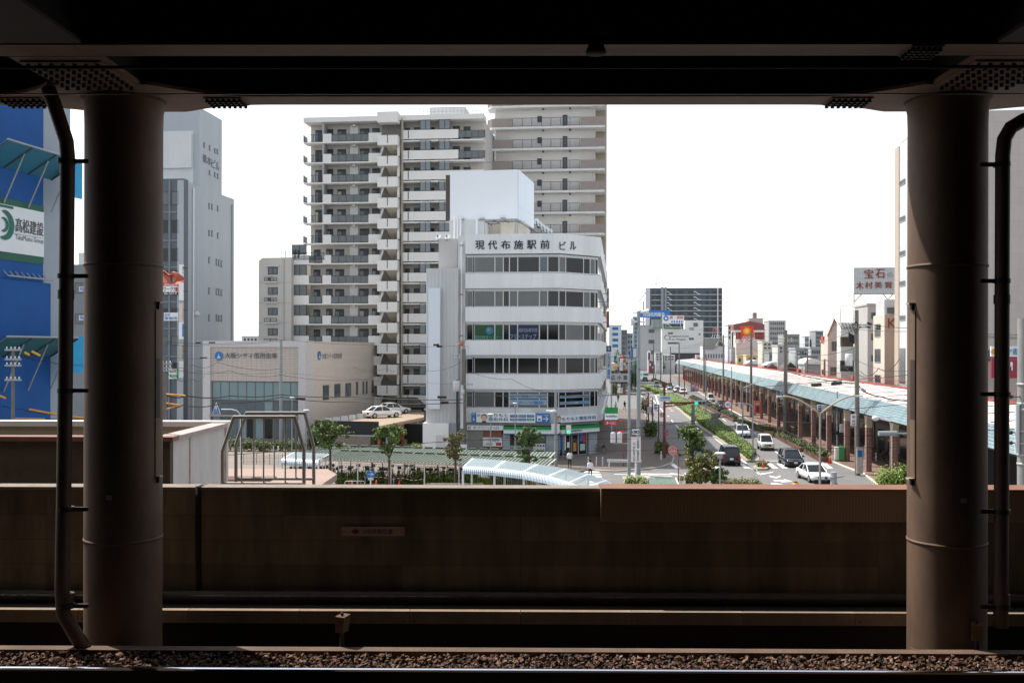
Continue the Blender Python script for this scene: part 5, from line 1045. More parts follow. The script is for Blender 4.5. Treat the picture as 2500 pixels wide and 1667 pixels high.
# tall right building: the receding left side ends at the tan strip
tf=Fr(2299,98); t=tf.empty('tall_side_building','tall pale grey building behind the right column with a tan corner strip','building'); ty=tf.side(2197,850,0)[0]; ty2=tf.side(2187,850,0)[0]; tz=tf.z(2420,270)
MB().box(0,22,0,ty,0,tz,M('#b9b3ae',.8,var=.05,kind='tile',size=(2.4,1.6),mort=.01,h2='#9d9893')).build('wall',t)
MB().box(-.15,3,ty,ty2,0,tz-.4,M('#b8a99b',.8,var=.05)).build('corner_strip',t); MB().box(-.06,-.001,0,ty-.05,0,tz-.3,M('#c9cdd0',.7,var=.04)).build('side_panel',t)
for y in (435,525,610,684,769):
    for (p_,q_) in ((2212,2199),(2250,2235)): a=tf.side(p_,y,0); b_=tf.side(q_,y,0); c_=tf.side(p_,y+13,0); swin(t,a[0],b_[0],c_[1],a[1],-.08,GREYP,GLASSB,n=1,out=-1)
a=tf.side(2212,850,0); b_=tf.side(2199,850,0); c_=tf.side(2206,935,0); MB().box(-.12,-.06,a[0],b_[0],c_[1],a[1],GCU).build('stair_window',t)
q=tf.rect(2406,853,2420,883,-.05); win(t,q[0],q[1],q[2],q[3],-.05,GREYP,GCU,n=1,t=.06)
fs=Fr(2420,94); t=fs.empty('shop_sign','white bookshop board above a red panel with white swirls, right of the right column','sign'); q=fs.rect(2420,845,2510,870); MB().box(q[0],q[1],0,.3,q[2],q[3],WHITE).build('board',t); q=fs.rect(2421,871,2510,923); MB().box(q[0],q[1],0,.3,q[2],q[3],M('#9a3246',.6,var=.1)).build('red_panel',t)
mb=MB().text('ヤ書店',fs.x(2458,-.1),fs.x(2500,-.1),fs.z(2460,866,-.1),fs.z(2460,850,-.1),-.1,SIGNB,bold=.03); c=fs.at(2426,858,-.1); mb.tube((c[0],-.05,c[1]),(c[0],-.1,c[1]),.25,M('#e0a030',.5),n=14)
for dx in (0,9): c=fs.at(2461+dx,890,-.1); mb.ball((c[0],-.05,c[1]),.13,.05,.28,WHITE,10).ball((c[0]+.05,-.05,c[1]-.4),.07,.04,.2,WHITE,8)
mb.build('lettering',t)
# =============== ARCADE ===============
class AFr(Fr):
    def __init__(s): s.o=Vector((0,0,0)); s.a=GRID; s.ex=Vector((math.cos(s.a),-math.sin(s.a),0)); s.ey=Vector((math.sin(s.a),math.cos(s.a),0))
af=AFr(); t=empty('arcade_canopy',af.w(22.9,60),-GRID,'long shopping street arcade with pale blue slatted fascia, white roof and brick columns','arcade')
yy=lambda d:(d+2.47)/.994-60
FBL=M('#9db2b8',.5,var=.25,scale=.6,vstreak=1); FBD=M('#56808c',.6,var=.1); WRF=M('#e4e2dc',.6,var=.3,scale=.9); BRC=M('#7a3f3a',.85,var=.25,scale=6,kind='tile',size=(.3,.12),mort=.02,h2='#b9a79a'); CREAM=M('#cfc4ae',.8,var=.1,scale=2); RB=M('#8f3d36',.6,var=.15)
Y0,Y1=-14,350
mb=MB()
for i in range(7):
    u=i/7; x=-.9+u*1.0; z=5.6+u*1.3; mb.box(x,x+.1,Y0,Y1,z,z+.165,FBL)
mb.a([(-.84,Y0,5.6),(.16,Y0,6.9),(.16,Y1,6.9),(-.84,Y1,5.6)],[(0,1,2,3)],FBD); mb.build('fascia',t)
y=Y0; sm=None
while y<Y1:
    if sm is None: sm=MB().a([(-.93,0,5.6),(.1,0,6.9),(.1,.14,6.9),(-.93,.14,5.6)],[(0,1,2,3)],FBD).build('fascia_seam',t); c=sm
    else: c=sm.copy(); S.collection.objects.link(c)
    c.location.y=y; y+=8.76
mb=MB(); mb.a([(.1,Y0,6.93),(6.1,Y0,7.4),(6.1,Y1,7.4),(.1,Y1,6.93),(.1,Y0,6.85),(6.1,Y0,7.3),(6.1,Y1,7.3),(.1,Y1,6.85)],[(0,1,2,3),(7,6,5,4),(0,3,7,4),(1,5,6,2),(0,4,5,1),(3,2,6,7)],WRF); mb.build('roof',t)
mb=MB(); y=Y0; k=0
while y<Y1:
    m_=RB if k%3==0 else (GREYP if k%3==1 else M('#c9867c',.6)); w_=.2 if k%3==0 else .1
    hh=.055 if k%3==0 else .022
    mb.a([(.1,y,6.93+hh),(6.1,y,7.4+hh),(6.1,y+w_,7.4+hh),(.1,y+w_,6.93+hh),(.1,y,6.9),(6.1,y,7.37),(6.1,y+w_,7.37),(.1,y+w_,6.9)],[(0,1,2,3),(0,4,5,1),(3,2,6,7),(0,3,7,4)],m_); y+=rnd.uniform(1.7,2.5)*(1 if y<110 else 2); k+=1
mb.a([(3.0,Y0,7.23),(3.1,Y0,7.24),(3.1,Y1,7.24),(3.0,Y1,7.23)],[(0,1,2,3)],RB); mb.build('roof_rib',t)
mb=MB().box(6.0,6.2,Y0,Y1,7.38,7.62,RB).box(6.1,6.14,Y0,Y1,8.2,8.24,RB); y=Y0; k=0
while y<Y1:
    mb.box(6.12,6.14,y,y+.025,7.6,8.2,RB)
    if k%70==10: mb.box(5.9,6.4,y,y+1.2,7.6,8.15,RB)
    y+=.55 if y<160 else 1.1; k+=1
mb.build('roof_railing',t)
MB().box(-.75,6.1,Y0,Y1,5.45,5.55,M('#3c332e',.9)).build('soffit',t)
mb=MB().box(6.2,8,Y0,Y1,0,5.6,M('#262321',.8,var=.5,scale=.4)); mb.build('shop_back_wall',t)  # coloured near black to carry the arcade's interior shade
cp_=None
mb=MB().box(-.24,.24,-.26,.26,0,4.2,BRC); colo=mb.build('brick_column',t)
mb=MB(); pts=[(-.27,4.2),(-.27,4.7),(-.45,5.1),(-1.0,5.44),(1.0,5.44),(.45,5.1),(.27,4.7),(.27,4.2)]; mb.yprism([(p[0],p[1]) for p in pts][::-1],-.25,.25,CREAM); cap=mb.build('column_cap',t)
ds=[84+8.8*k for k in range(-2,33)]
for i,d in enumerate(ds):
    for o in (colo,cap):
        c=o if i==0 else o.copy()
        if i: S.collection.objects.link(c)
        c.location.y=yy(d)
# shop fronts under the arcade : individual coloured fronts
SF=['#3b3630','#5a2a28','#22303c','#79695a','#1a2a1c','#3b3b3b','#4d3a24','#69645a','#1f2328','#4f4f55']
mb=MB(); y=0; k=0
for k in range(30):
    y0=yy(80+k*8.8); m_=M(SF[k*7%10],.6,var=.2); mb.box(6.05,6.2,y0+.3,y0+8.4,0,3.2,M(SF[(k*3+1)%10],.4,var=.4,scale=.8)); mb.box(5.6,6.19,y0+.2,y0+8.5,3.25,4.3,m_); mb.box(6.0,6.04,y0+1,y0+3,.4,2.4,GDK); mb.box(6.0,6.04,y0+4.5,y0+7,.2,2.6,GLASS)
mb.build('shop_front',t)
# planters by the arcade kerb
def leafm(mb,cs,n,s,mats,core=True,seed=0,cm=None):
    r_=random.Random(seed); tot=sum((c[1]*c[2]+c[1]*c[3]+c[2]*c[3]) for c in cs)
    for c in cs:
        (cx,cy,cz),rx,ry,rz=c[0],c[1],c[2],c[3]
        k=int(n*(rx*ry+rx*rz+ry*rz)/tot)
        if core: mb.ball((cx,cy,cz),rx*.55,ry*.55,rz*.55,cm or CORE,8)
        for i in range(k):
            u=r_.uniform(-1,1); a=r_.uniform(0,6.283); q=math.sqrt(1-u*u); rr=r_.uniform(.45,1.0)**.6*(1.12+.16*math.sin(7*a+5*u)+.1*math.sin(13*a-9*u))
            d=Vector((q*math.cos(a),q*math.sin(a),u)); p=Vector((cx+d.x*rx*rr,cy+d.y*ry*rr,cz+d.z*rz*rr))
            d=(d+Vector((r_.uniform(-.8,.8),r_.uniform(-.8,.8),r_.uniform(-.3,.9)))).normalized(); e=d.orthogonal().normalized(); f=d.cross(e); b=r_.uniform(0,6.28); e2=e*math.cos(b)+f*math.sin(b); f2=d.cross(e2); ss=s*r_.uniform(.6,1.4)
            m_=mats[0] if r_.random()<.5 else mats[r_.randrange(len(mats))]
            mb.a([p-e2*ss,p-f2*ss*.55,p+e2*ss,p+f2*ss*.55],[(0,1,2,3)],m_)
    return mb
def shrub(px,py,wpx,hpx,lab,mats=(LEAFB,LEAFA,LEAFC),d=None,n=500,s=.08,name='shrub',grp=None,seed=1,cat='shrub'):
    p=G(px,py) if d is None else P(px,py,d); d=d or (p.y); sc=d/F; w_=wpx*sc/2; h=hpx*sc
    t=empty(name,(p.x,p.y,0 if d is None else p.z),0,lab,cat,grp); r_=random.Random(seed)
    nb=max(2,int(wpx/ (hpx*.8)+.5)); cs=[]
    for i in range(nb): x=-w_+2*w_*(i+.5)/nb; cs.append(((x,r_.uniform(-.2,.2),h*r_.uniform(.45,.58)),w_/nb*1.35,min(w_/nb*1.3,1.0),h*r_.uniform(.45,.55)))
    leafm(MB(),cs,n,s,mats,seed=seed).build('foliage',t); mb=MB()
    for i in range(4): mb.tube((r_.uniform(-w_,w_)*.6,0,0),(r_.uniform(-w_,w_)*.7,0,h*.5),.03,BARK,n=5)
    mb.build('stem',t); return t
for i,(a,b,hh) in enumerate((((1680,975),(1790,1030),1.0),((1800,1037),(1880,1062),.9),((1888,1066),(1953,1103),1.1),((1962,1106),(2002,1128),1.2),((1590,930),(1660,962),.9))):
    A=G(*a);B=G(*b); e=Vector((math.cos(GRID),-math.sin(GRID),0)); t=empty('brick_planter',A,0,['long brick planter with railing beside the far lane','brick planter with shrubs behind the yellow bollard','brick planter with tall shrubs below the middle lamp','rounded brick planter with bushes next to the orange cones','low far planter at the start of the arcade'][i],'planter')
    mb=MB(); D=B-A; n=e*.95; mb.prism([tuple((Vector((0,0,0))+q)[:2]) for q in (Vector((0,0,0)),D,D+n,n)][::1],0,.45,M('#6b4a40',.85,var=.25,scale=3)); mb.build('brick_edge',t)
    cs=[]; m=int(D.length/1.1); r_=random.Random(i)
    for k in range(m): q=D*((k+.5)/m)+n*.5; h=hh*r_.uniform(.5,1.0); 
    for k in range(m):
        q=D*((k+.5)/m)+n*r_.uniform(.4,.6); h=hh*r_.uniform(.35,.8)
        cs.append(((q.x,q.y,.45+h*.4),.7,.6,h*.6))
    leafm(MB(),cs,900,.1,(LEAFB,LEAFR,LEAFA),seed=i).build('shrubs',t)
    mb=MB()
    for k in range(int(D.length/.35)): q=D*(k*.35/D.length)+n*.9; mb.tube((q.x,q.y,.4),(q.x,q.y,1.15),.02,DKMETAL,n=4)
    mb.tube(n*.9+Vector((0,0,1.15)),n*.9+D+Vector((0,0,1.15)),.03,DKMETAL,n=4); mb.build('railing',t)
# =============== MEDIAN HEDGE ===============
def hedge(name,Lp,Rp,h,n,s,mats,lab,seed=3,z0=.15):
    r_=random.Random(seed); Lq=[G(*p,z=z0) for p in Lp]; Rq=[G(*p,z=z0) for p in Rp]; o=Lq[0]; t=empty(name,(o.x,o.y,0),0,lab,'hedge'); B=Vector((o.x,o.y,0)); mb=MB()
    Lq=[p-B for p in Lq]; Rq=[p-B for p in Rq]
    for i in range(len(Lq)-1): # dark inner body
        a,b,c,d=Lq[i],Lq[i+1],Rq[i+1],Rq[i]; sh=lambda p,q:p.lerp(q,.12); aa,dd=sh(a,d),sh(d,a); bb_2,cc=sh(b,c),sh(c,b)
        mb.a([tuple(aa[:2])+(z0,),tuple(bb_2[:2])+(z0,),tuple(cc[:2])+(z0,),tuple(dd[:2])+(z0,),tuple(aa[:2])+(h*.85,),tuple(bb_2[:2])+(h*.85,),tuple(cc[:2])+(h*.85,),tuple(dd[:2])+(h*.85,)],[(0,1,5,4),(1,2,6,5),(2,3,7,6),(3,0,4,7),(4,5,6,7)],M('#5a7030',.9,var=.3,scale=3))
    for k in range(n):
        # denser towards the near end
        u=r_.random()**.6*(len(Lq)-1); i=min(int(u),len(Lq)-2); f=u-i; a=Lq[i].lerp(Lq[i+1],f); b=Rq[i].lerp(Rq[i+1],f); v=r_.random(); q=r_.random()
        if q<.6: z=h*r_.uniform(.86,1.05); bump=1
        else: z=r_.uniform(z0+.05,h); v=0.04*r_.random() if r_.random()<.5 else 1-.04*r_.random(); bump=0
        p=a.lerp(b,v); p=Vector((p.x,p.y,z-(.12*abs(2*v-1)**4*h if bump else 0)+.06*math.sin(p.x*3)+.05*math.sin(p.y*2.3)))
        d=Vector((r_.uniform(-.7,.7),r_.uniform(-.7,.7),1 if bump else .3)).normalized(); e=d.orthogonal().normalized(); f2=d.cross(e); al=r_.uniform(0,6.28); e2=e*math.cos(al)+f2*math.sin(al); g=d.cross(e2); ss=s*r_.uniform(.6,1.4)
        mb.a([p-e2*ss,p-g*ss*.6,p+e2*ss,p+g*ss*.6],[(0,1,2,3)],mats[r_.randrange(len(mats))])
    mb.build('foliage',t); return t
hedge('median_hedge',[(1604,962),(1663,1001),(1713,1040),(1775,1082),(1832,1126)],[(1640,963),(1690,986),(1738,1018),(1793,1064),(1846,1110)],.75,26000,.095,(LEAFC,LEAFA,LEAFA,LEAFB),'long bright green clipped hedge on the central reservation')
hedge('median_hedge',[(1566,944),(1590,956),(1600,962)],[(1572,943),(1612,954),(1622,962)],.9,1500,.16,(LEAFC,LEAFA,LEAFB),'short far hedge on the central reservation beyond the zebra crossing',seed=5)
shrub(1860,1143,26,22,'small tuft of weeds on the tiny traffic island',(LEAFA,LEAFR),n=300,s=.1,seed=4)
# =============== FORECOURT : cycle park ===============
def roofrow(xa_,ya_,xb_,yb_,z,wd,rise,lab,posts=True):
    A=G(xa_,ya_,z); B=G(xb_,yb_,z); D=B-A; a=-math.atan2(D.y,D.x); L=D.length; t=empty('cycle_park_roof',(A.x,A.y,0),-a,lab,'canopy','green striped cycle park roofs')
    m_=M('#b4b9ac',.6,var=.2,scale=.8); g_=M('#35493d',.6,var=.2)
    mb=MB(); mb.a([(0,0,z),(L,0,z),(L,wd,z+rise),(0,wd,z+rise),(0,0,z-.05),(L,0,z-.05),(L,wd,z+rise-.05),(0,wd,z+rise-.05)],[(0,1,2,3),(7,6,5,4),(0,4,5,1),(2,6,7,3),(1,5,6,2),(3,7,4,0)],m_)
    n=int(L/.3)
    for i in range(n): x=i*L/n; mb.a([(x,0,z+.05),(x+.15,0,z+.05),(x+.15,wd,z+rise+.05),(x,wd,z+rise+.05),(x,0,z),(x+.15,0,z),(x+.15,wd,z+rise),(x,wd,z+rise)],[(0,1,2,3),(0,4,5,1),(3,7,4,0),(1,5,6,2)],g_)
    mb.build('roof_sheet',t)
    mb=MB()
    for i in range(int(L/1.0)): mb.tube((i*1.0,wd,z+rise+.1),(i*1.0+.7,wd,z+rise+.1),.09,g_,n=6)
    mb.build('ridge_cap',t); mb=MB().box(0,L,-.04,.02,z-.14,z-.05,M('#c0a79a',.6)); mb.build('eave_beam',t); mb=MB()
    for i in range(int(L/3)+1): x=.1+i*3.0; mb.tube((x,.15,0),(x,.15,z-.05),.05,WHITE,n=8); mb.tube((x,wd-.2,0),(x,wd-.2,z+rise-.05),.05,GREYP,n=8)
    mb.build('post',t)
    mb=MB()
    for i in range(int(L/.18)): mb.tube((i*.18,wd-.1,.1),(i*.18,wd-.1,1.5),.012,WHITE,n=4,caps=False)
    mb.tube((0,wd-.1,1.5),(L,wd-.1,1.5),.02,WHITE,n=4); mb.build('bar_fence',t); return t
roofrow(790,1120,1333,1141,2.15,3.2,.35,'nearer green striped roof over the parked bicycles')
roofrow(745,1104.5,1340,1121,2.35,3.0,.3,'farther green striped roof behind its twin')
# curved blue canopy
def canopy(Ns,Fs,z,lab,ends=0,sub=32):
    N=[G(a,b,z) for a,b in Ns]; Q=[G(a,b,z) for a,b in Fs]; o=N[0]; B=Vector((o.x,o.y,0)); t=empty('walkway_canopy',B,0,lab,'canopy','blue and white corrugated walkway canopies')
    CB=M('#7399b5',.4,var=.06); CW=M('#d5dde2',.4,var=.04); CT_=M('#93a4ab',.45,var=.1,scale=.8); CT2=M('#a9b8be',.45,var=.08,scale=.8)
    mb=MB(); prof=[(0,0),(.18,-.04),(.34,-.14),(.45,-.3),(.48,-.5)]
    for i in range(len(N)-1):
        for k in range(sub):
            u0,u1=k/sub,(k+1)/sub; a=N[i].lerp(N[i+1],u0)-B; b=N[i].lerp(N[i+1],u1)-B; c=Q[i].lerp(Q[i+1],u1)-B; d=Q[i].lerp(Q[i+1],u0)-B
            o1=(a-d); o1.z=0; o1.normalize(); hi=.02 if k%2 else 0
            edge=(k<2 or k>sub-3); mt=CW if edge else (CT_ if k%2 else CT2); ms=CW if k%2 else CB
            z_=Vector((0,0,hi)); mb.a([a+z_,b+z_,c+z_,d+z_],[(0,1,2,3)],mt)
            for j in range(4):
                p0,p1=prof[j],prof[j+1]; q=lambda P_,pr:P_+o1*(pr[0]+hi)+Vector((0,0,pr[1]+hi)); mb.a([q(a,p0),q(a,p1),q(b,p1),q(b,p0)],[(0,1,2,3)],ms)
                q2=lambda P_,pr:P_-o1*(pr[0])+Vector((0,0,pr[1])); mb.a([q2(d,p0),q2(d,p1),q2(c,p1),q2(c,p0)],[(0,1,2,3)],ms)
    mb.build('canopy_sheet',t); mb=MB()
    for i in range(len(N)):
        a=N[i]-B; d=Q[i]-B; o1=(a-d).normalized(); mb.tube((a.x+.1*o1.x,a.y+.1*o1.y,0),(a.x+.1*o1.x,a.y+.1*o1.y,z-.3),.08,WHITE,n=10); mb.tube((d.x,d.y,0),(d.x,d.y,z-.3),.08,OFFW,n=10); mb.tube(a+Vector((0,0,-.25)),d+Vector((0,0,-.25)),.05,OFFW,n=6)
    mb.build('post',t); mb=MB()
    for i in range(len(N)-1): mb.tube(N[i]-B+Vector((0,0,-.5)),N[i+1]-B+Vector((0,0,-.5)),.05,M('#c9a18e',.6),n=6)
    mb.build('eave_beam',t); return t
canopy([(1131,1137),(1208,1142),(1280,1150),(1340,1161),(1392,1177),(1424,1190),(1450,1208)],[(1152,1118),(1232,1124),(1312,1133),(1382,1144),(1436,1157),(1480,1172),(1512,1196)],2.9,'long curving blue and white corrugated canopy sweeping down to the right')
canopy([(689,1118),(778,1123)],[(716,1103),(808,1108)],2.7,'short blue and white corrugated canopy left of the cycle park',sub=44)
# =============== PLANTS ===============
def tree(px,d,trunk,blobs,lab,mats,n=1800,s=.11,seed=0,lean=0,tr=.09):
    b=P(px,850,d); t=empty('tree',(b.x,b.y,0),0,lab,'tree'); r_=random.Random(seed); cs=[]; k=d/F; mb=MB()
    def loc(x,y): q=P(x,y,d); return Vector((q.x-b.x,0,q.z))
    tb2=loc(trunk[0],trunk[1]); mb.path([(0,0,0),(tb2.x*.5,0,tb2.z*.5),tb2],tr,BARK,n=8)
    for (x,y,rx,ry) in blobs:
        c=loc(x,y); c.y=r_.uniform(-.5,.5); mb.tube(tb2,c,tr*.55,BARK,r2=tr*.2,n=6)
        m=3+int(rx*ry/60)
        for j in range(m): cs.append(((c.x+r_.uniform(-.5,.5)*rx*k,c.y+r_.uniform(-.5,.5)*rx*k,c.z+r_.uniform(-.5,.5)*ry*k),rx*k*r_.uniform(.35,.62),rx*k*r_.uniform(.4,.6),ry*k*r_.uniform(.35,.62)))
    for (x,y,rx,ry) in blobs:      # loose outer tufts on twigs break the outline
        for j in range(7):
            an=r_.uniform(-.6,3.8); ff=r_.uniform(.9,1.5); c=loc(x+rx*ff*math.cos(an),y-ry*ff*math.sin(an)); c.y=r_.uniform(-.8,.8); mb.tube(loc(x,y),c,tr*.2,BARK,r2=.01,n=4); cs.append(((c.x,c.y,c.z),rx*k*r_.uniform(.2,.48),rx*k*r_.uniform(.2,.45),ry*k*r_.uniform(.2,.5)))
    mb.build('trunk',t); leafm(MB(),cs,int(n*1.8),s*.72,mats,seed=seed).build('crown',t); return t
GT=(LEAFB,LEAFA,LEAFA,LEAFC)
tree(808,80.5,(806,1100),[(780,1055,20,18),(825,1052,20,15),(800,1078,22,18),(775,1040,12,10),(800,1042,14,12)],'bushy pollarded street tree before the dark parking wall',GT,2600,seed=1)
tree(952,79.5,(950,1120),[(945,1055,22,14),(925,1062,14,12),(965,1070,20,18),(950,1095,14,16),(978,1055,10,8)],'pollarded tree with a pale trunk rising through the cycle park roof',GT,2600,seed=2)
tree(1112,80,(1112,1120),[(1100,1070,12,8),(1122,1068,10,10),(1110,1092,14,12),(1112,1115,14,14),(1104,1100,12,12)],'sparse reddish tree at the left end of the long blue canopy',(LEAFR,LEAFB,LEAFA),1500,seed=3)
tree(1294,78.5,(1292,1110),[(1290,1062,20,12),(1283,1080,16,16),(1306,1070,14,14),(1278,1108,10,16),(1290,1122,14,10)],'upright tree in front of the shop windows',(LEAFB,LEAFA,LEAFA),2300,seed=4)
tree(1690,67,(1690,1120),[(1684,1060,22,16),(1700,1075,14,14),(1690,1092,16,14),(1668,1062,9,12),(1705,1098,12,12)],'tall leafy tree left of the black van with a bare trunk',GT,3200,seed=5,s=.1)
tree(1712,66,(1712,1180),[(1712,1130,24,18),(1735,1122,14,14),(1700,1155,22,22),(1678,1122,12,14),(1725,1165,20,18),(1688,1170,16,20)],'reddish bushy tree just above the wall edge',(LEAFR,LEAFA,LEAFB,LEAFC),4200,seed=6,s=.1)
tree(1752,66.5,(1752,1180),[(1752,1150,16,14),(1748,1170,16,14)],'small green tree beside the white topped lamp',GT,1500,seed=8,s=.09)
t=shrub(1800,1200,110,36,'wide reddish bush along the wall edge left of the road arrows',(LEAFR,LEAFA,LEAFC),n=2200,s=.08,seed=9); 
shrub(2180,1204,72,62,'bright green round hedge beside the right column',(LEAFC,LEAFA,M('#6da23a',.5,var=.3)),n=3200,s=.07,seed=10,name='clipped_bush',cat='bush')
shrub(1490+60,1190,46,28,'small green bush on the planter below the slogan board',(LEAFA,LEAFC,LEAFB),n=900,s=.08,seed=11); shrub(1580,1192,30,22,'grassy tuft right of the slogan board post',(LEAFA,LEAFC),n=600,s=.08,seed=12)
for i,(x,y,w_,h,lab,mt) in enumerate(((848,1184,60,30,'rounded dark shrub nearest the tiled stair roof',(LEAFB,LEAFA)),(905,1182,66,30,'dense shrub behind the blue arrow sign',(LEAFB,LEAFA)),(985,1186,80,32,'low shrub right of the blue arrow sign',(LEAFB,LEAFA,LEAFR)),(1055,1186,80,38,'thick green hedge left of the canopy end post',(LEAFA,LEAFC,LEAFB)),(1130,1188,70,40,'thick green hedge around the canopy end post',(LEAFA,LEAFC,LEAFB)),(1175,1190,50,22,'yellowish low plant under the long canopy',(LEAFC,LEAFA)),(1232,1186,62,32,'browning hedge under the middle of the long canopy',(LEAFB,LEAFR,LEAFA)),(1272,1184,34,30,'leafy green bush under the long canopy',(LEAFC,LEAFA)),(1308,1190,40,20,'low plants beside the railings under the canopy',(LEAFA,LEAFB)))):
    shrub(x,y,w_,h,lab,mt+(LEAFA,LEAFC),n=2200,s=.075,seed=20+i,name='hedge',grp='shrubs along the cycle park')
for i,(x,y,w_,h,lab,mt) in enumerate(((590,1103,120,34,'dark planted shrub row in front of the bank entrance',(LEAFB,LEAFR,LEAFA)),(690,1104,110,30,'shrub row in front of the bank pier',(LEAFB,LEAFA,LEAFR)),(768,1098,30,60,'tall dark shrub at the bank corner',(LEAFB,CORE)),(822,1105,60,20,'pale yellow green low bush by the bank wall',(LEAFC,LEAFA)),(1052,1100,90,18,'yellow green hedge at the foot of the louvred tower',(LEAFC,LEAFA)),(1170,1118,60,22,'yellow green bush by the roller shutter',(LEAFC,LEAFB)),(1240,1122,90,14,'dark green low hedge below the shop window',(LEAFB,)),(902,1100,20,36,'small conical cypress by the parking wall',(LEAFB,LEAFA)))):
    shrub(x,y,w_,h,lab,mt,n=1400,s=.1,seed=40+i)
for i,(x,y,w_,h,lab) in enumerate(((1574,1010,18,40,'dark tall shrub by the footway edge near the no entry sign'),(1588,1068,26,40,'dark shrub behind the green box'),(1615,1110,30,34,'reddish shrub at the foot of the brown signal pole'),(1500,965,14,30,'potted greenery on the far footway'),(1548,955,16,60,'tall dark planting between footway and road far up the street'))):
    shrub(x,y,w_,h,lab,(LEAFB,LEAFA,LEAFR) if i!=4 else (LEAFB,CORE),n=700,s=.13,seed=60+i)

q=[G(x,y,2.4) for x,y in ((1583,1166),(1650,1168),(1664,1200),(1590,1202))]; o=Vector((q[0].x,q[0].y,0)); t=empty('green_shelter_roof',o,0,'dark green panelled shelter roof just above the wall edge beside the slogan board','roof')
GRF=M('#4f6a5c',.6,var=.1,kind='floor',h2='#587565',size=(.9,.9),mort=.02); mb=MB(); v=[(p-o) for p in q]; mb.a([(p.x,p.y,p.z) for p in v]+[(p.x,p.y,p.z-.08) for p in v],[(3,2,1,0),(4,5,6,7),(0,1,5,4),(1,2,6,5),(2,3,7,6),(3,0,4,7)],GRF); mb.build('roof_sheet',t)
mb=MB(); mb.tube((v[1].x,v[1].y,v[1].z+.03),(v[2].x,v[2].y,v[2].z+.03),.05,WHITE,n=6); mb.build('edge_trim',t)
for p in v: MB().tube((p.x,p.y,0),(p.x,p.y,p.z-.08),.06,GREYP,n=8).build('post',t)
A=[G(x,y) for x,y in ((1519,1172),(1585,1168),(1600,1215),(1530,1215))]; t=empty('stone_planter',A[0],0,'low stone edged planting bed around the slogan board post','planter'); MB().prism([((p-A[0]).x,(p-A[0]).y) for p in A][::-1],0,.35,M('#a39a8c',.9,var=.2)).build('stone_edge',t)
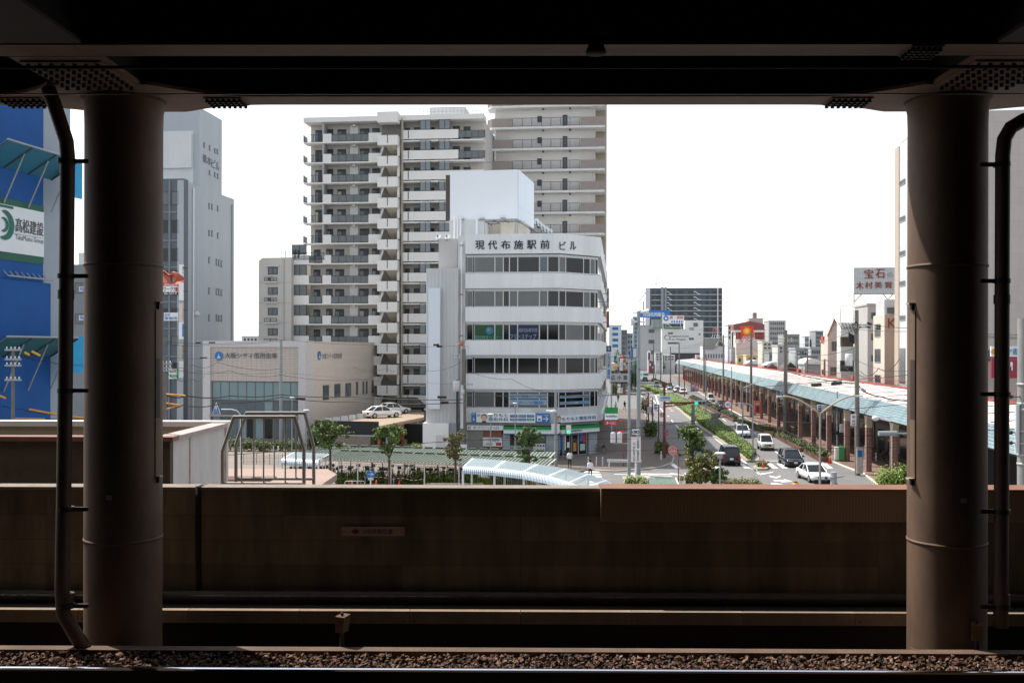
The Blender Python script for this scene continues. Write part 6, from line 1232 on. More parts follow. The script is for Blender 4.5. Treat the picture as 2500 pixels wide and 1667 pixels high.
# =============== VEHICLES ===============
def loft(mb,st,mat,smooth=True,close=True):
    # st: list of (y, [(halfwidth,z),...]) same number of points
    n=len(st[0][1]); v=[]; f=[]
    for y,pr in st:
        for w_,z in pr: v.append((w_,y,z))
        for w_,z in reversed(pr): v.append((-w_,y,z))
    m=2*n
    for i in range(len(st)-1):
        for k in range(m): f.append((i*m+k,(i+1)*m+k,(i+1)*m+(k+1)%m,i*m+(k+1)%m))
    f.append(list(range(m))[::-1] if False else list(range(m))); f.append([(len(st)-1)*m+k for k in range(m)][::-1])
    return mb.a(v,f,mat,smooth)
CG=M('#151a1f',.08,var=.2,spec=.7); TY=M('#141414',.8,var=0); RIM=M('#a9adb0',.35,.7,var=0); LMP=M('#cfd8dd',.15,var=0,spec=.8); TLR=M('#8f1f1c',.3,var=0)
def car(kind,col,px,py,head,lab,name='car',cat='car',group=None,z=0,plate=WHITE,scale=1.0,loc=None):
    """front towards -y before turning"""
    K={'van':(4.9,1.85,1.88,.95,.22,.06),'sedan':(4.8,1.82,1.45,.9,.30,.20),'suv':(4.5,1.8,1.6,.98,.26,.10),'jeep':(3.4,1.5,1.72,1.0,.28,.04),'wagon':(4.8,1.82,1.56,.92,.24,.06),'kei':(3.4,1.48,1.75,.95,.14,.04)}
    L,W,H,B,fr_,rr_=K[kind]; h=W/2; PAINT=M(col,.25,.1,var=.03,spec=.7)
    p=loc or G(px,py); t=empty(name,(p.x,p.y,z),head,lab,cat,group)
    y0,y1=-L/2,L/2; hood=B-.04; nose=.72 if kind not in('jeep',) else .9
    mb=MB(); lo=.26
    pr=lambda w_,zt:[(w_*.88,lo),(w_*1.0,lo+.16),(w_*1.0,(lo+zt)/2+.05),(w_*.97,zt-.06),(w_*.88,zt)]
    loft(mb,[(y0,pr(h*.82,nose-.12)),(y0+.12,pr(h*.93,nose)),(y0+.5,pr(h,hood-.08)),(y0+L*fr_,pr(h,hood)),(0,pr(h,B)),(y1-.5,pr(h,B)),(y1-.12,pr(h*.96,B-.02)),(y1,pr(h*.9,B-.14))],PAINT)
    # greenhouse: glass shell, pillars and roof skin
    ya,yb=y0+L*fr_-.12,y0+L*(fr_+.17); ye=y1-L*max(.03,rr_-.06); yd=ye-(.75 if kind=='sedan' else .55 if kind=='suv' else .35 if kind=='wagon' else .18)
    rw,bw_=h*.74,h*.92
    roof=lambda w_,z:[(w_,z-.07),(w_*.99,z-.03),(w_*.9,z),(w_*.5,z+.02)]
    loft(mb,[(yb-.06,roof(rw,H-.05)),(yb+.25,roof(rw*1.02,H)),((yb+yd)/2,roof(rw*1.03,H+.01)),(yd-.1,roof(rw*1.02,H-.02)),(yd+.05,roof(rw,H-.06))],PAINT)
    for s in (-1,1):
        pl=[((s*bw_*.97,ya,B-.03),(s*rw*.99,yb,H-.06)),((s*bw_*.96,ye+.03,B-.03),(s*rw*.99,yd,H-.06))]
        m1=(yb+yd)/2-.05; pl.append(((s*bw_*1.0,m1,B-.02),(s*rw*1.02,m1,H-.05)))
        if kind in('wagon','van','suv','jeep','kei'): m2=yd-.35; pl.append(((s*bw_*1.0,m2,B-.02),(s*rw*1.02,m2,H-.05)))
        for a_,b_ in pl: mb.tube(a_,b_,.045,PAINT,n=6)
    mb.build('body',t)
    gb=MB(); gb.a([(-bw_*.97,ya,B-.03),(bw_*.97,ya,B-.03),(rw,yb,H-.06),(-rw,yb,H-.06)],[(0,1,2,3)],CG); gb.build('windscreen',t)
    gb=MB(); gb.a([(-bw_*.96,ye,B-.03),(bw_*.96,ye,B-.03),(rw,yd,H-.08),(-rw,yd,H-.08)],[(1,0,3,2)],CG); gb.build('rear_window',t)
    for s in (-1,1):
        gb=MB(); gb.a([(s*bw_*.97,ya+.02,B-.03),(s*bw_*.99,(ya+ye)/2,B-.03),(s*bw_*.96,ye-.02,B-.03),(s*rw,yd,H-.07),(s*rw*1.01,(yb+yd)/2,H-.06),(s*rw,yb,H-.07)],[(0,1,4,5),(1,2,3,4)],CG); gb.build('side_window',t)
    wr=.33 if kind!='jeep' else .34
    for s in (-1,1):
        for yw in (y0+L*.18,y1-L*.19):
            wb=MB().tube((s*(h-.2),yw,wr),(s*(h+.012),yw,wr),wr,TY,n=20); o=wb.build('wheel',t); MB().tube((s*(h-.02),yw,wr),(s*(h+.02),yw,wr),wr*.62,RIM,n=14).build('rim',o)
        MB().box(s*h*.52-.22,s*h*.52+.22,y0+.03,y0+.2,nose-.22,nose-.06,LMP).build('headlight',t)
        MB().box(s*h*.82-.12,s*h*.82+.12,y1-.12,y1+.015,B-.42 if kind!='van' else B-.3,B-.1 if kind!='van' else B+.05,TLR).build('tail_light',t)
        MB().box(s*(h+.0),s*(h+.2),ya+.35,ya+.5,B-.0,B+.15,PAINT).build('mirror',t)
    MB().box(-.45*h,.45*h,y0-.005,y0+.1,nose-.3,nose-.12,INK).build('grille',t) if kind!='jeep' else MB().box(-.5*h,.5*h,y0+.0,y0+.12,.5,.72,INK).build('grille',t)
    MB().box(-h*.86,h*.86,y0-.03,y0+.1,.24,.36,INK if kind=='jeep' else M('#2a2c2e',.6)).build('bumper',t)
    MB().box(-.17,.17,y0-.03,y0-.01,.42,.58,plate).build('number_plate',t); MB().box(-.17,.17,y1+.005,y1+.03,.62,.8,plate).build('number_plate',t)
    return t
VA=R(5.6)-YAW  # carriageway heading
TOW=-VA; AWY=math.pi-VA
car('van','#16181b',1779,1131,AWY,'black people carrier driving away beside the hedge at the crossing',name='van',cat='van')
car('jeep','#e6e6e2',1869,1097,TOW,'white boxy small jeep with a yellow plate behind the dark estate car',plate=M('#d9a520',.5,var=0))
car('wagon','#11151f',1931,1135,TOW+R(1),'dark navy estate car waiting at the zebra crossing')
car('sedan','#eceeee',1986,1172,TOW+R(7),'white saloon car nearest to the wall entering the junction')
car('suv','#c9cdd2',1811,1066,TOW,'silver white car left of the jeep beside the hedge')
car('kei','#e4e4e0',1735,980,TOW,'white tall van parked at the kerb in the middle distance',name='van',cat='van')
car('suv','#23262a',1764,997,TOW,'dark parked car directly behind the scooter riders')
car('suv','#8fa6b4',1637,951,TOW,'pale blue car approaching far up the street')
car('sedan','#dfe2e3',1653,957,TOW,'white car just behind the pale blue one',)
car('sedan','#f0f0ee',1668,961,TOW,'white car nearest in the far row of three')
car('suv','#2a3036',1575,931,TOW,'dark car at the far traffic light')
car('kei','#d8dad9',1603,944,TOW,'small white van beside the far planter',name='van',cat='van')
# cars on the parking deck
for kind,col,x,y,a,lab in (('sedan','#e1e4e6',932,1019,R(128),'white coupe parked on the parking deck roof'),('sedan','#cdd2d6',958,1010,R(128),'second white car partly hidden behind the coupe on the deck'),('van','#101214',1008,1004,R(104),'black van parked at the back of the parking deck roof')):
    p=G(x,y,DKZ); car(kind,col,0,0,a,lab,z=DKZ,loc=p,name='van' if kind=='van' else 'car',cat='van' if kind=='van' else 'car')
# ---- people
SKIN=M('#b98a6c',.6,var=.05); HAIR=M('#15110f',.8,var=.1)
def skin(nodes,edges,name,matfn,parent,sub=1):
    me=bpy.data.meshes.new(name); me.from_pydata([n[0] for n in nodes],edges,[]); o=bpy.data.objects.new(name,me); S.collection.objects.link(o)
    md=o.modifiers.new('s','SKIN'); 
    for i,n in enumerate(nodes): v=me.skin_vertices[0].data[i]; v.radius=(n[1],n[1]*.85 if len(n)<3 else n[2]); v.use_root=(i==0)
    s2=o.modifiers.new('u','SUBSURF'); s2.levels=sub; s2.render_levels=sub
    ev=bpy.data.meshes.new_from_object(o.evaluated_get(bpy.context.evaluated_depsgraph_get())); bpy.data.objects.remove(o); bpy.data.meshes.remove(me)
    c=bpy.data.objects.new(name,ev); S.collection.objects.link(c); c.parent=parent
    mats=[]; 
    for p in ev.polygons:
        m=matfn(p.center); 
        if m not in mats: mats.append(m); ev.materials.append(m)
        p.material_index=mats.index(m); p.use_smooth=True
    return c
def person(p,head,shirt,trous,lab,pose='walk',z=0,group=None,bag=None,hair=HAIR,helmet=None):
    t=empty('person',(p.x,p.y,z),head,lab,'person',group); V=Vector
    if pose=='ride': hip=V((0,.05,.85)); ft=[V((.18,-.25,.33)),V((-.18,-.15,.33))]; kn=[V((.17,-.35,.72)),V((-.17,-.35,.75))]; ch=V((0,-.12,1.3)); hd=V((0,-.2,1.62)); el=[V((.27,-.22,1.12)),V((-.27,-.22,1.12))]; ha=[V((.24,-.55,1.05)),V((-.24,-.55,1.05))]
    else: hip=V((0,0,.9)); ft=[V((.1,-.28,.06)),V((-.1,.25,.1))]; kn=[V((.1,-.18,.5)),V((-.1,.06,.48))]; ch=V((0,-.02,1.38)); hd=V((0,-.04,1.62)); el=[V((.25,.12,1.1)),V((-.25,-.1,1.1))]; ha=[V((.24,-.02,.88)),V((-.22,-.28,.95))]
    nodes=[(hip,.15,.11),(hip.lerp(ch,.5),.14,.1),(ch,.19,.11),(ch.lerp(hd,.45),.06,.06),(hd,.095,.105)]
    ed=[(0,1),(1,2),(2,3),(3,4)]
    for s in (0,1):
        sg_=1 if s==0 else -1; b=len(nodes); sh=ch+V((.19*sg_,0,.02)); nodes+= [(sh,.07),(el[s],.045),(ha[s],.03),(ha[s]+(ha[s]-el[s])*.25,.035,.02)]; ed+=[(2,b),(b,b+1),(b+1,b+2),(b+2,b+3)]
        b=len(nodes); th=hip+V((.1*sg_,0,-.08)); nodes+=[(th,.095),(kn[s],.06),(ft[s],.045),(ft[s]+V((0,-.16,-.02)),.04,.03)]; ed+=[(0,b),(b,b+1),(b+1,b+2),(b+2,b+3)]
    zs=hip.z+.02; hy=ha
    def mf(c):
        if c.z<.14 and pose!='ride': return INK
        if c.z>ch.z+.12: return SKIN
        for h_ in ha:
            if (c-h_).length<.12: return SKIN
        return shirt if c.z>zs else trous
    skin(nodes,ed,'body',mf,t); 
    hb_=MB(); hb_.ball(hd+V((0,.025,.03)),.105,.115,.12,helmet or hair,12); hb_.build('helmet' if helmet else 'hair',t)
    f=MB(); f.box(-.05,-.025,-.11+hd.y,-.095+hd.y,hd.z-.01,hd.z+.01,INK).box(.025,.05,-.11+hd.y,-.095+hd.y,hd.z-.01,hd.z+.01,INK).box(-.015,.015,-.13+hd.y,-.1+hd.y,hd.z-.05,hd.z-.01,SKIN); f.build('face',t)
    if bag: MB().box(-.16,.16,.1,.26,1.0,1.42,bag).build('rucksack',t)
    return t
WSH=M('#dfe2ea',.8,var=.05); NAVY=M('#1b2030',.8,var=.05); BLK=M('#15161a',.8,var=.05)
person(G(1391,1147),math.pi,WSH,BLK,'person in a loose white shirt and black trousers walking away behind the canopy',z=.13)
person(G(1441,1170),math.pi,WSH,NAVY,'person in white with a ponytail half hidden by the long canopy',z=.0)
person(G(1525,1003),R(20),BLK,BLK,'person in black standing on the shaded footway',z=.13)
person(G(1503,1006),math.pi,M('#9cc3cc',.8,var=.05),NAVY,'person in pale blue walking up the footway',z=.13)
person(G(1509,984),0,BLK,NAVY,'person in dark clothes near the far shops',z=.13)
person(G(1592,1018),R(30),M('#5a3a30',.8),BLK,'person in brown by the footway signs',z=.13)
# ---- bicycles
def wheelmesh(mb,y,z,r,x=0,m=TY,n=18):
    pts=[(x,y+r*math.cos(2*math.pi*k/n),z+r*math.sin(2*math.pi*k/n)) for k in range(n+1)]; mb.path(pts,.022,m,n=5)
    for k in range(8): a=2*math.pi*k/8; mb.tube((x,y,z),(x,y+r*math.cos(a),z+r*math.sin(a)),.004,RIM,n=3,caps=False)
def bicycle(p,head,lab,group,col=BLK,z=0,basket=True):
    t=empty('bicycle',(p.x,p.y,z),head,lab,'bicycle',group); 
    for y in (-.52,.52): mb=MB(); wheelmesh(mb,y,.33,.31); mb.build('wheel',t)
    mb=MB(); A=(0,.52,.33);Bb=(0,.05,.3);Cc=(0,.15,.75);D=(0,-.35,.8);Fk=(0,-.52,.33)
    for a,b in ((A,Bb),(Bb,Cc),(Cc,A),(Bb,D),(D,Fk),((0,.12,.62),(0,-.37,.68))): mb.tube(a,b,.018,col,n=5)
    mb.tube(Cc,(0,.17,.9),.014,RIM,n=5); mb.box(-.02,.02,.3,.75,.68,.7,RIM); mb.build('frame',t)
    mb=MB().path([(-.27,-.22,1.02),(-.1,-.33,1.0),(.1,-.33,1.0),(.27,-.22,1.02)],.014,RIM,n=5); mb.tube(D,(0,-.33,1.0),.014,RIM,n=5); mb.build('handlebar',t)
    MB().ball((0,.2,.93),.09,.14,.04,BLK,8).build('saddle',t)
    if basket: MB().box(-.16,.16,-.68,-.42,.72,.95,DKMETAL).build('basket',t)
    return t
b0=bicycle(G(1462,1110),R(80),'black bicycle parked against the shop wall at the building corner','bicycles outside the shop',z=.13)
copy_tree(b0,loc=G(1372,1125)+Vector((0,0,.13)),rz=R(120),label='white framed bicycle leaning beside the shop doors'); copy_tree(b0,loc=G(1255,1118)+Vector((0,0,.13)),rz=R(75),label='bicycle under the shop window beside the lamp post')
b1=bicycle(G(700,1176),R(5),'bicycle parked in the packed rows under the green striped roofs','bicycles in the cycle park')
r_=random.Random(5)
for i in range(44):
    px=800+i*12.4+r_.uniform(-3,3); py=1168+ (i/44)*5+r_.choice((0,0,-5)); p=G(px,py); copy_tree(b1,loc=(p.x,p.y,.12),rz=R(r_.uniform(-25,25))+(math.pi if r_.random()<.5 else 0))
for i in range(9): p=G(715+i*10,1166); copy_tree(b1,loc=(p.x,p.y,.12),rz=R(r_.uniform(-20,20)))
b2=bicycle(G(2045,1112),R(70),'bicycle parked among the arcade columns','bicycles under the arcade',z=.13)
for i,(x,y) in enumerate(((2080,1118),(2095,1112),(2150,1128),(2165,1130),(2178,1134),(2135,1124),(2062,1105),(1990,1088),(1935,1062),(1945,1066),(2440,1180),(2455,1178),(2430,1176),(2465,1182))): p=G(x,y)+Vector((0,0,.13)); copy_tree(b2,loc=p,rz=R(r_.uniform(30,110)))
# ---- motorbikes and riders
def motorbike(p,head,lab,col=BLK):
    t=empty('motorbike',(p.x,p.y,0),head,lab,'motorbike','motorbikes on the carriageway')
    for y in (-.62,.6): mb=MB().tube((-.06,y,.28),(.06,y,.28),.28,TY,n=16); mb.build('wheel',t)
    loft(MB(),[(-.45,[(.08,.4),(.14,.75)]),(-.1,[(.14,.35),(.2,.8)]),(.3,[(.18,.4),(.2,.82)]),(.75,[(.1,.6),(.12,.85)])],col).build('body',t)
    mb=MB().tube((0,-.62,.28),(0,-.4,.95),.05,RIM); mb.tube((-.35,-.35,1.02),(.35,-.35,1.02),.03,INK); mb.build('handlebar',t); MB().ball((0,-.5,.85),.1,.08,.1,LMP,8).build('headlight',t); MB().box(-.16,.16,-.0,.6,.8,.88,INK).build('seat',t); return t
p=G(1756,1019); motorbike(p,TOW,'dark motorbike nearest the hedge, ridden towards the camera'); person(p,TOW,BLK,M('#5a4a3a',.8),'person in a red helmet riding the nearest motorbike',pose='ride',helmet=M('#8a2a28',.3,var=0))
p=G(1748,1001); motorbike(p,TOW,'pale scooter beside the parked dark car',M('#9aa5a0',.4)); person(p,TOW,M('#b9c2bd',.8),BLK,'person in a pale jacket and white helmet riding the scooter',pose='ride',helmet=WHITE)
p=G(1481,1006)+Vector((0,0,.13)); b=bicycle(p,R(170),'bicycle ridden along the footway','bicycles ridden on the footway',z=.13); person(p,R(170),WSH,NAVY,'person in white cycling on the shaded footway',pose='ride',z=.13)
# =============== POLES, LAMPS, SIGNALS, SIGNS ===============
def pole(px,py,ytop,wpx,lab,m_=POLE,name='utility_pole',cat='pole',d=None,group=None,taper=.75,topx=None,build=True):
    b=G(px,py) if d is None else P(px,850,d); b=Vector((b.x,b.y,0)); dd=(b-CO).dot(CR@Vector((0,0,-1))); tp=P(topx or px,ytop,dd)-b; r=wpx*dd/F/2
    t=empty(name,b,0,lab,cat,group); MB().tube((0,0,0),(tp.x,tp.y,tp.z),r,m_,r2=r*taper,n=12).build('shaft',t); t['d_']=dd; return t,dd,b
def L_(b,px,py,d): return P(px,py,d)-b
def crossarms(t,b,dd,px,ys,w_=22,ins=4,tr=None,cov=False):
    for y in ys:
        c=L_(b,px,y,dd); w=w_*dd/F; mb=MB().box(c.x-w,c.x+w,c.y-.18,c.y-.1,c.z-.05,c.z+.05,GREYP); mb.build('crossarm',t); mb=MB()
        for k in range(ins): x=c.x-w+2*w*(k+.5)/ins; mb.lathe([(.03,0),(.05,.03),(.03,.06),(.045,.09),(.02,.13)],(x,c.y-.14,c.z+.05),WHITE,n=8)
        mb.build('insulator',t)
    if tr:
        for (a,y,r,h) in tr: c=L_(b,a,y,dd); MB().lathe([(r,0),(r,h*.95),(r*.8,h)],(c.x,c.y-.25,c.z),OFFW,n=14).build('transformer',t)
t,d,b=pole(1132,1120,852,14,'concrete utility pole with transformers in front of the louvred tower',CPOLE); crossarms(t,b,d,1128,(868,875),24,4); crossarms(t,b,d,1135,(938,),20,3,tr=[(1115,955,.35,1.1),(1129,962,.22,.5)])
mb=MB(); c=L_(b,1127,838,d); mb.ball((c.x,c.y,c.z),.28,.3,.3,M('#b5764a',.6,var=.3),10); mb.tube((c.x-.6,c.y,c.z-.2),(c.x,c.y,c.z),.07,OFFW); mb.tube((c.x+.7,c.y,c.z-.4),(c.x,c.y,c.z),.07,OFFW); mb.build('bird_guard',t)
mb=MB(); c=L_(b,1128,1045,d); mb.box(c.x-.15,c.x+.15,c.y-.4,c.y-.2,c.z,c.z+4.5,M('#c6c9cb',.6)); mb.tube((c.x-.5,c.y,.0),(c.x-.5,c.y,c.z+5),.12,M('#3a4452',.5)); mb.build('cable_duct',t)
mb=MB(); c=L_(b,1134,1093,d); mb.box(c.x-.45,c.x+.25,c.y-.35,c.y-.3,c.z-.2,c.z+.4,WHITE); mb.build('notice_plate',t)
t,d,b=pole(686,1090,829,9,'slim grey steel pole in front of the bank',POLE); crossarms(t,b,d,686,(912,),14,2)
t,d,b=pole(1357,1141,952,9,'tall blue grey pole by the shop doors carrying the pedestrian signal',POLE,name='signal_pole')
c=L_(b,1389,1047,d); mb=MB().box(c.x-.25,c.x+.2,c.y-.2,c.y+.05,c.z-.5,c.z+.35,OFFW).box(c.x-.9,c.x-1.7,c.y-.1,c.y,c.z-.4,c.z+.5,OFFW); mb.tube((0,c.y,c.z-.2),(c.x,c.y,c.z-.2),.04,GREYP); mb.build('pedestrian_signal',t); MB().box(c.x-.14,c.x+.1,c.y-.23,c.y-.2,c.z-.42,c.z-.14,EM('#2ad08a',1.2)).build('green_figure',t)
c=L_(b,1351,1004,d); mb=MB().ball((c.x,c.y-.2,c.z),.35,.2,.16,OFFW,10).tube((c.x-.7,c.y,c.z+.05),(c.x,c.y,c.z),.1,WHITE); mb.build('lamp_head',t)
t,d,b=pole(1559,1160,760,11,'thick tall steel pole carrying two loudspeakers',POLE,name='loudspeaker_pole')
for (x0,y0,x1,y1) in ((1544,763,1583,762),(1540,786,1575,785)):
    a=L_(b,x0,y0,d); c=L_(b,x1,y1,d); v=(c-a).normalized()
    mb=MB()
    if y0<770: mb.tube(a,a.lerp(c,.45),.05,OFFW,r2=.08,n=12); mb.tube(a.lerp(c,.45),c,.08,OFFW,r2=.32,n=16)
    else: mb.tube(a,a+v*.45,.38,OFFW,r2=.1,n=16); mb.tube(a+v*.45,c,.06,OFFW,n=8)
    mb.build('loudspeaker',t)
c=L_(b,1560,745,d); MB().tube((0,0,c.z-2),(0,0,c.z),.03,GREYP,n=5).build('aerial',t)
c=L_(b,1560,880,d); mb=MB().box(c.x-.5,c.x+.4,-.3,-.2,c.z-1.8,c.z+1.4,M('#4e6f90',.5)) if False else MB().box(-.9,-.3,-.1,0,c.z-.1,c.z,GREYP); mb.build('bracket',t)
t,d,b=pole(1536,1160,884,8,'grey steel pole left of the loudspeaker pole carrying white lamp boxes',POLE,name='lamp_box_pole')
mb=MB()
for (x0,x1) in ((1491,1502),(1507,1518)): a=L_(b,x0,1080,d); c=L_(b,x1,1057,d); mb.box(a.x,c.x,-.3,.05,a.z,c.z,OFFW); mb.ball(((a.x+c.x)/2,-.12,c.z),(c.x-a.x)/2,.17,.12,OFFW,8)
a=L_(b,1495,1056,d); mb.tube((a.x,-.1,a.z),(0,-.1,a.z),.03,GREYP); a=L_(b,1500,1082,d); mb.tube((a.x,-.1,a.z),(0,-.1,a.z),.03,GREYP); mb.build('lamp_box',t)
# slogan board
t,d,b=pole(1552,1176,1125,5,'white slogan board with vertical lettering on a post in the foreground junction',WHITE,name='slogan_board',cat='sign')
def rb(x0,y0,x1,y1,ya,yb,m_,mb): a=L_(b,x0,y1,d); c=L_(b,x1,y0,d); mb.box(a.x,c.x,ya,yb,a.z,c.z,m_); return a.x,c.x,a.z,c.z
mb=MB(); rb(1540,1066,1565,1128,-.1,.0,M('#c9948a',.6),mb); rb(1541,1067,1563.5,1127,-.13,-.1,WHITE,mb); mb.build('board',t)
mb=MB(); a=L_(b,1554,1125,d); c=L_(b,1560.5,1069,d); mb.text('こ\nの\n社\n会\n、\nあ\nな\nた\nの',a.x,c.x,a.z,c.z,-.15,INK,bold=.04); a=L_(b,1544.5,1125,d); c=L_(b,1551,1088,d); mb.text('が\nい\nき\nて\nい\nる',a.x,c.x,a.z,c.z,-.15,INK,bold=.04); a=L_(b,1545,1086,d); c=L_(b,1551,1079,d); mb.text('税',a.x,c.x,a.z,c.z,-.15,M('#d98a86',.6),bold=.04); mb.build('lettering',t)
mb=MB(); x0,x1,z0,z1=rb(1543,1048,1560,1060,-.1,0,WHITE,mb); 
for x in (x0+.12,x1-.12): mb.tube((x,-.1,(z0+z1)/2),(x,-.12,(z0+z1)/2),.14,NAVY,n=12); mb.tube((x,-.12,(z0+z1)/2),(x,-.13,(z0+z1)/2),.08,OFFW,n=10)
mb.box((x0+x1)/2-.1,(x0+x1)/2+.1,-.12,-.1,z0+.1,z1-.08,SIGNB); mb.build('upper_plate',t)
# shop pole sign
t,d,b=pole(1523,1140,1026,3,'convenience shop pole sign in green and white above a red board on a red frame',RED,name='shop_pole_sign',cat='sign')
mb=MB(); rb(1477,994,1508,1009,-.2,.1,GREEN,mb); rb(1477,1009,1508,1024,-.2,.1,WHITE,mb); rb(1477,1024,1508,1026,-.2,.1,M('#1f5f8a',.5),mb); mb.build('sign_box',t)
mb=MB(); a=L_(b,1479,1019,d); c=L_(b,1506,1013,d); mb.text('FamilyMart',a.x,c.x,a.z,c.z,-.22,NAVY,bold=.03); mb.build('lettering',t)
mb=MB(); rb(1476,1027,1506,1037,-.2,.0,SIGNRED,mb); mb.build('red_board',t); mb=MB(); a=L_(b,1480,1035,d); c=L_(b,1503,1029,d); mb.text('酒・たばこ',a.x,c.x,a.z,c.z,-.22,WHITE,bold=.04); mb.build('lettering',t)
mb=MB(); a=L_(b,1506,1028,d); mb.tube((a.x,0,a.z),(0,0,a.z),.06,RED); mb.tube((a.x,0,a.z),(a.x,0,a.z-1.0),.06,RED); mb.tube((a.x,0,a.z-1),(0,0,a.z-1),.06,RED); mb.build('frame_bar',t)
# vertical bookshop sign and others on the corner building's far side
def vsign(x0,y0,x1,y1,d,base,items,lab,name='projecting_sign'):
    p=P(x0,850,d); B=Vector((p.x,p.y,0)); t=empty(name,B,0,lab,'sign'); a=P(x0,y1,d)-B; c=P(x1,y0,d)-B; MB().box(a.x,c.x,-.1,.15,a.z,c.z,base).build('board',t); mb=MB(); W=c.x-a.x;H=c.z-a.z
    for s,u0,v0,u1,v1,m_ in items:
        if s is None: mb.box(a.x+u0*W,a.x+u1*W,-.115,-.1,c.z-v1*H,c.z-v0*H,m_)
        else: mb.text(s,a.x+u0*W,a.x+u1*W,c.z-v1*H,c.z-v0*H,-.13,m_,bold=.04)
    mb.build('lettering',t)
    MB().box(a.x-.8,a.x,0,.05,a.z+.3*H,a.z+.3*H+.1,GREYP).box(a.x-.8,a.x,0,.05,a.z+.7*H,a.z+.7*H+.1,GREYP).build('bracket',t); return t
vsign(1480,844,1492,926,124,M('#cdd9ea',.5),[(None,0,0,1,.17,M('#1b2f6a',.5)),('本',.2,.03,.8,.14,WHITE),('ヒ\nバ\nリ\nヤ',.25,.22,.75,.66,NAVY),('書\n店',.22,.7,.78,.97,SIGNB)],'tall pale blue bookshop sign with vertical lettering beside the office building')
vsign(1481,703,1487,753,121,M('#c3c6c5',.6),[('近\n畿\n大\n阪\nビ\nル',.2,.05,.8,.95,INK)],'narrow grey vertical name sign high on the far side of the office building')
vsign(1481,760,1487,800,121,M('#3a4a4e',.6),[(None,.0,.0,.55,1,M('#b03a3a',.5)),(None,.55,0,1,.2,GREEN)],'narrow red and green vertical sign below the grey name sign')
vsign(1560-20,848,1559,876,200,M('#4e78a8',.6),[(None,.3,.1,.7,.9,OFFW)],'blue hanging sign left of the loudspeaker pole in the distance')
# arch over the side street
p=P(1492,850,128); B=Vector((p.x,p.y,0)); t=empty('street_arch_sign',B,0,'white street arch sign with black lettering and a green strip over the footway','sign'); a=P(1491,932,128)-B; c=P(1537,912,128)-B
MB().box(a.x,c.x,-.1,.2,a.z,c.z,OFFW).build('board',t); mb=MB(); 
for i,ch in enumerate('広小路'): x0=P(1492+i*15,900,128).x-B.x; mb.text(ch,x0,x0+.5,a.z+.25,c.z-.2,-.13,INK,bold=.04)
x0=P(1536,900,128).x-B.x; mb.build('lettering',t); a2=P(1493,910,128)-B; c2=P(1536,905,128)-B; MB().box(a2.x,c2.x,-.1,.2,a2.z,c2.z,M('#1d3a30',.6)).build('green_strip',t); mb=MB().text('んまんの街',a2.x+.1,a2.x+1.1,a2.z+.03,c2.z-.03,-.12,OFFW,bold=.01); mb.build('lettering',t)
mb=MB().tube((a.x+.1,.05,0),(a.x+.1,.05,a.z),.1,OFFW).tube((c.x,.05,0),(c.x,.05,c2.z),.1,OFFW); mb.tube((a.x,0,a.z-.1),(c.x,0,a.z-.1),.08,INK); mb.build('post',t)
# main traffic signal
t,d,b=pole(1622,1120,983,7,'dark red signal pole with a long arm carrying a lit green traffic light',BROWNP,name='traffic_signal',cat='traffic light',taper=.8)
a=L_(b,1622,984,d); c=L_(b,1696,983,d); mb=MB().tube((0,0,a.z),(c.x,c.y,c.z),.11,BROWNP); mb.tube((0,0,a.z-.35),(c.x*.75,c.y,c.z-.15),.06,BROWNP)
for k in range(8): x=c.x*k/10; mb.tube((x,0,a.z-.3),(x+c.x/20,0,a.z-.05),.03,BROWNP,n=4)
mb.build('arm',t)
q0=L_(b,1694,988,d); q1=L_(b,1723,979,d); mb=MB().box(q0.x,q1.x,-.2,.1,q0.z-.05,q1.z+.05,M('#9aa3a6',.5)); mb.build('signal_housing',t)
for i,(x,m_) in enumerate(((1699,EM('#10b58a',1.3)),(1708.5,M('#2c3038',.3)),(1717.5,M('#2c3038',.3)))):
    q=L_(b,x,983.5,d); MB().tube((q.x,-.2,q.z),(q.x,-.23,q.z),.16,m_,n=18).build('signal_lens',t); mb=MB(); mb.path([(q.x+.18*math.cos(u),-.35,q.z+.18*math.sin(u)) for u in [0,.5,1,1.57,2.1,2.6,3.14]],.015,DGREY,n=4); mb.build('visor',t)
mb=MB(); a=L_(b,1622,932,d); mb.tube((0,0,L_(b,1622,983,d).z),(a.x,0,a.z),.12,BROWNP); c=L_(b,1641,936,d); mb.tube((a.x,0,a.z-.2),(c.x,0,c.z),.07,BROWNP); mb.build('upper_mast',t)
mb=MB(); rb(1608,966,1637,979,-.25,-.2,M('#d3dfea',.5),mb); mb.build('name_plate',t); mb=MB(); a=L_(b,1611,973.5,d); c=L_(b,1634,968,d); mb.text('布施駅南',a.x,c.x,a.z,c.z,-.27,SIGNB,bold=.03); a=L_(b,1611,978,d); c=L_(b,1634,975,d); mb.text('Fuse Sta. South',a.x,c.x,a.z,c.z,-.27,SIGNB,bold=.02); mb.build('lettering',t)
c=L_(b,1626,1052,d); mb=MB().tube((c.x,-.15,c.z),(c.x,-.18,c.z),.22,SIGNRED,n=18).tube((c.x,-.18,c.z),(c.x,-.19,c.z),.16,SIGNB,n=16); mb.build('no_parking_disc',t); c=L_(b,1626,1061,d); MB().box(c.x-.2,c.x+.2,-.16,-.14,c.z-.08,c.z+.08,SIGNRED).build('red_plate',t)
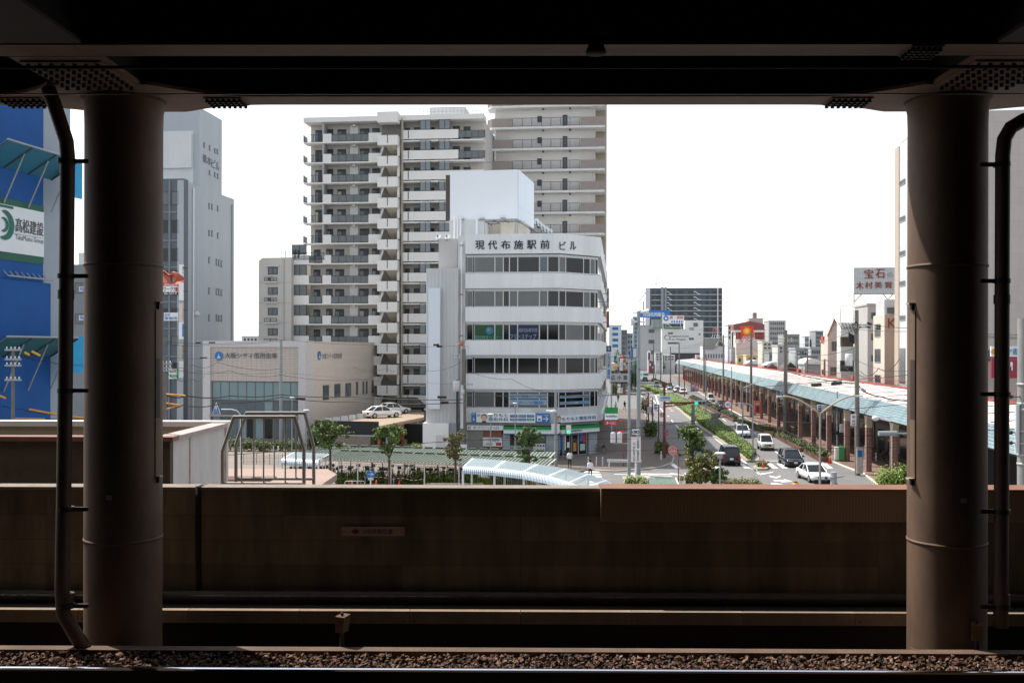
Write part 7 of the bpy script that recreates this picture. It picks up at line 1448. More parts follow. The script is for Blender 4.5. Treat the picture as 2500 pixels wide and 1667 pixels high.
# far signals
t,d,b=pole(1601,931,914,2,'far traffic signal above the dark car',BROWNP,name='traffic_signal',cat='traffic light'); mb=MB(); rb(1565,911,1583,917,-.3,0,M('#7f8a8e',.5),mb); a=L_(b,1565,914,d); mb.tube((a.x,0,a.z),(0,0,a.z),.08,BROWNP); mb.build('signal_housing',t); q=L_(b,1568.5,914,d); MB().tube((q.x,-.3,q.z),(q.x,-.34,q.z),.28,EM('#10b59a',1.2),n=14).build('signal_lens',t)
# brown sign frames on the left footway
for i,(x,yb_,yt,lab,ws) in enumerate(((1608,1085,988,'thin dark red pole with a blue parking plate and a notice board',1),(1593,1044,970,'thin dark red pole with a ladder shaped frame',0),(1583,1030,958,'dark red pole with a square frame at the top',0))):
    t,d,b=pole(x,yb_,yt,3.5,lab,BROWNP,name='footway_sign_pole'); mb=MB(); 
    for k,y in enumerate((yt,yt+8,yt+14)): a=L_(b,x-8 if i else x-10,y,d); mb.tube((a.x,0,a.z),(0,0,a.z),.05,BROWNP)
    mb.build('frame_bar',t); 
    if ws: 
        mb=MB(); rb(1597,988,1603,999,-.1,0,SIGNB,mb); mb.build('blue_plate',t); mb=MB(); rb(1611,1007,1619,1018,-.1,0,M('#c9b0a0',.6),mb); mb.build('notice_board',t); mb=MB(); a=L_(b,1598.5,997,d); c=L_(b,1601.5,990,d); mb.text('P',a.x,c.x,a.z,c.z,-.13,WHITE,bold=.05); mb.build('lettering',t)
    elif i==1: mb=MB(); rb(1580,992,1590,1008,-.15,0,OFFW,mb); mb.build('white_box',t)
def disc_sign(px,py,rpx,base,lab,kind,mpost=RED,name='road_sign'):
    t,d,b=pole(base[0],base[1],base[2],base[3],lab,mpost,name=name,cat='road sign'); c=L_(b,px,py,d); r=rpx*d/F
    mb=MB().tube((c.x,-.08,c.z),(c.x,-.11,c.z),r,SIGNRED,n=28)
    if kind=='entry': mb.build('sign_disc',t); mb=MB().tube((c.x,-.11,c.z),(c.x,-.115,c.z),r*.98,WHITE,n=28).tube((c.x,-.115,c.z),(c.x,-.12,c.z),r*.9,SIGNRED,n=28).box(c.x-r*.75,c.x+r*.75,-.13,-.12,c.z-r*.12,c.z+r*.12,WHITE); mb.text('進入禁止',c.x-r*.55,c.x+r*.55,c.z+.3*r,c.z+.6*r,-.13,WHITE,bold=.03); mb.text('歩行者専用',c.x-r*.55,c.x+r*.55,c.z-.6*r,c.z-.3*r,-.13,WHITE,bold=.03); mb.build('symbol',t)
    if kind=='40': mb.build('sign_disc',t); mb=MB().tube((c.x,-.11,c.z),(c.x,-.12,c.z),r*.75,WHITE,n=28); mb.text('40',c.x-r*.48,c.x+r*.48,c.z-r*.38,c.z+r*.38,-.13,SIGNB,bold=.05); mb.build('symbol',t)
    return t,d,b,c,r
t,d,b,c,r=disc_sign(1642,1099,10.5,(1656.5,1182,1106,3),'large red no entry disc on a red post at the corner','entry'); mb=MB(); a=L_(b,1656,1106,d); mb.path([(a.x,0,a.z),(a.x-.02,0,a.z+.2),(a.x-.2,0,a.z+.33),(c.x+r,0,c.z+.1),(c.x,0,c.z)],.04,RED,n=6); mb.path([(c.x+(r+.06)*math.cos(2*math.pi*k/20),-.05,c.z+(r+.06)*math.sin(2*math.pi*k/20)) for k in range(21)],.02,RED,n=4); mb.build('bracket',t)
t,d,b,c,r=disc_sign(1576,984,5.3,(1579,1035,975,2),'small distant red no entry disc on the left footway','entry')
t,d,b,c,r=disc_sign(1777,987,10.5,(1838,1124,1000,4),'round speed limit forty sign on a curved grey arm over the hedge','40',POLE); mb=MB(); pts=[L_(b,x,y,d) for x,y in ((1838,1002),(1837,994),(1832,988),(1822,985.5),(1800,985.5),(1780,985.5))]; mb.path([(p.x,0,p.z) for p in pts],.055,POLE,n=8); mb.build('curved_arm',t)
# grey board in the hedge, and posts
t,d,b=pole(1745,1052,1008,2,'blank grey back of a road information board standing in the hedge',POLE,name='road_sign',cat='road sign'); mb=MB(); rb(1736,1008,1754,1035,-.1,-.03,M('#8f9290',.6,var=.15,kind='tile',size=(.5,.5),mort=.03),mb); mb.build('board',t)
t,d,b=pole(1692,1041,987,10,'short thick grey post standing in the hedge under the traffic light',POLE,name='steel_post')
t,d,b=pole(1813,1085,985,3.5,'thin grey pole left of the speed limit post with a small white box',POLE,name='steel_post'); mb=MB(); rb(1802,1068,1815,1083,-.2,0,OFFW,mb); mb.build('control_box',t)
t,d,b=pole(1671,967,905,2.5,'far twin arm street lamp by the parked cars',BROWNP,name='street_lamp',cat='street lamp'); 
def arms(t,b,d,base,ends,m_=POLE,r=.05,hw=.5):
    for (x,y) in ends:
        p0=L_(b,base[0],base[1],d); p1=L_(b,x,y,d); mb=MB(); pts=[]
        for k in range(9): u=k/8; pts.append((p0.x+(p1.x-p0.x)*u,p0.y,p0.z+(p1.z-p0.z)*math.sin(u*math.pi/2))) 
        mb.path(pts,r,m_,n=6); mb.build('arm',t); s=1 if p1.x>p0.x else -1; MB().box(p1.x-.1,p1.x+s*hw,p1.y-.1,p1.y+.1,p1.z-.07,p1.z+.05,M('#d5d8d6',.5)).build('lamp_head',t)
arms(t,b,d,(1671,906),((1645,890),(1692,888)))
t,d,b=pole(1723,1023,880,3.5,'twin arm street lamp rising from the hedge behind the traffic light',POLE,name='street_lamp',cat='street lamp'); arms(t,b,d,(1724,918),((1680,900),(1768,902)))
t,d,b=pole(1813,1028,948,4,'twin arm street lamp on the right kerb beyond the jeep',POLE,name='street_lamp',cat='street lamp'); arms(t,b,d,(1813,948),((1760,922),(1885,926)),M('#b9a898',.6),r=.07)
t,d,b=pole(2002,1215,1008,6,'large twin arm street lamp beside the white saloon car',M('#a39b92',.6,var=.1),name='street_lamp',cat='street lamp'); arms(t,b,d,(2002,1010),((1912,967),(2090,966)),M('#b29e8d',.6),r=.07)
# forecourt lamps (disc on a Y yoke)
for x,y,yb_,w_,d_,lab in ((1258,984,1115,13,98,'disc topped forecourt lamp in front of the clinic sign'),(1198,1011,1135,16,86,'larger disc topped forecourt lamp left of the shop window'),(748,1001,1110,16,88,'disc topped lamp at the bank corner'),(713,970,1110,12,104,'small brown disc lamp in front of the bank'),(1697,1047,1250,18,68,'slim lamp with a white disc among the trees'),(1758,1106,1250,26,56,'wide white topped lamp in front of the black van')):
    t,d,b=pole(x,yb_,y+14,3 if d_>60 else 5,lab,POLE,name='forecourt_lamp',cat='street lamp',d=d_,group='disc topped lamps'); c=L_(b,x,y,d); r=w_*d/F/2
    MB().lathe([(r*.5,-.06),(r,-.02),(r,.02),(r*.7,.05)],(c.x,0,c.z),M('#dfe1e2',.5),n=20).build('disc',t); q=L_(b,x,y+14,d); mb=MB().tube((0,0,q.z),(r*.7,0,c.z),.03,POLE).tube((0,0,q.z),(-r*.7,0,c.z),.03,POLE); mb.build('yoke',t); MB().lathe([(r*.45,-.3),(r*.5,-.06)],(c.x,0,c.z),GREYP,n=14).build('lamp_body',t)
t,d,b=pole(1432,1100,1056,3,'small street lamp with a cream globe under the clinic sign corner',POLE,name='globe_lamp',cat='street lamp'); c=L_(b,1432,1052,d); MB().lathe([(.1,-.22),(.22,-.15),(.27,0),(.26,.05),(.1,.14)],(c.x,0,c.z),M('#cdbba3',.5),n=16).build('globe',t)
# utility poles on the right side
UP=[(2094,1146,757,13,'tall wooden looking utility pole with a transformer right of the lamp',(793,800),22,((2070,893,.33,1.1),)),(1918,1056,806,11,'utility pole in front of the arcade right of the speed limit sign',(828,834),18,()),(1834,1010,812,7,'utility pole behind the hedge end against the lilac shed',(828,),12,()),(1766,985,818,5,'utility pole before the gabled hall',(822,),12,()),(1719,962,822,4.5,'utility pole before the white blank building',(826,),10,()),(1658,952,836,3.5,'distant utility pole with a red banner',(838,),8,()),(1637,945,846,3,'distant utility pole right of the dark glazed front',(848,),8,()),(1595.6,932,838,3,'distant utility pole left of the grey blank walls',(852,),8,()),(1613,936,858,3,'short distant utility pole beside the little white house',(860,),6,()),(1508,935,829,4,'distant utility pole above the street arch',(836,842),12,()),(1529,940,828,4,'second distant utility pole above the street arch',(846,),10,()),(2013,1060,876,6,'grey pole before the gabled house',(880,),8,()),(1946,1040,855,5,'plain grey pole behind the arcade roof',(862,),8,()),(1971,1044,852,5,'plain grey pole with a bracket behind the arcade roof',(860,),8,())]
PB={}
for x,yb_,yt,w_,lab,ys,cw_,tr in UP:
    dd_=21.6*2440/(x-1515) if x in (2094,1918,1834,1766,1719) else (30.2*2440/(x-1515) if x in (2013,1946,1971) else None)
    t,d,b=pole(x,yb_,yt,w_,lab,CPOLE,d=dd_,topx=x-3 if x>2050 else None); crossarms(t,b,d,x,ys,cw_,4 if w_>5 else 2,tr=tr); PB[x]=(t,d,b)
t,d,b=PB[2094]; mb=MB(); c=L_(b,2078,793,d); 
for k in range(5): mb.path([(c.x-1.2+k*.3,-.2,c.z+.2),(c.x-.9+k*.3,-.25,c.z-.4-.1*k),(c.x-.2+k*.25,-.2,c.z-.2),(c.x+.4,-.2,c.z+.3)],.03,INK,n=4)
mb.build('jumper_cables',t); mb=MB()
for k in range(3): q=L_(b,2072+k*5,820+k*3,d); mb.tube((q.x,-.2,q.z+.3),(q.x,-.2,q.z-.5),.1,INK,n=8)
mb.build('fuse_cutout',t); mb=MB(); q=L_(b,2097,1090,d); mb.box(q.x-.28,q.x+.28,-.32,-.2,.2,q.z,M('#c2bdb6',.7,var=.3,scale=5)); mb.box(q.x-.25,q.x+.2,-.34,-.31,q.z-.9,q.z-.3,SIGNB); mb.build('poster_wrap',t)
mb=MB(); q=L_(b,2076,1018,d); q2=L_(b,2088,1037,d); 
mb=MB(); a=L_(b,2074,1038,d); c=L_(b,2087,1010,d); mb.box(a.x,c.x,-.4,-.35,a.z,c.z,WHITE); mb.tube(((a.x+c.x)/2,-.4,c.z-.25),((a.x+c.x)/2,-.42,c.z-.25),.14,M('#b98a90',.6),n=12); mb.box(a.x+.12,c.x-.12,-.42,-.4,a.z+.3,a.z+.5,GREYP); mb.box(a.x+.1,c.x-.1,-.42,-.4,a.z+.08,a.z+.2,M('#b98a90',.6)); mb.build('hanging_board',t)
for x,yb_,yt,w_,lab in ((2044,1120,955,4,'slim blue grey pole behind the big lamp with hanging boards'),(2174,1150,975,5,'slim blue grey pole beside the round hedge'),(1786,1005,895,3,'slim far pole before the arcade'),(1930,0,0,0,'')):
    if w_: 
        t,d,b=pole(x,yb_,yt,w_,lab,POLE,name='steel_post')
        if x==2044: mb=MB(); rb(2050,1035,2060,1055,-.1,0,OFFW,mb); rb(2040,1052,2047,1060,-.2,0,INK,mb); mb.build('hanging_board',t)
# near right : fixture, cylinder pole, thick pole
t,d,b=pole(2520,1300,1058,8,'long grey roadside luminaire on a horizontal arm left of the right column',POLE,name='street_luminaire',cat='street lamp',d=62); a=L_(b,2146,1058,d); c=L_(b,2190,1058,d); mb=MB().tube((a.x,0,a.z),(c.x,0,a.z),.16,POLE,n=14); mb.build('lamp_housing',t); e=L_(b,2520,1060,d); MB().tube((c.x,0,c.z),(e.x,0,e.z),.05,POLE).build('arm',t)
t,d,b=pole(2035,1290,1152,15,'short fat grey pole top with wires in the foreground right of the white saloon',M('#a9adaf',.5,.2,var=.1),name='steel_post',d=62,taper=1); mb=MB(); q=L_(b,2035,1165,d); mb.box(-.3,.3,-.25,.25,q.z,q.z+.05,GREYP); mb.tube((0,-.2,q.z),(.6,-.3,q.z+.1),.02,WIRE); mb.tube((.1,-.2,q.z-.3),(.4,-.3,q.z-.6),.02,WIRE); mb.build('band',t)
t,d,b=pole(2503,1400,777,36,'thick pale concrete pole at the right edge with steel bands',M('#8b8b88',.8,var=.12,scale=3),d=34,taper=.97); mb=MB()
for y in (938,985,1000,1052,1082,1110,1132): q=L_(b,2503,y,d); mb.lathe([(.262,-.04),(.262,.04)],(0,0,q.z),M('#a7a8a5',.5,.3),n=20)
mb.build('steel_band',t); q=L_(b,2480,988,d); q2=L_(b,2480,1105,d); MB().tube((q.x,-.1,q.z),(q.x,-.1,q2.z),.075,OFFW,n=12).build('cable_pipe',t); mb=MB()
for y in (968,1055,1080): q=L_(b,2465,y,d); mb.ball((q.x,-.1,q.z),.07,.07,.07,INK,8); mb.tube((q.x,-.1,q.z),(0,-.1,q.z),.02,DGREY)
mb.build('insulator',t)
q=P(2137,1021,60); t=empty('security_camera',q,0,'white security camera on a bracket in front of the arcade left of the luminaire','camera'); MB().ball((0,0,0),.22,.2,.16,OFFW,10).build('camera_body',t); MB().tube((0,0,.05),(1.2,.2,.1),.03,OFFW).tube((.1,0,0),(1.0,.2,-.2),.03,OFFW).build('bracket',t)
# cones, bins, barriers, small signs
def cone(px,py,lab,h=.75):
    p=G(px,py); t=empty('traffic_cone',(p.x,p.y,.0),0,lab,'traffic cone','orange traffic cones'); OR=M('#d2452a',.6,var=.05); MB().lathe([(.17,.03),(.03,h)],(0,0,0),OR,n=14).build('cone',t); MB().box(-.2,.2,-.2,.2,0,.03,OR).build('base',t)
for x,y,l in ((1994,1115,'orange cone at the end of the round planter'),(2026,1131,'orange cone nearest the green cabinet'),(1863,1146,'orange cone on the tiny traffic island'),(859,1194,'leftmost red cone in front of the cycle park'),(919,1193,'middle red cone in front of the cycle park'),(975,1192,'right red cone in front of the cycle park'),(657,1099,'orange cone among the shrubs before the bank')): cone(x,y,l)
p=G(2049,1128); t=empty('green_cabinet',(p.x,p.y,.13),-GRID,'tall green and white cabinet on the kerb by the arcade','cabinet'); MB().box(-.1,.45,-.3,.3,.1,1.45,M('#3f9a5e',.5)).build('green_body',t); MB().box(-.45,-.1,-.25,.25,.1,1.4,M('#d5dcd9',.5)).build('white_panel',t); MB().box(-.4,.42,-.28,.28,0,.1,INK).build('base',t)
p=G(1594,1062); t=empty('green_cabinet',(p.x,p.y,.13),-GRID,'green utility box among the footway shrubs','cabinet'); MB().box(-.5,.5,-.3,.3,.1,1.5,M('#1f6a4a',.5)).build('green_body',t); MB().box(-.55,.55,-.35,.35,1.5,1.6,M('#2a7a5a',.5)).build('lid',t)
p=P(1942,1190,68); t=empty('orange_lantern',(p.x,p.y,p.z-.5),0,'small round orange lantern just above the wall edge','lantern'); MB().lathe([(.15,.3),(.27,.4),(.27,.75),(.15,.85)],(0,0,0),M('#d99032',.5,var=.1),n=16).build('lantern_body',t); MB().tube((0,0,-2),(0,0,.3),.05,BROWNP).build('stand',t); MB().lathe([(.17,.85),(.1,.92)],(0,0,0),INK,n=12).build('cap',t)
t,d,b=pole(1902,1090,1090,0.1,'yellow bollard at the gap between the planters',M('#d9a93a',.6),name='yellow_bollard',cat='bollard') if False else (None,0,None)
p=G(1884,1066); t=empty('yellow_barrier',(p.x,p.y,.1),-GRID,'low yellow kerb barrier between the brick planters','barrier'); mb=MB(); mb.path([(-1,0,.0),(-1,0,.55),(1,0,.55),(1,0,0)],.06,M('#d0a640',.6)); mb.build('barrier_tube',t); MB().box(-1,1,-.02,.02,.2,.4,M('#d0a640',.6)).build('panel',t)
for i,(x,y,lab) in enumerate(((2069,1095,'first white bollard under the arcade'),(2139,1128,'white bollard right of the yellow notice'),(1436,1140,'left white bollard on the paving before the shop'),(1471,1140,'right white bollard on the paving before the shop'),(1456,1140,'thin bollard between the two before the shop'),(1471,1140,''),(1614,1125,'leaning white guard post at the kerb corner'))):
    if lab: p=G(x,y); t=empty('bollard',(p.x,p.y,.13),0,lab,'bollard'); MB().tube((0,0,0),(0,0,.85),.06,WHITE,n=10).build('post',t); MB().box(-.064,.064,-.064,.064,.6,.68,GREYP).build('reflective_band',t)
p=G(1528,1143); t=empty('guard_rail',(p.x,p.y,.0),R(-4),'short white guard rail at the pavement corner','guard rail'); MB().box(-1.8,1.5,-.04,.04,.6,.85,WHITE).box(-1.8,1.5,-.05,-.04,.7,.75,GREYP).build('rail',t); MB().tube((-1.6,0,0),(-1.6,0,.8),.06,WHITE).tube((1.2,0,0),(1.2,0,.8),.06,WHITE).build('post',t)
p=G(2114,1140); t=empty('yellow_notice',(p.x,p.y-.5,.13),0,'yellow notice tied to the second near brick column','notice'); q=P(2104,1119,92); q2=P(2117,1107,92); MB().box(-.3,.3,-.05,0,q.z-.13,q2.z-.13,M('#d6b02a',.5)).build('panel',t); MB().box(-.2,.2,-.07,-.05,q.z+.0,q.z+.06,INK).box(-.15,.15,-.07,-.05,q.z+.15,q.z+.2,INK).build('print_line',t); MB().tube((-.33,0,0),(-.33,0,2.0),.03,WHITE).tube((.33,0,0),(.33,0,2.0),.03,WHITE).build('post',t)
# signs hung along the arcade
for i,(x0,y0,x1,y1,d_,base,items,lab) in enumerate(((1905,955,1914,975,135,OFFW,[(None,.1,.05,.9,.5,SIGNB),('P',.3,.1,.7,.45,WHITE)],'blue and white parking sign left of the middle utility pole'),(1914,978,1923,998,134,WHITE,[(None,.15,.1,.85,.9,SIGNB),(None,.35,.3,.65,.7,WHITE)],'blue and white vertical plate on the middle utility pole'),(1996,988,2018,1001,108,OFFW,[(None,.05,.1,.35,.9,M('#1f4f9a',.5)),('P',.12,.25,.28,.75,WHITE)],'wide parking sign under the arcade fascia'),(1841,979,1858,1010,150,M('#d9775f',.6,var=.3,scale=3),[(None,.2,.1,.8,.3,OFFW),(None,.3,.4,.7,.85,M('#8a3a5a',.6))],'orange banner hung between two arcade columns'),(1822,942,1830,958,170,OFFW,[(None,.2,.2,.8,.8,GREYP)],'grey plate under the fascia left of the orange banner'),(1686,935,1698,955,260,M('#7a8aa8',.6,var=.4,scale=2),[(None,.2,.2,.8,.5,OFFW)],'blue banner under the far arcade'),(1697,936,1706,955,258,M('#c97a86',.6,var=.3,scale=2),[(None,.2,.3,.8,.7,OFFW)],'pink banner next to the blue one under the far arcade'))): vsign(x0,y0,x1,y1,d_,base,items,lab,name='hanging_sign')
# street clutter signs far left of the loudspeaker pole
CL=['#2d8f9a','#b8574a','#5aa36f','#d8d3c8','#3f63a8','#c8a06a','#a7adb1','#7a4740']
for i in range(22):
    x=rnd.uniform(1494,1556); y=rnd.uniform(858,902); w_=rnd.uniform(3,8); h=rnd.uniform(6,18); vsign(x,y-h/2,x+w_,y+h/2,rnd.uniform(200,300),M(CL[i%8],.6,var=.25,scale=.8),[(None,.15,.2,.85,.45,OFFW if i%2 else NAVY)],'%s signboard %s the far side street left of the loudspeaker pole'%(['teal','brick red','green','cream','blue','ochre','grey','brown'][i%8],['low in','high over','in the middle of'][(i//8)%3]),name='shop_signboard')['group']='crowded signboards along the far side street'
for i in range(9):
    x=1492+i*7.2; y=872+rnd.uniform(-8,16); lab=['pale cream','dark grey','sandy tan','bright white','brick brown','bluish grey','greenish grey','beige','near black'][i]+' narrow shop house in the far side street'; fr=Fr(x,rnd.uniform(210,330)); t=fr.empty('shop_house',lab,'building','narrow shop houses in the far side street'); x1=fr.x(x+rnd.uniform(6,10)); z1=fr.z(x,y); MB().box(0,x1,0,8,0,z1,M(['#c9c6b0','#5d6062','#b8a48c','#dcdcda','#8a5a48','#8a95a0','#808a80','#c0b5a0','#303234'][i],.8,var=.2,scale=.6)).build('wall',t)
    for k in range(int(z1/3)): MB().box(x1*.2,x1*.8,-.06,0,1.2+k*3,2.6+k*3,GLASSB).build('window',t)
for i,(x,y0,y1,d_,c) in enumerate(((1584,880,912,440,'#8f3f3a'),(1590,890,912,445,'#4a4a4a'),(1600,885,905,450,'#c9c9c6'),(1618,888,900,455,'#1f6a4a'),(1629,884,898,458,'#3f8a6a'),(1640,880,911,462,'#6f4a40'))): vsign(x,y0,x+6+i%3*3,y1,d_,M(c,.7,var=.3,scale=1),[(None,.2,.2,.8,.4,OFFW)],'%s sign panel at the far left end of the arcade'%['dark red','charcoal','pale grey','dark green','mid green','brown'][i],name='shop_signboard')
# small white gabled house
hf=Fr(1583,465); t=hf.empty('small_white_house','tiny white gabled house front before the grey blank building','house'); a,b_,c,d_=hf.rect(1581,858,1589,882); mb=MB(); mb.xprism([(a,0),(b_,0),(b_,d_),((a+b_)/2,d_+.7),(a,d_)],0,4,WHITE); mb.build('wall',t); MB().box(a+.25,b_-.25,-.05,0,c+.6,d_-.5,DGREY).build('window',t); mb=MB(); mb.a([((a+b_)/2,-.2,d_+.75),(b_+.1,-.2,d_-.05),(b_+.1,4,d_-.05),((a+b_)/2,4,d_+.75)],[(0,1,2,3)],GREYP); mb.a([((a+b_)/2,-.2,d_+.75),(a-.1,-.2,d_-.05),(a-.1,4,d_-.05),((a+b_)/2,4,d_+.75)],[(0,1,2,3)],GREYP); mb.build('roof',t)
# ---- forecourt details
t,d,b=pole(905,1215,1150,4,'blue one way arrow sign on a white post in front of the cycle park',WHITE,name='road_sign',cat='road sign',d=66); mb=MB(); rb(895,1150,916,1164,-.08,-.03,SIGNB,mb); mb.build('sign_plate',t); mb=MB(); a=L_(b,898,1160,d); c=L_(b,913,1153.5,d); mb.text('→',a.x,c.x,a.z,c.z,-.1,WHITE,bold=.06); mb.build('arrow',t); mb=MB(); rb(899,1165,912,1171,-.08,-.03,M('#d2cfc8',.6),mb); mb.build('notice_plate',t)
for i,(x0,x1,y,lab) in enumerate(((842,890,1190,'left white pipe barrier before the cycle park'),(1035,1180,1197,'long white pipe barrier by the canopy post'))):
    A=G(x0,y+10);B=G(x1,y+10); t=empty('pipe_barrier',(A.x,A.y,0),math.atan2(B.y-A.y,B.x-A.x),lab,'barrier'); L=(B-A).length; h=.85; mb=MB().path([(0,0,0),(0,0,h-.1),(.1,0,h),(L-.1,0,h),(L,0,h-.1),(L,0,0)],.035,M('#c9beb6',.6),n=6); mb.build('barrier_tube',t); mb=MB(); n=int(L/.3)
    for k in range(1,n): mb.tube((k*L/n,0,.1),(k*L/n,0,h),.015,WHITE,n=4)
    mb.build('bar',t)
A=G(823,1180);B=G(1035,1192); t=empty('striped_chain',A,0,'red and white striped barrier rope along the cycle park','barrier rope'); mb=MB(); D=B-A
for k in range(40):
    u0,u1=k/40,(k+1)/40; s=lambda u:A*0+D*u+Vector((0,0,.75-.12*math.sin(u*math.pi*4)**2)); mb.tube(s(u0),s(u1),.03,SIGNRED if k%2 else WHITE,n=5)
mb.build('rope',t); mb=MB(); [mb.tube(D*u,D*u+Vector((0,0,.8)),.03,WHITE,n=5) for u in (0,.33,.66,1)]; mb.build('post',t)
# dark wire fence by the bank road
A=G(595,1136);B=G(690,1136); t=empty('wire_fence',A,math.atan2(B.y-A.y,B.x-A.x),'dark wire mesh fence left of the short blue canopy','fence'); L=(B-A).length; mb=MB(); [mb.tube((k*L/30,0,0),(k*L/30,0,1.0),.012,DKMETAL,n=4) for k in range(31)]; [mb.tube((0,0,z),(L,0,z),.012,DKMETAL,n=4) for z in (.1,.4,.7,1.0)]; mb.build('mesh_panel',t); mb=MB(); [mb.tube((k*L/3,0,0),(k*L/3,0,1.15),.035,DKMETAL,n=6) for k in range(4)]; mb.build('post',t)
for i,(x,lab) in enumerate(((668,'left white post beside the short blue canopy'),(679,'right white post beside the short blue canopy'))): p=G(x,1140); t=empty('white_post',(p.x,p.y,0),0,lab,'post'); MB().tube((0,0,0),(0,0,2.0),.05,WHITE,n=8).build('shaft',t); MB().ball((0,0,2.0),.06,.06,.04,WHITE,8).build('cap',t)
# pedestrian crossing sign
t,d,b=pole(588,1150,1020,4,'triangular blue pedestrian crossing sign on a curved white post',OFFW,name='road_sign',cat='road sign'); mb=MB(); pts=[L_(b,x,y,d) for x,y in ((588,1022),(586,1010),(578,1002),(565,999),(540,999))]; mb.path([(p.x,0,p.z) for p in pts],.05,OFFW,n=8); mb.build('curved_arm',t)
mb=MB(); q=[L_(b,x,y,d) for x,y in ((518,1010),(539,1010),(528.5,981))]; mb.xprism([(p.x,p.z) for p in q],-.08,-.02,WHITE); q=[L_(b,x,y,d) for x,y in ((520,1009),(537,1009),(528.5,984.5))]; mb.xprism([(p.x,p.z) for p in q],-.1,-.08,SIGNB); mb.build('sign_plate',t)
mb=MB(); c=L_(b,528.5,993,d); mb.ball((c.x,-.12,c.z+.05),.06,.02,.06,WHITE,8); mb.path([(c.x,-.12,c.z),(c.x,-.12,c.z-.25)],.04,WHITE,n=4); mb.path([(c.x-.12,-.12,c.z-.5),(c.x,-.12,c.z-.25),(c.x+.12,-.12,c.z-.5)],.035,WHITE,n=4); mb.path([(c.x-.15,-.12,c.z-.2),(c.x,-.12,c.z-.05),(c.x+.13,-.12,c.z-.22)],.025,WHITE,n=4); mb.build('walking_figure',t)
# left poles with insulators
t,d,b=pole(32,1100,848,10,'concrete utility pole at the far left before the blue sheeting',CPOLE,d=56); crossarms(t,b,d,35,(854,877,892,927),20,4,tr=())
mb=MB(); 
for x0,y0,x1,y1 in ((60,860,72,867),(78,858,98,868)): mb.tube(L_(b,x0,y0,d),L_(b,x1,y1,d),.07,M('#d29a3a',.6),n=8)
mb.build('wire_cover',t)
t,d,b=pole(402,1100,868,9,'grey utility pole between the left column and the grey block signs',CPOLE,d=60); crossarms(t,b,d,404,(888,898,905),18,4)
# orange lamps by the left column
p=P(420,680,13.5); t=empty('orange_warning_lamps',p,0,'pair of orange hooded lamps on a bracket right of the left column','lamp'); OR=M('#d9694c',.5,var=.1); 
a=P(418,665,13.5)-p; c=P(452,683,13.5)-p; mb=MB(); mb.a([P(418,663,13.5)-p,P(424,695,13.5)-p,P(433,694,13.3)-p,P(455,682,13.2)-p,P(436,667,13.3)-p,P(425,663,13.8)-p],[(0,1,2,3,4),(0,4,5),(5,3,2,1)],OR); mb.build('hood',t)
mb=MB(); mb.a([P(392,664,13.6)-p,P(398,690,13.5)-p,P(420,695,13.4)-p,P(412,676,13.4)-p],[(0,1,2,3)],OR); mb.build('hood',t); mb=MB().path([P(385,664,13.5)-p,P(402,664,13.5)-p,P(412,674,13.5)-p,P(420,672,13.5)-p],.02,OR); mb.tube(P(385,690,13.6)-p,P(385,1000,13.6)-p,.04,OFFW,n=8); mb.build('bracket',t)
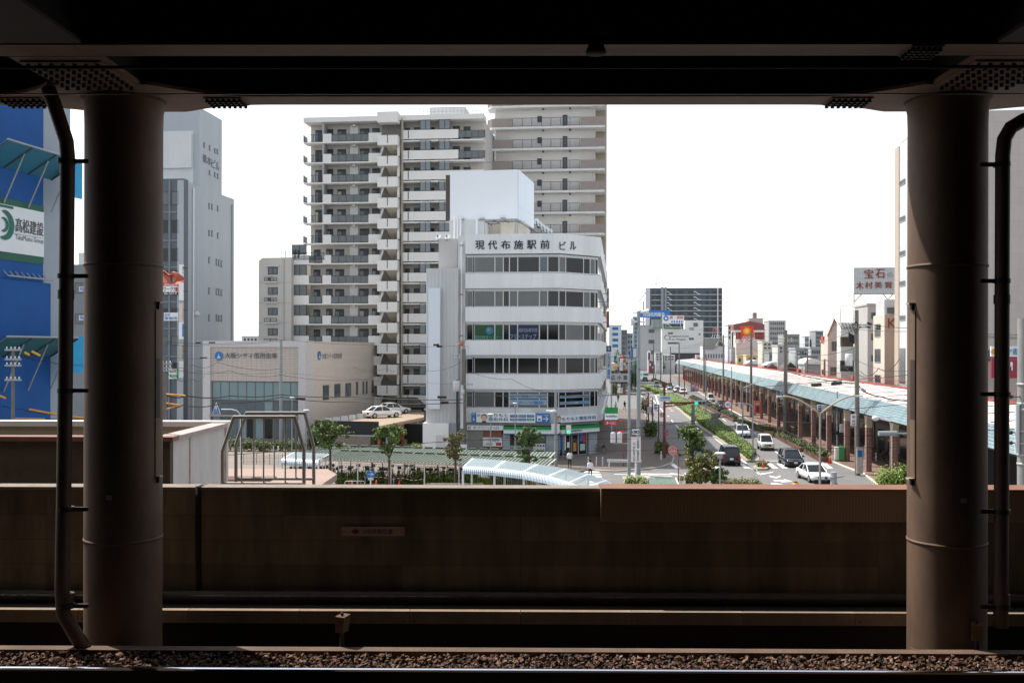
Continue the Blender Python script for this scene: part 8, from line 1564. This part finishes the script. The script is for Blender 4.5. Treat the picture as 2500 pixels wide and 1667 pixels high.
# =============== OVERHEAD CABLES ===============
def cable(pts,lab,r=.02,sag=.3,m_=WIRE,slv=None,grp='overhead cables across the street'):
    q=[P(x,y,d) for x,y,d in pts]; o=q[0]; t=empty('overhead_cable',o,0,lab,'cable',grp); P_=[]
    for i in range(len(q)-1):
        for k in range(10): u=k/10; p=q[i].lerp(q[i+1],u); p.z-=4*sag*u*(1-u); P_.append(p-o)
    P_.append(q[-1]-o); MB().path(P_,r,m_,n=5).build('strand',t)
    if slv:
        for (x0,y0,x1,y1,d,mm,rr) in slv: MB().tube(P(x0,y0,d)-o,P(x1,y1,d)-o,rr,mm,n=8).build('sleeve',t)
    return t
YE=M('#d6973a',.6,var=.1)
CB_=[([(-40,978,60),(17,992,58),(52,997,57)],'yellow sleeved cable ending at the far left pole',.015,.1,[(-40,982,58,16,992,58) if False else (0,966,14,972,56,YE,.06)]),
([(52,997,57),(60,1002,57),(110,1010,57),(215,1022,57),(300,1030,60)],'yellow sleeved cable below the blue sheeting',.02,.0,[(72,999,140,1012,57,YE,.06),(140,1012,205,1020,57,YE,.06)]),
([(35,1021,57),(120,1022,57),(300,1024,57)],'low yellow sleeved cable along the parapet top',.02,.0,[(36,1021,110,1023,57,YE,.05)]),
([(402,963,62),(455,966,64),(560,966,80),(686,963,105),(860,968,105),(1130,975,100)],'thick dark cable crossing the bank front at window height',.045,.15,[(402,962,452,966,62,YE,.06),(1068,969,1090,969,101,INK,.14)]),
([(402,985,62),(445,989,64),(540,984,85),(686,969,105),(860,980,105),(1130,983,100)],'second dark cable just below, sagging past the bank',.04,.2,[(402,984,440,989,62,YE,.05),(440,989,402,1000,62,YE,.05),(722,972,745,973,103,INK,.12),(1075,982,1095,982,100,INK,.14)]),
([(402,834,62),(560,838,85),(686,829,105),(900,842,105),(1060,846,102),(1128,840,100)],'thin cable along the bank cornice to the stair tower pole',.015,.1,[(1058,842,1072,841,101,INK,.1),(1066,846,1080,845,101,INK,.1)]),
([(402,838,62),(500,843,75),(686,833,105)],'second thin cable above the bank emblem',.012,.1,[(478,836,490,836,72,INK,.06),(510,836,525,836,72,INK,.06)]),
([(402,870,62),(500,874,80),(560,868,90),(686,852,105)],'thin cable passing the round bank emblem',.012,.1,[(488,873,505,873,78,INK,.06)]),
([(480,905,75),(686,908,105),(1120,938,100)],'thin cable over the tiled bank wall',.01,.2,None),
([(1136,965,100),(1357,965,97),(1480,965,96),(1760,951,110),(2094,925,96),(2215,915,92)],'long dark cable crossing the whole street above the traffic light',.03,.05,None),
([(400,1117,70),(700,1100,72),(1050,1080,74),(1500,1050,78),(1760,1018,80),(2000,1003,80),(2215,985,80)],'pale cable rising from lower left across the junction to the right',.025,.05,None),
([(1130,1074,70),(1500,1071,70),(1900,1066,70),(2215,1061,70)],'upper dark level wire over the junction',.012,.02,None),
([(1130,1102,66),(1500,1100,66),(2215,1090,66)],'lower dark level wire over the junction',.012,.02,None),
([(1695,1002,110),(1750,1003,105),(1830,1017,100),(2000,1032,96)],'dark cable hanging over the hedge from the traffic light',.03,.2,None),
([(2060,799,92),(2130,792,90),(2215,800,86),(2300,806,80),(2500,817,60)],'upper black cable right of the big utility pole',.025,.1,[(2117,788,2128,792,91,INK,.1),(2140,795,2150,797,90,INK,.1)]),
([(2060,801,92),(2215,809,86),(2500,828,60)],'lower black cable right of the big utility pole',.02,.1,[(2113,799,2125,799,91,INK,.08),(2140,802,2150,803,90,INK,.08)]),
([(2100,905,95),(2145,898,93),(2197,875,80)],'slack cable looping to the tan corner strip',.03,.6,None),
([(1918,905,137),(2000,925,115),(2094,936,96),(2110,955,94),(2150,968,90),(2215,978,85),(2500,1010,70)],'heavy cable bundle running along the arcade roof',.06,.1,[(2102,948,2112,956,94,GREYP,.14)]),
([(1980,940,100),(2060,936,97)],'cable with two black sleeves above the arcade roof',.02,.05,[(1981,940,2005,938,100,INK,.16),(2030,937,2055,934,98,INK,.16)]),
([(1496,900,170),(1559,878,100)],'cable to the loudspeaker pole from the left',.02,.1,None),
([(1766,822,200),(1834,816,165),(1918,810,137),(2094,775,96)],'high thin cable linking the right hand utility poles',.015,.5,None),
([(1766,832,200),(1834,828,165),(1918,836,137),(2094,800,96)],'lower thin cable linking the right hand utility poles',.02,.8,None),
([(1658,842,290),(1719,830,235),(1766,830,200)],'distant cable between the far poles',.02,.8,None),([(1595,850,330),(1637,850,300),(1658,846,290),(1719,842,235)],'second distant cable between the far poles',.02,.7,None),
([(1640,848,280),(1719,836,235),(1766,840,200),(1834,846,165),(1918,856,137),(2087,850,96)],'sagging distribution cable behind the arcade lamps',.025,.7,None),
([(2300,805,50),(2500,824,40)],'black cable pair passing behind the right drain pipe',.02,.1,None),([(2300,860,50),(2500,880,40)],'black cable across the bookshop board',.02,.05,None),([(2300,1050,50),(2500,1046,36)],'black cable low beside the right pipe',.02,.05,None),
([(60,868,56),(120,882,56),(215,888,58)],'thin cable from the left pole passing behind the left pipe',.012,.1,None),([(40,862,56),(95,880,56),(215,893,58)],'second thin cable from the left pole',.012,.1,None),([(1357,953,97),(1343,1003,97)],'stay wire of the shop corner pole',.015,.0,None)]
r_=random.Random(11)
ex=[([(2094,800,91),(2040,806,140),(1960,800,200)],'thin service wire from the big utility pole to the gabled house'),([(2094,905,91),(2060,892,120),(2034,880,150)],'service wire to the arched balcony house'),([(1918,838,131),(1960,846,170),(2004,842,158)],'service wire from the middle pole to the red topped wing'),([(1918,876,131),(2000,885,115),(2094,893,91)],'upper distribution wire parallel to the arcade roof'),([(1834,850,166),(1918,882,131),(2094,912,91),(2215,940,80)],'lower distribution wire parallel to the arcade roof'),([(1719,850,259),(1766,856,211),(1834,862,166),(1918,890,131)],'sagging wire over the far arcade roof'),([(1559,900,88),(1620,905,140),(1719,880,259)],'long wire from the loudspeaker pole over the carriageway'),([(1480,868,120),(1508,862,170),(1559,870,88)],'wire from the corner building to the loudspeaker pole'),([(1559,930,88),(1536,936,88),(1480,958,97)],'short wire from the lamp box pole to the corner building'),([(2215,905,78),(2094,880,91),(1971,870,163)],'wire crossing above the arcade railing'),([(1132,880,100),(1040,905,102),(940,900,118),(860,895,120)],'wire from the concrete pole to the parking deck'),([(1132,900,100),(1250,925,98),(1357,958,97)],'wire along the second floor of the corner building'),([(402,905,62),(470,925,70),(500,915,90)],'slack wire before the grey block'),([(402,880,62),(470,890,75),(530,884,85),(686,900,105)],'fourth thin wire across the bank tiles'),([(402,895,62),(560,905,90),(686,915,105),(900,925,110)],'fifth thin wire across the bank tiles')]
for i,(pts,lab) in enumerate(ex): CB_.append((pts,lab,.018,.35,None))
for c in CB_: cable(c[0],c[1],c[2],c[3],slv=c[4])
# tall far rail of loops on the stair tower pole
print('objects',len(bpy.data.objects))
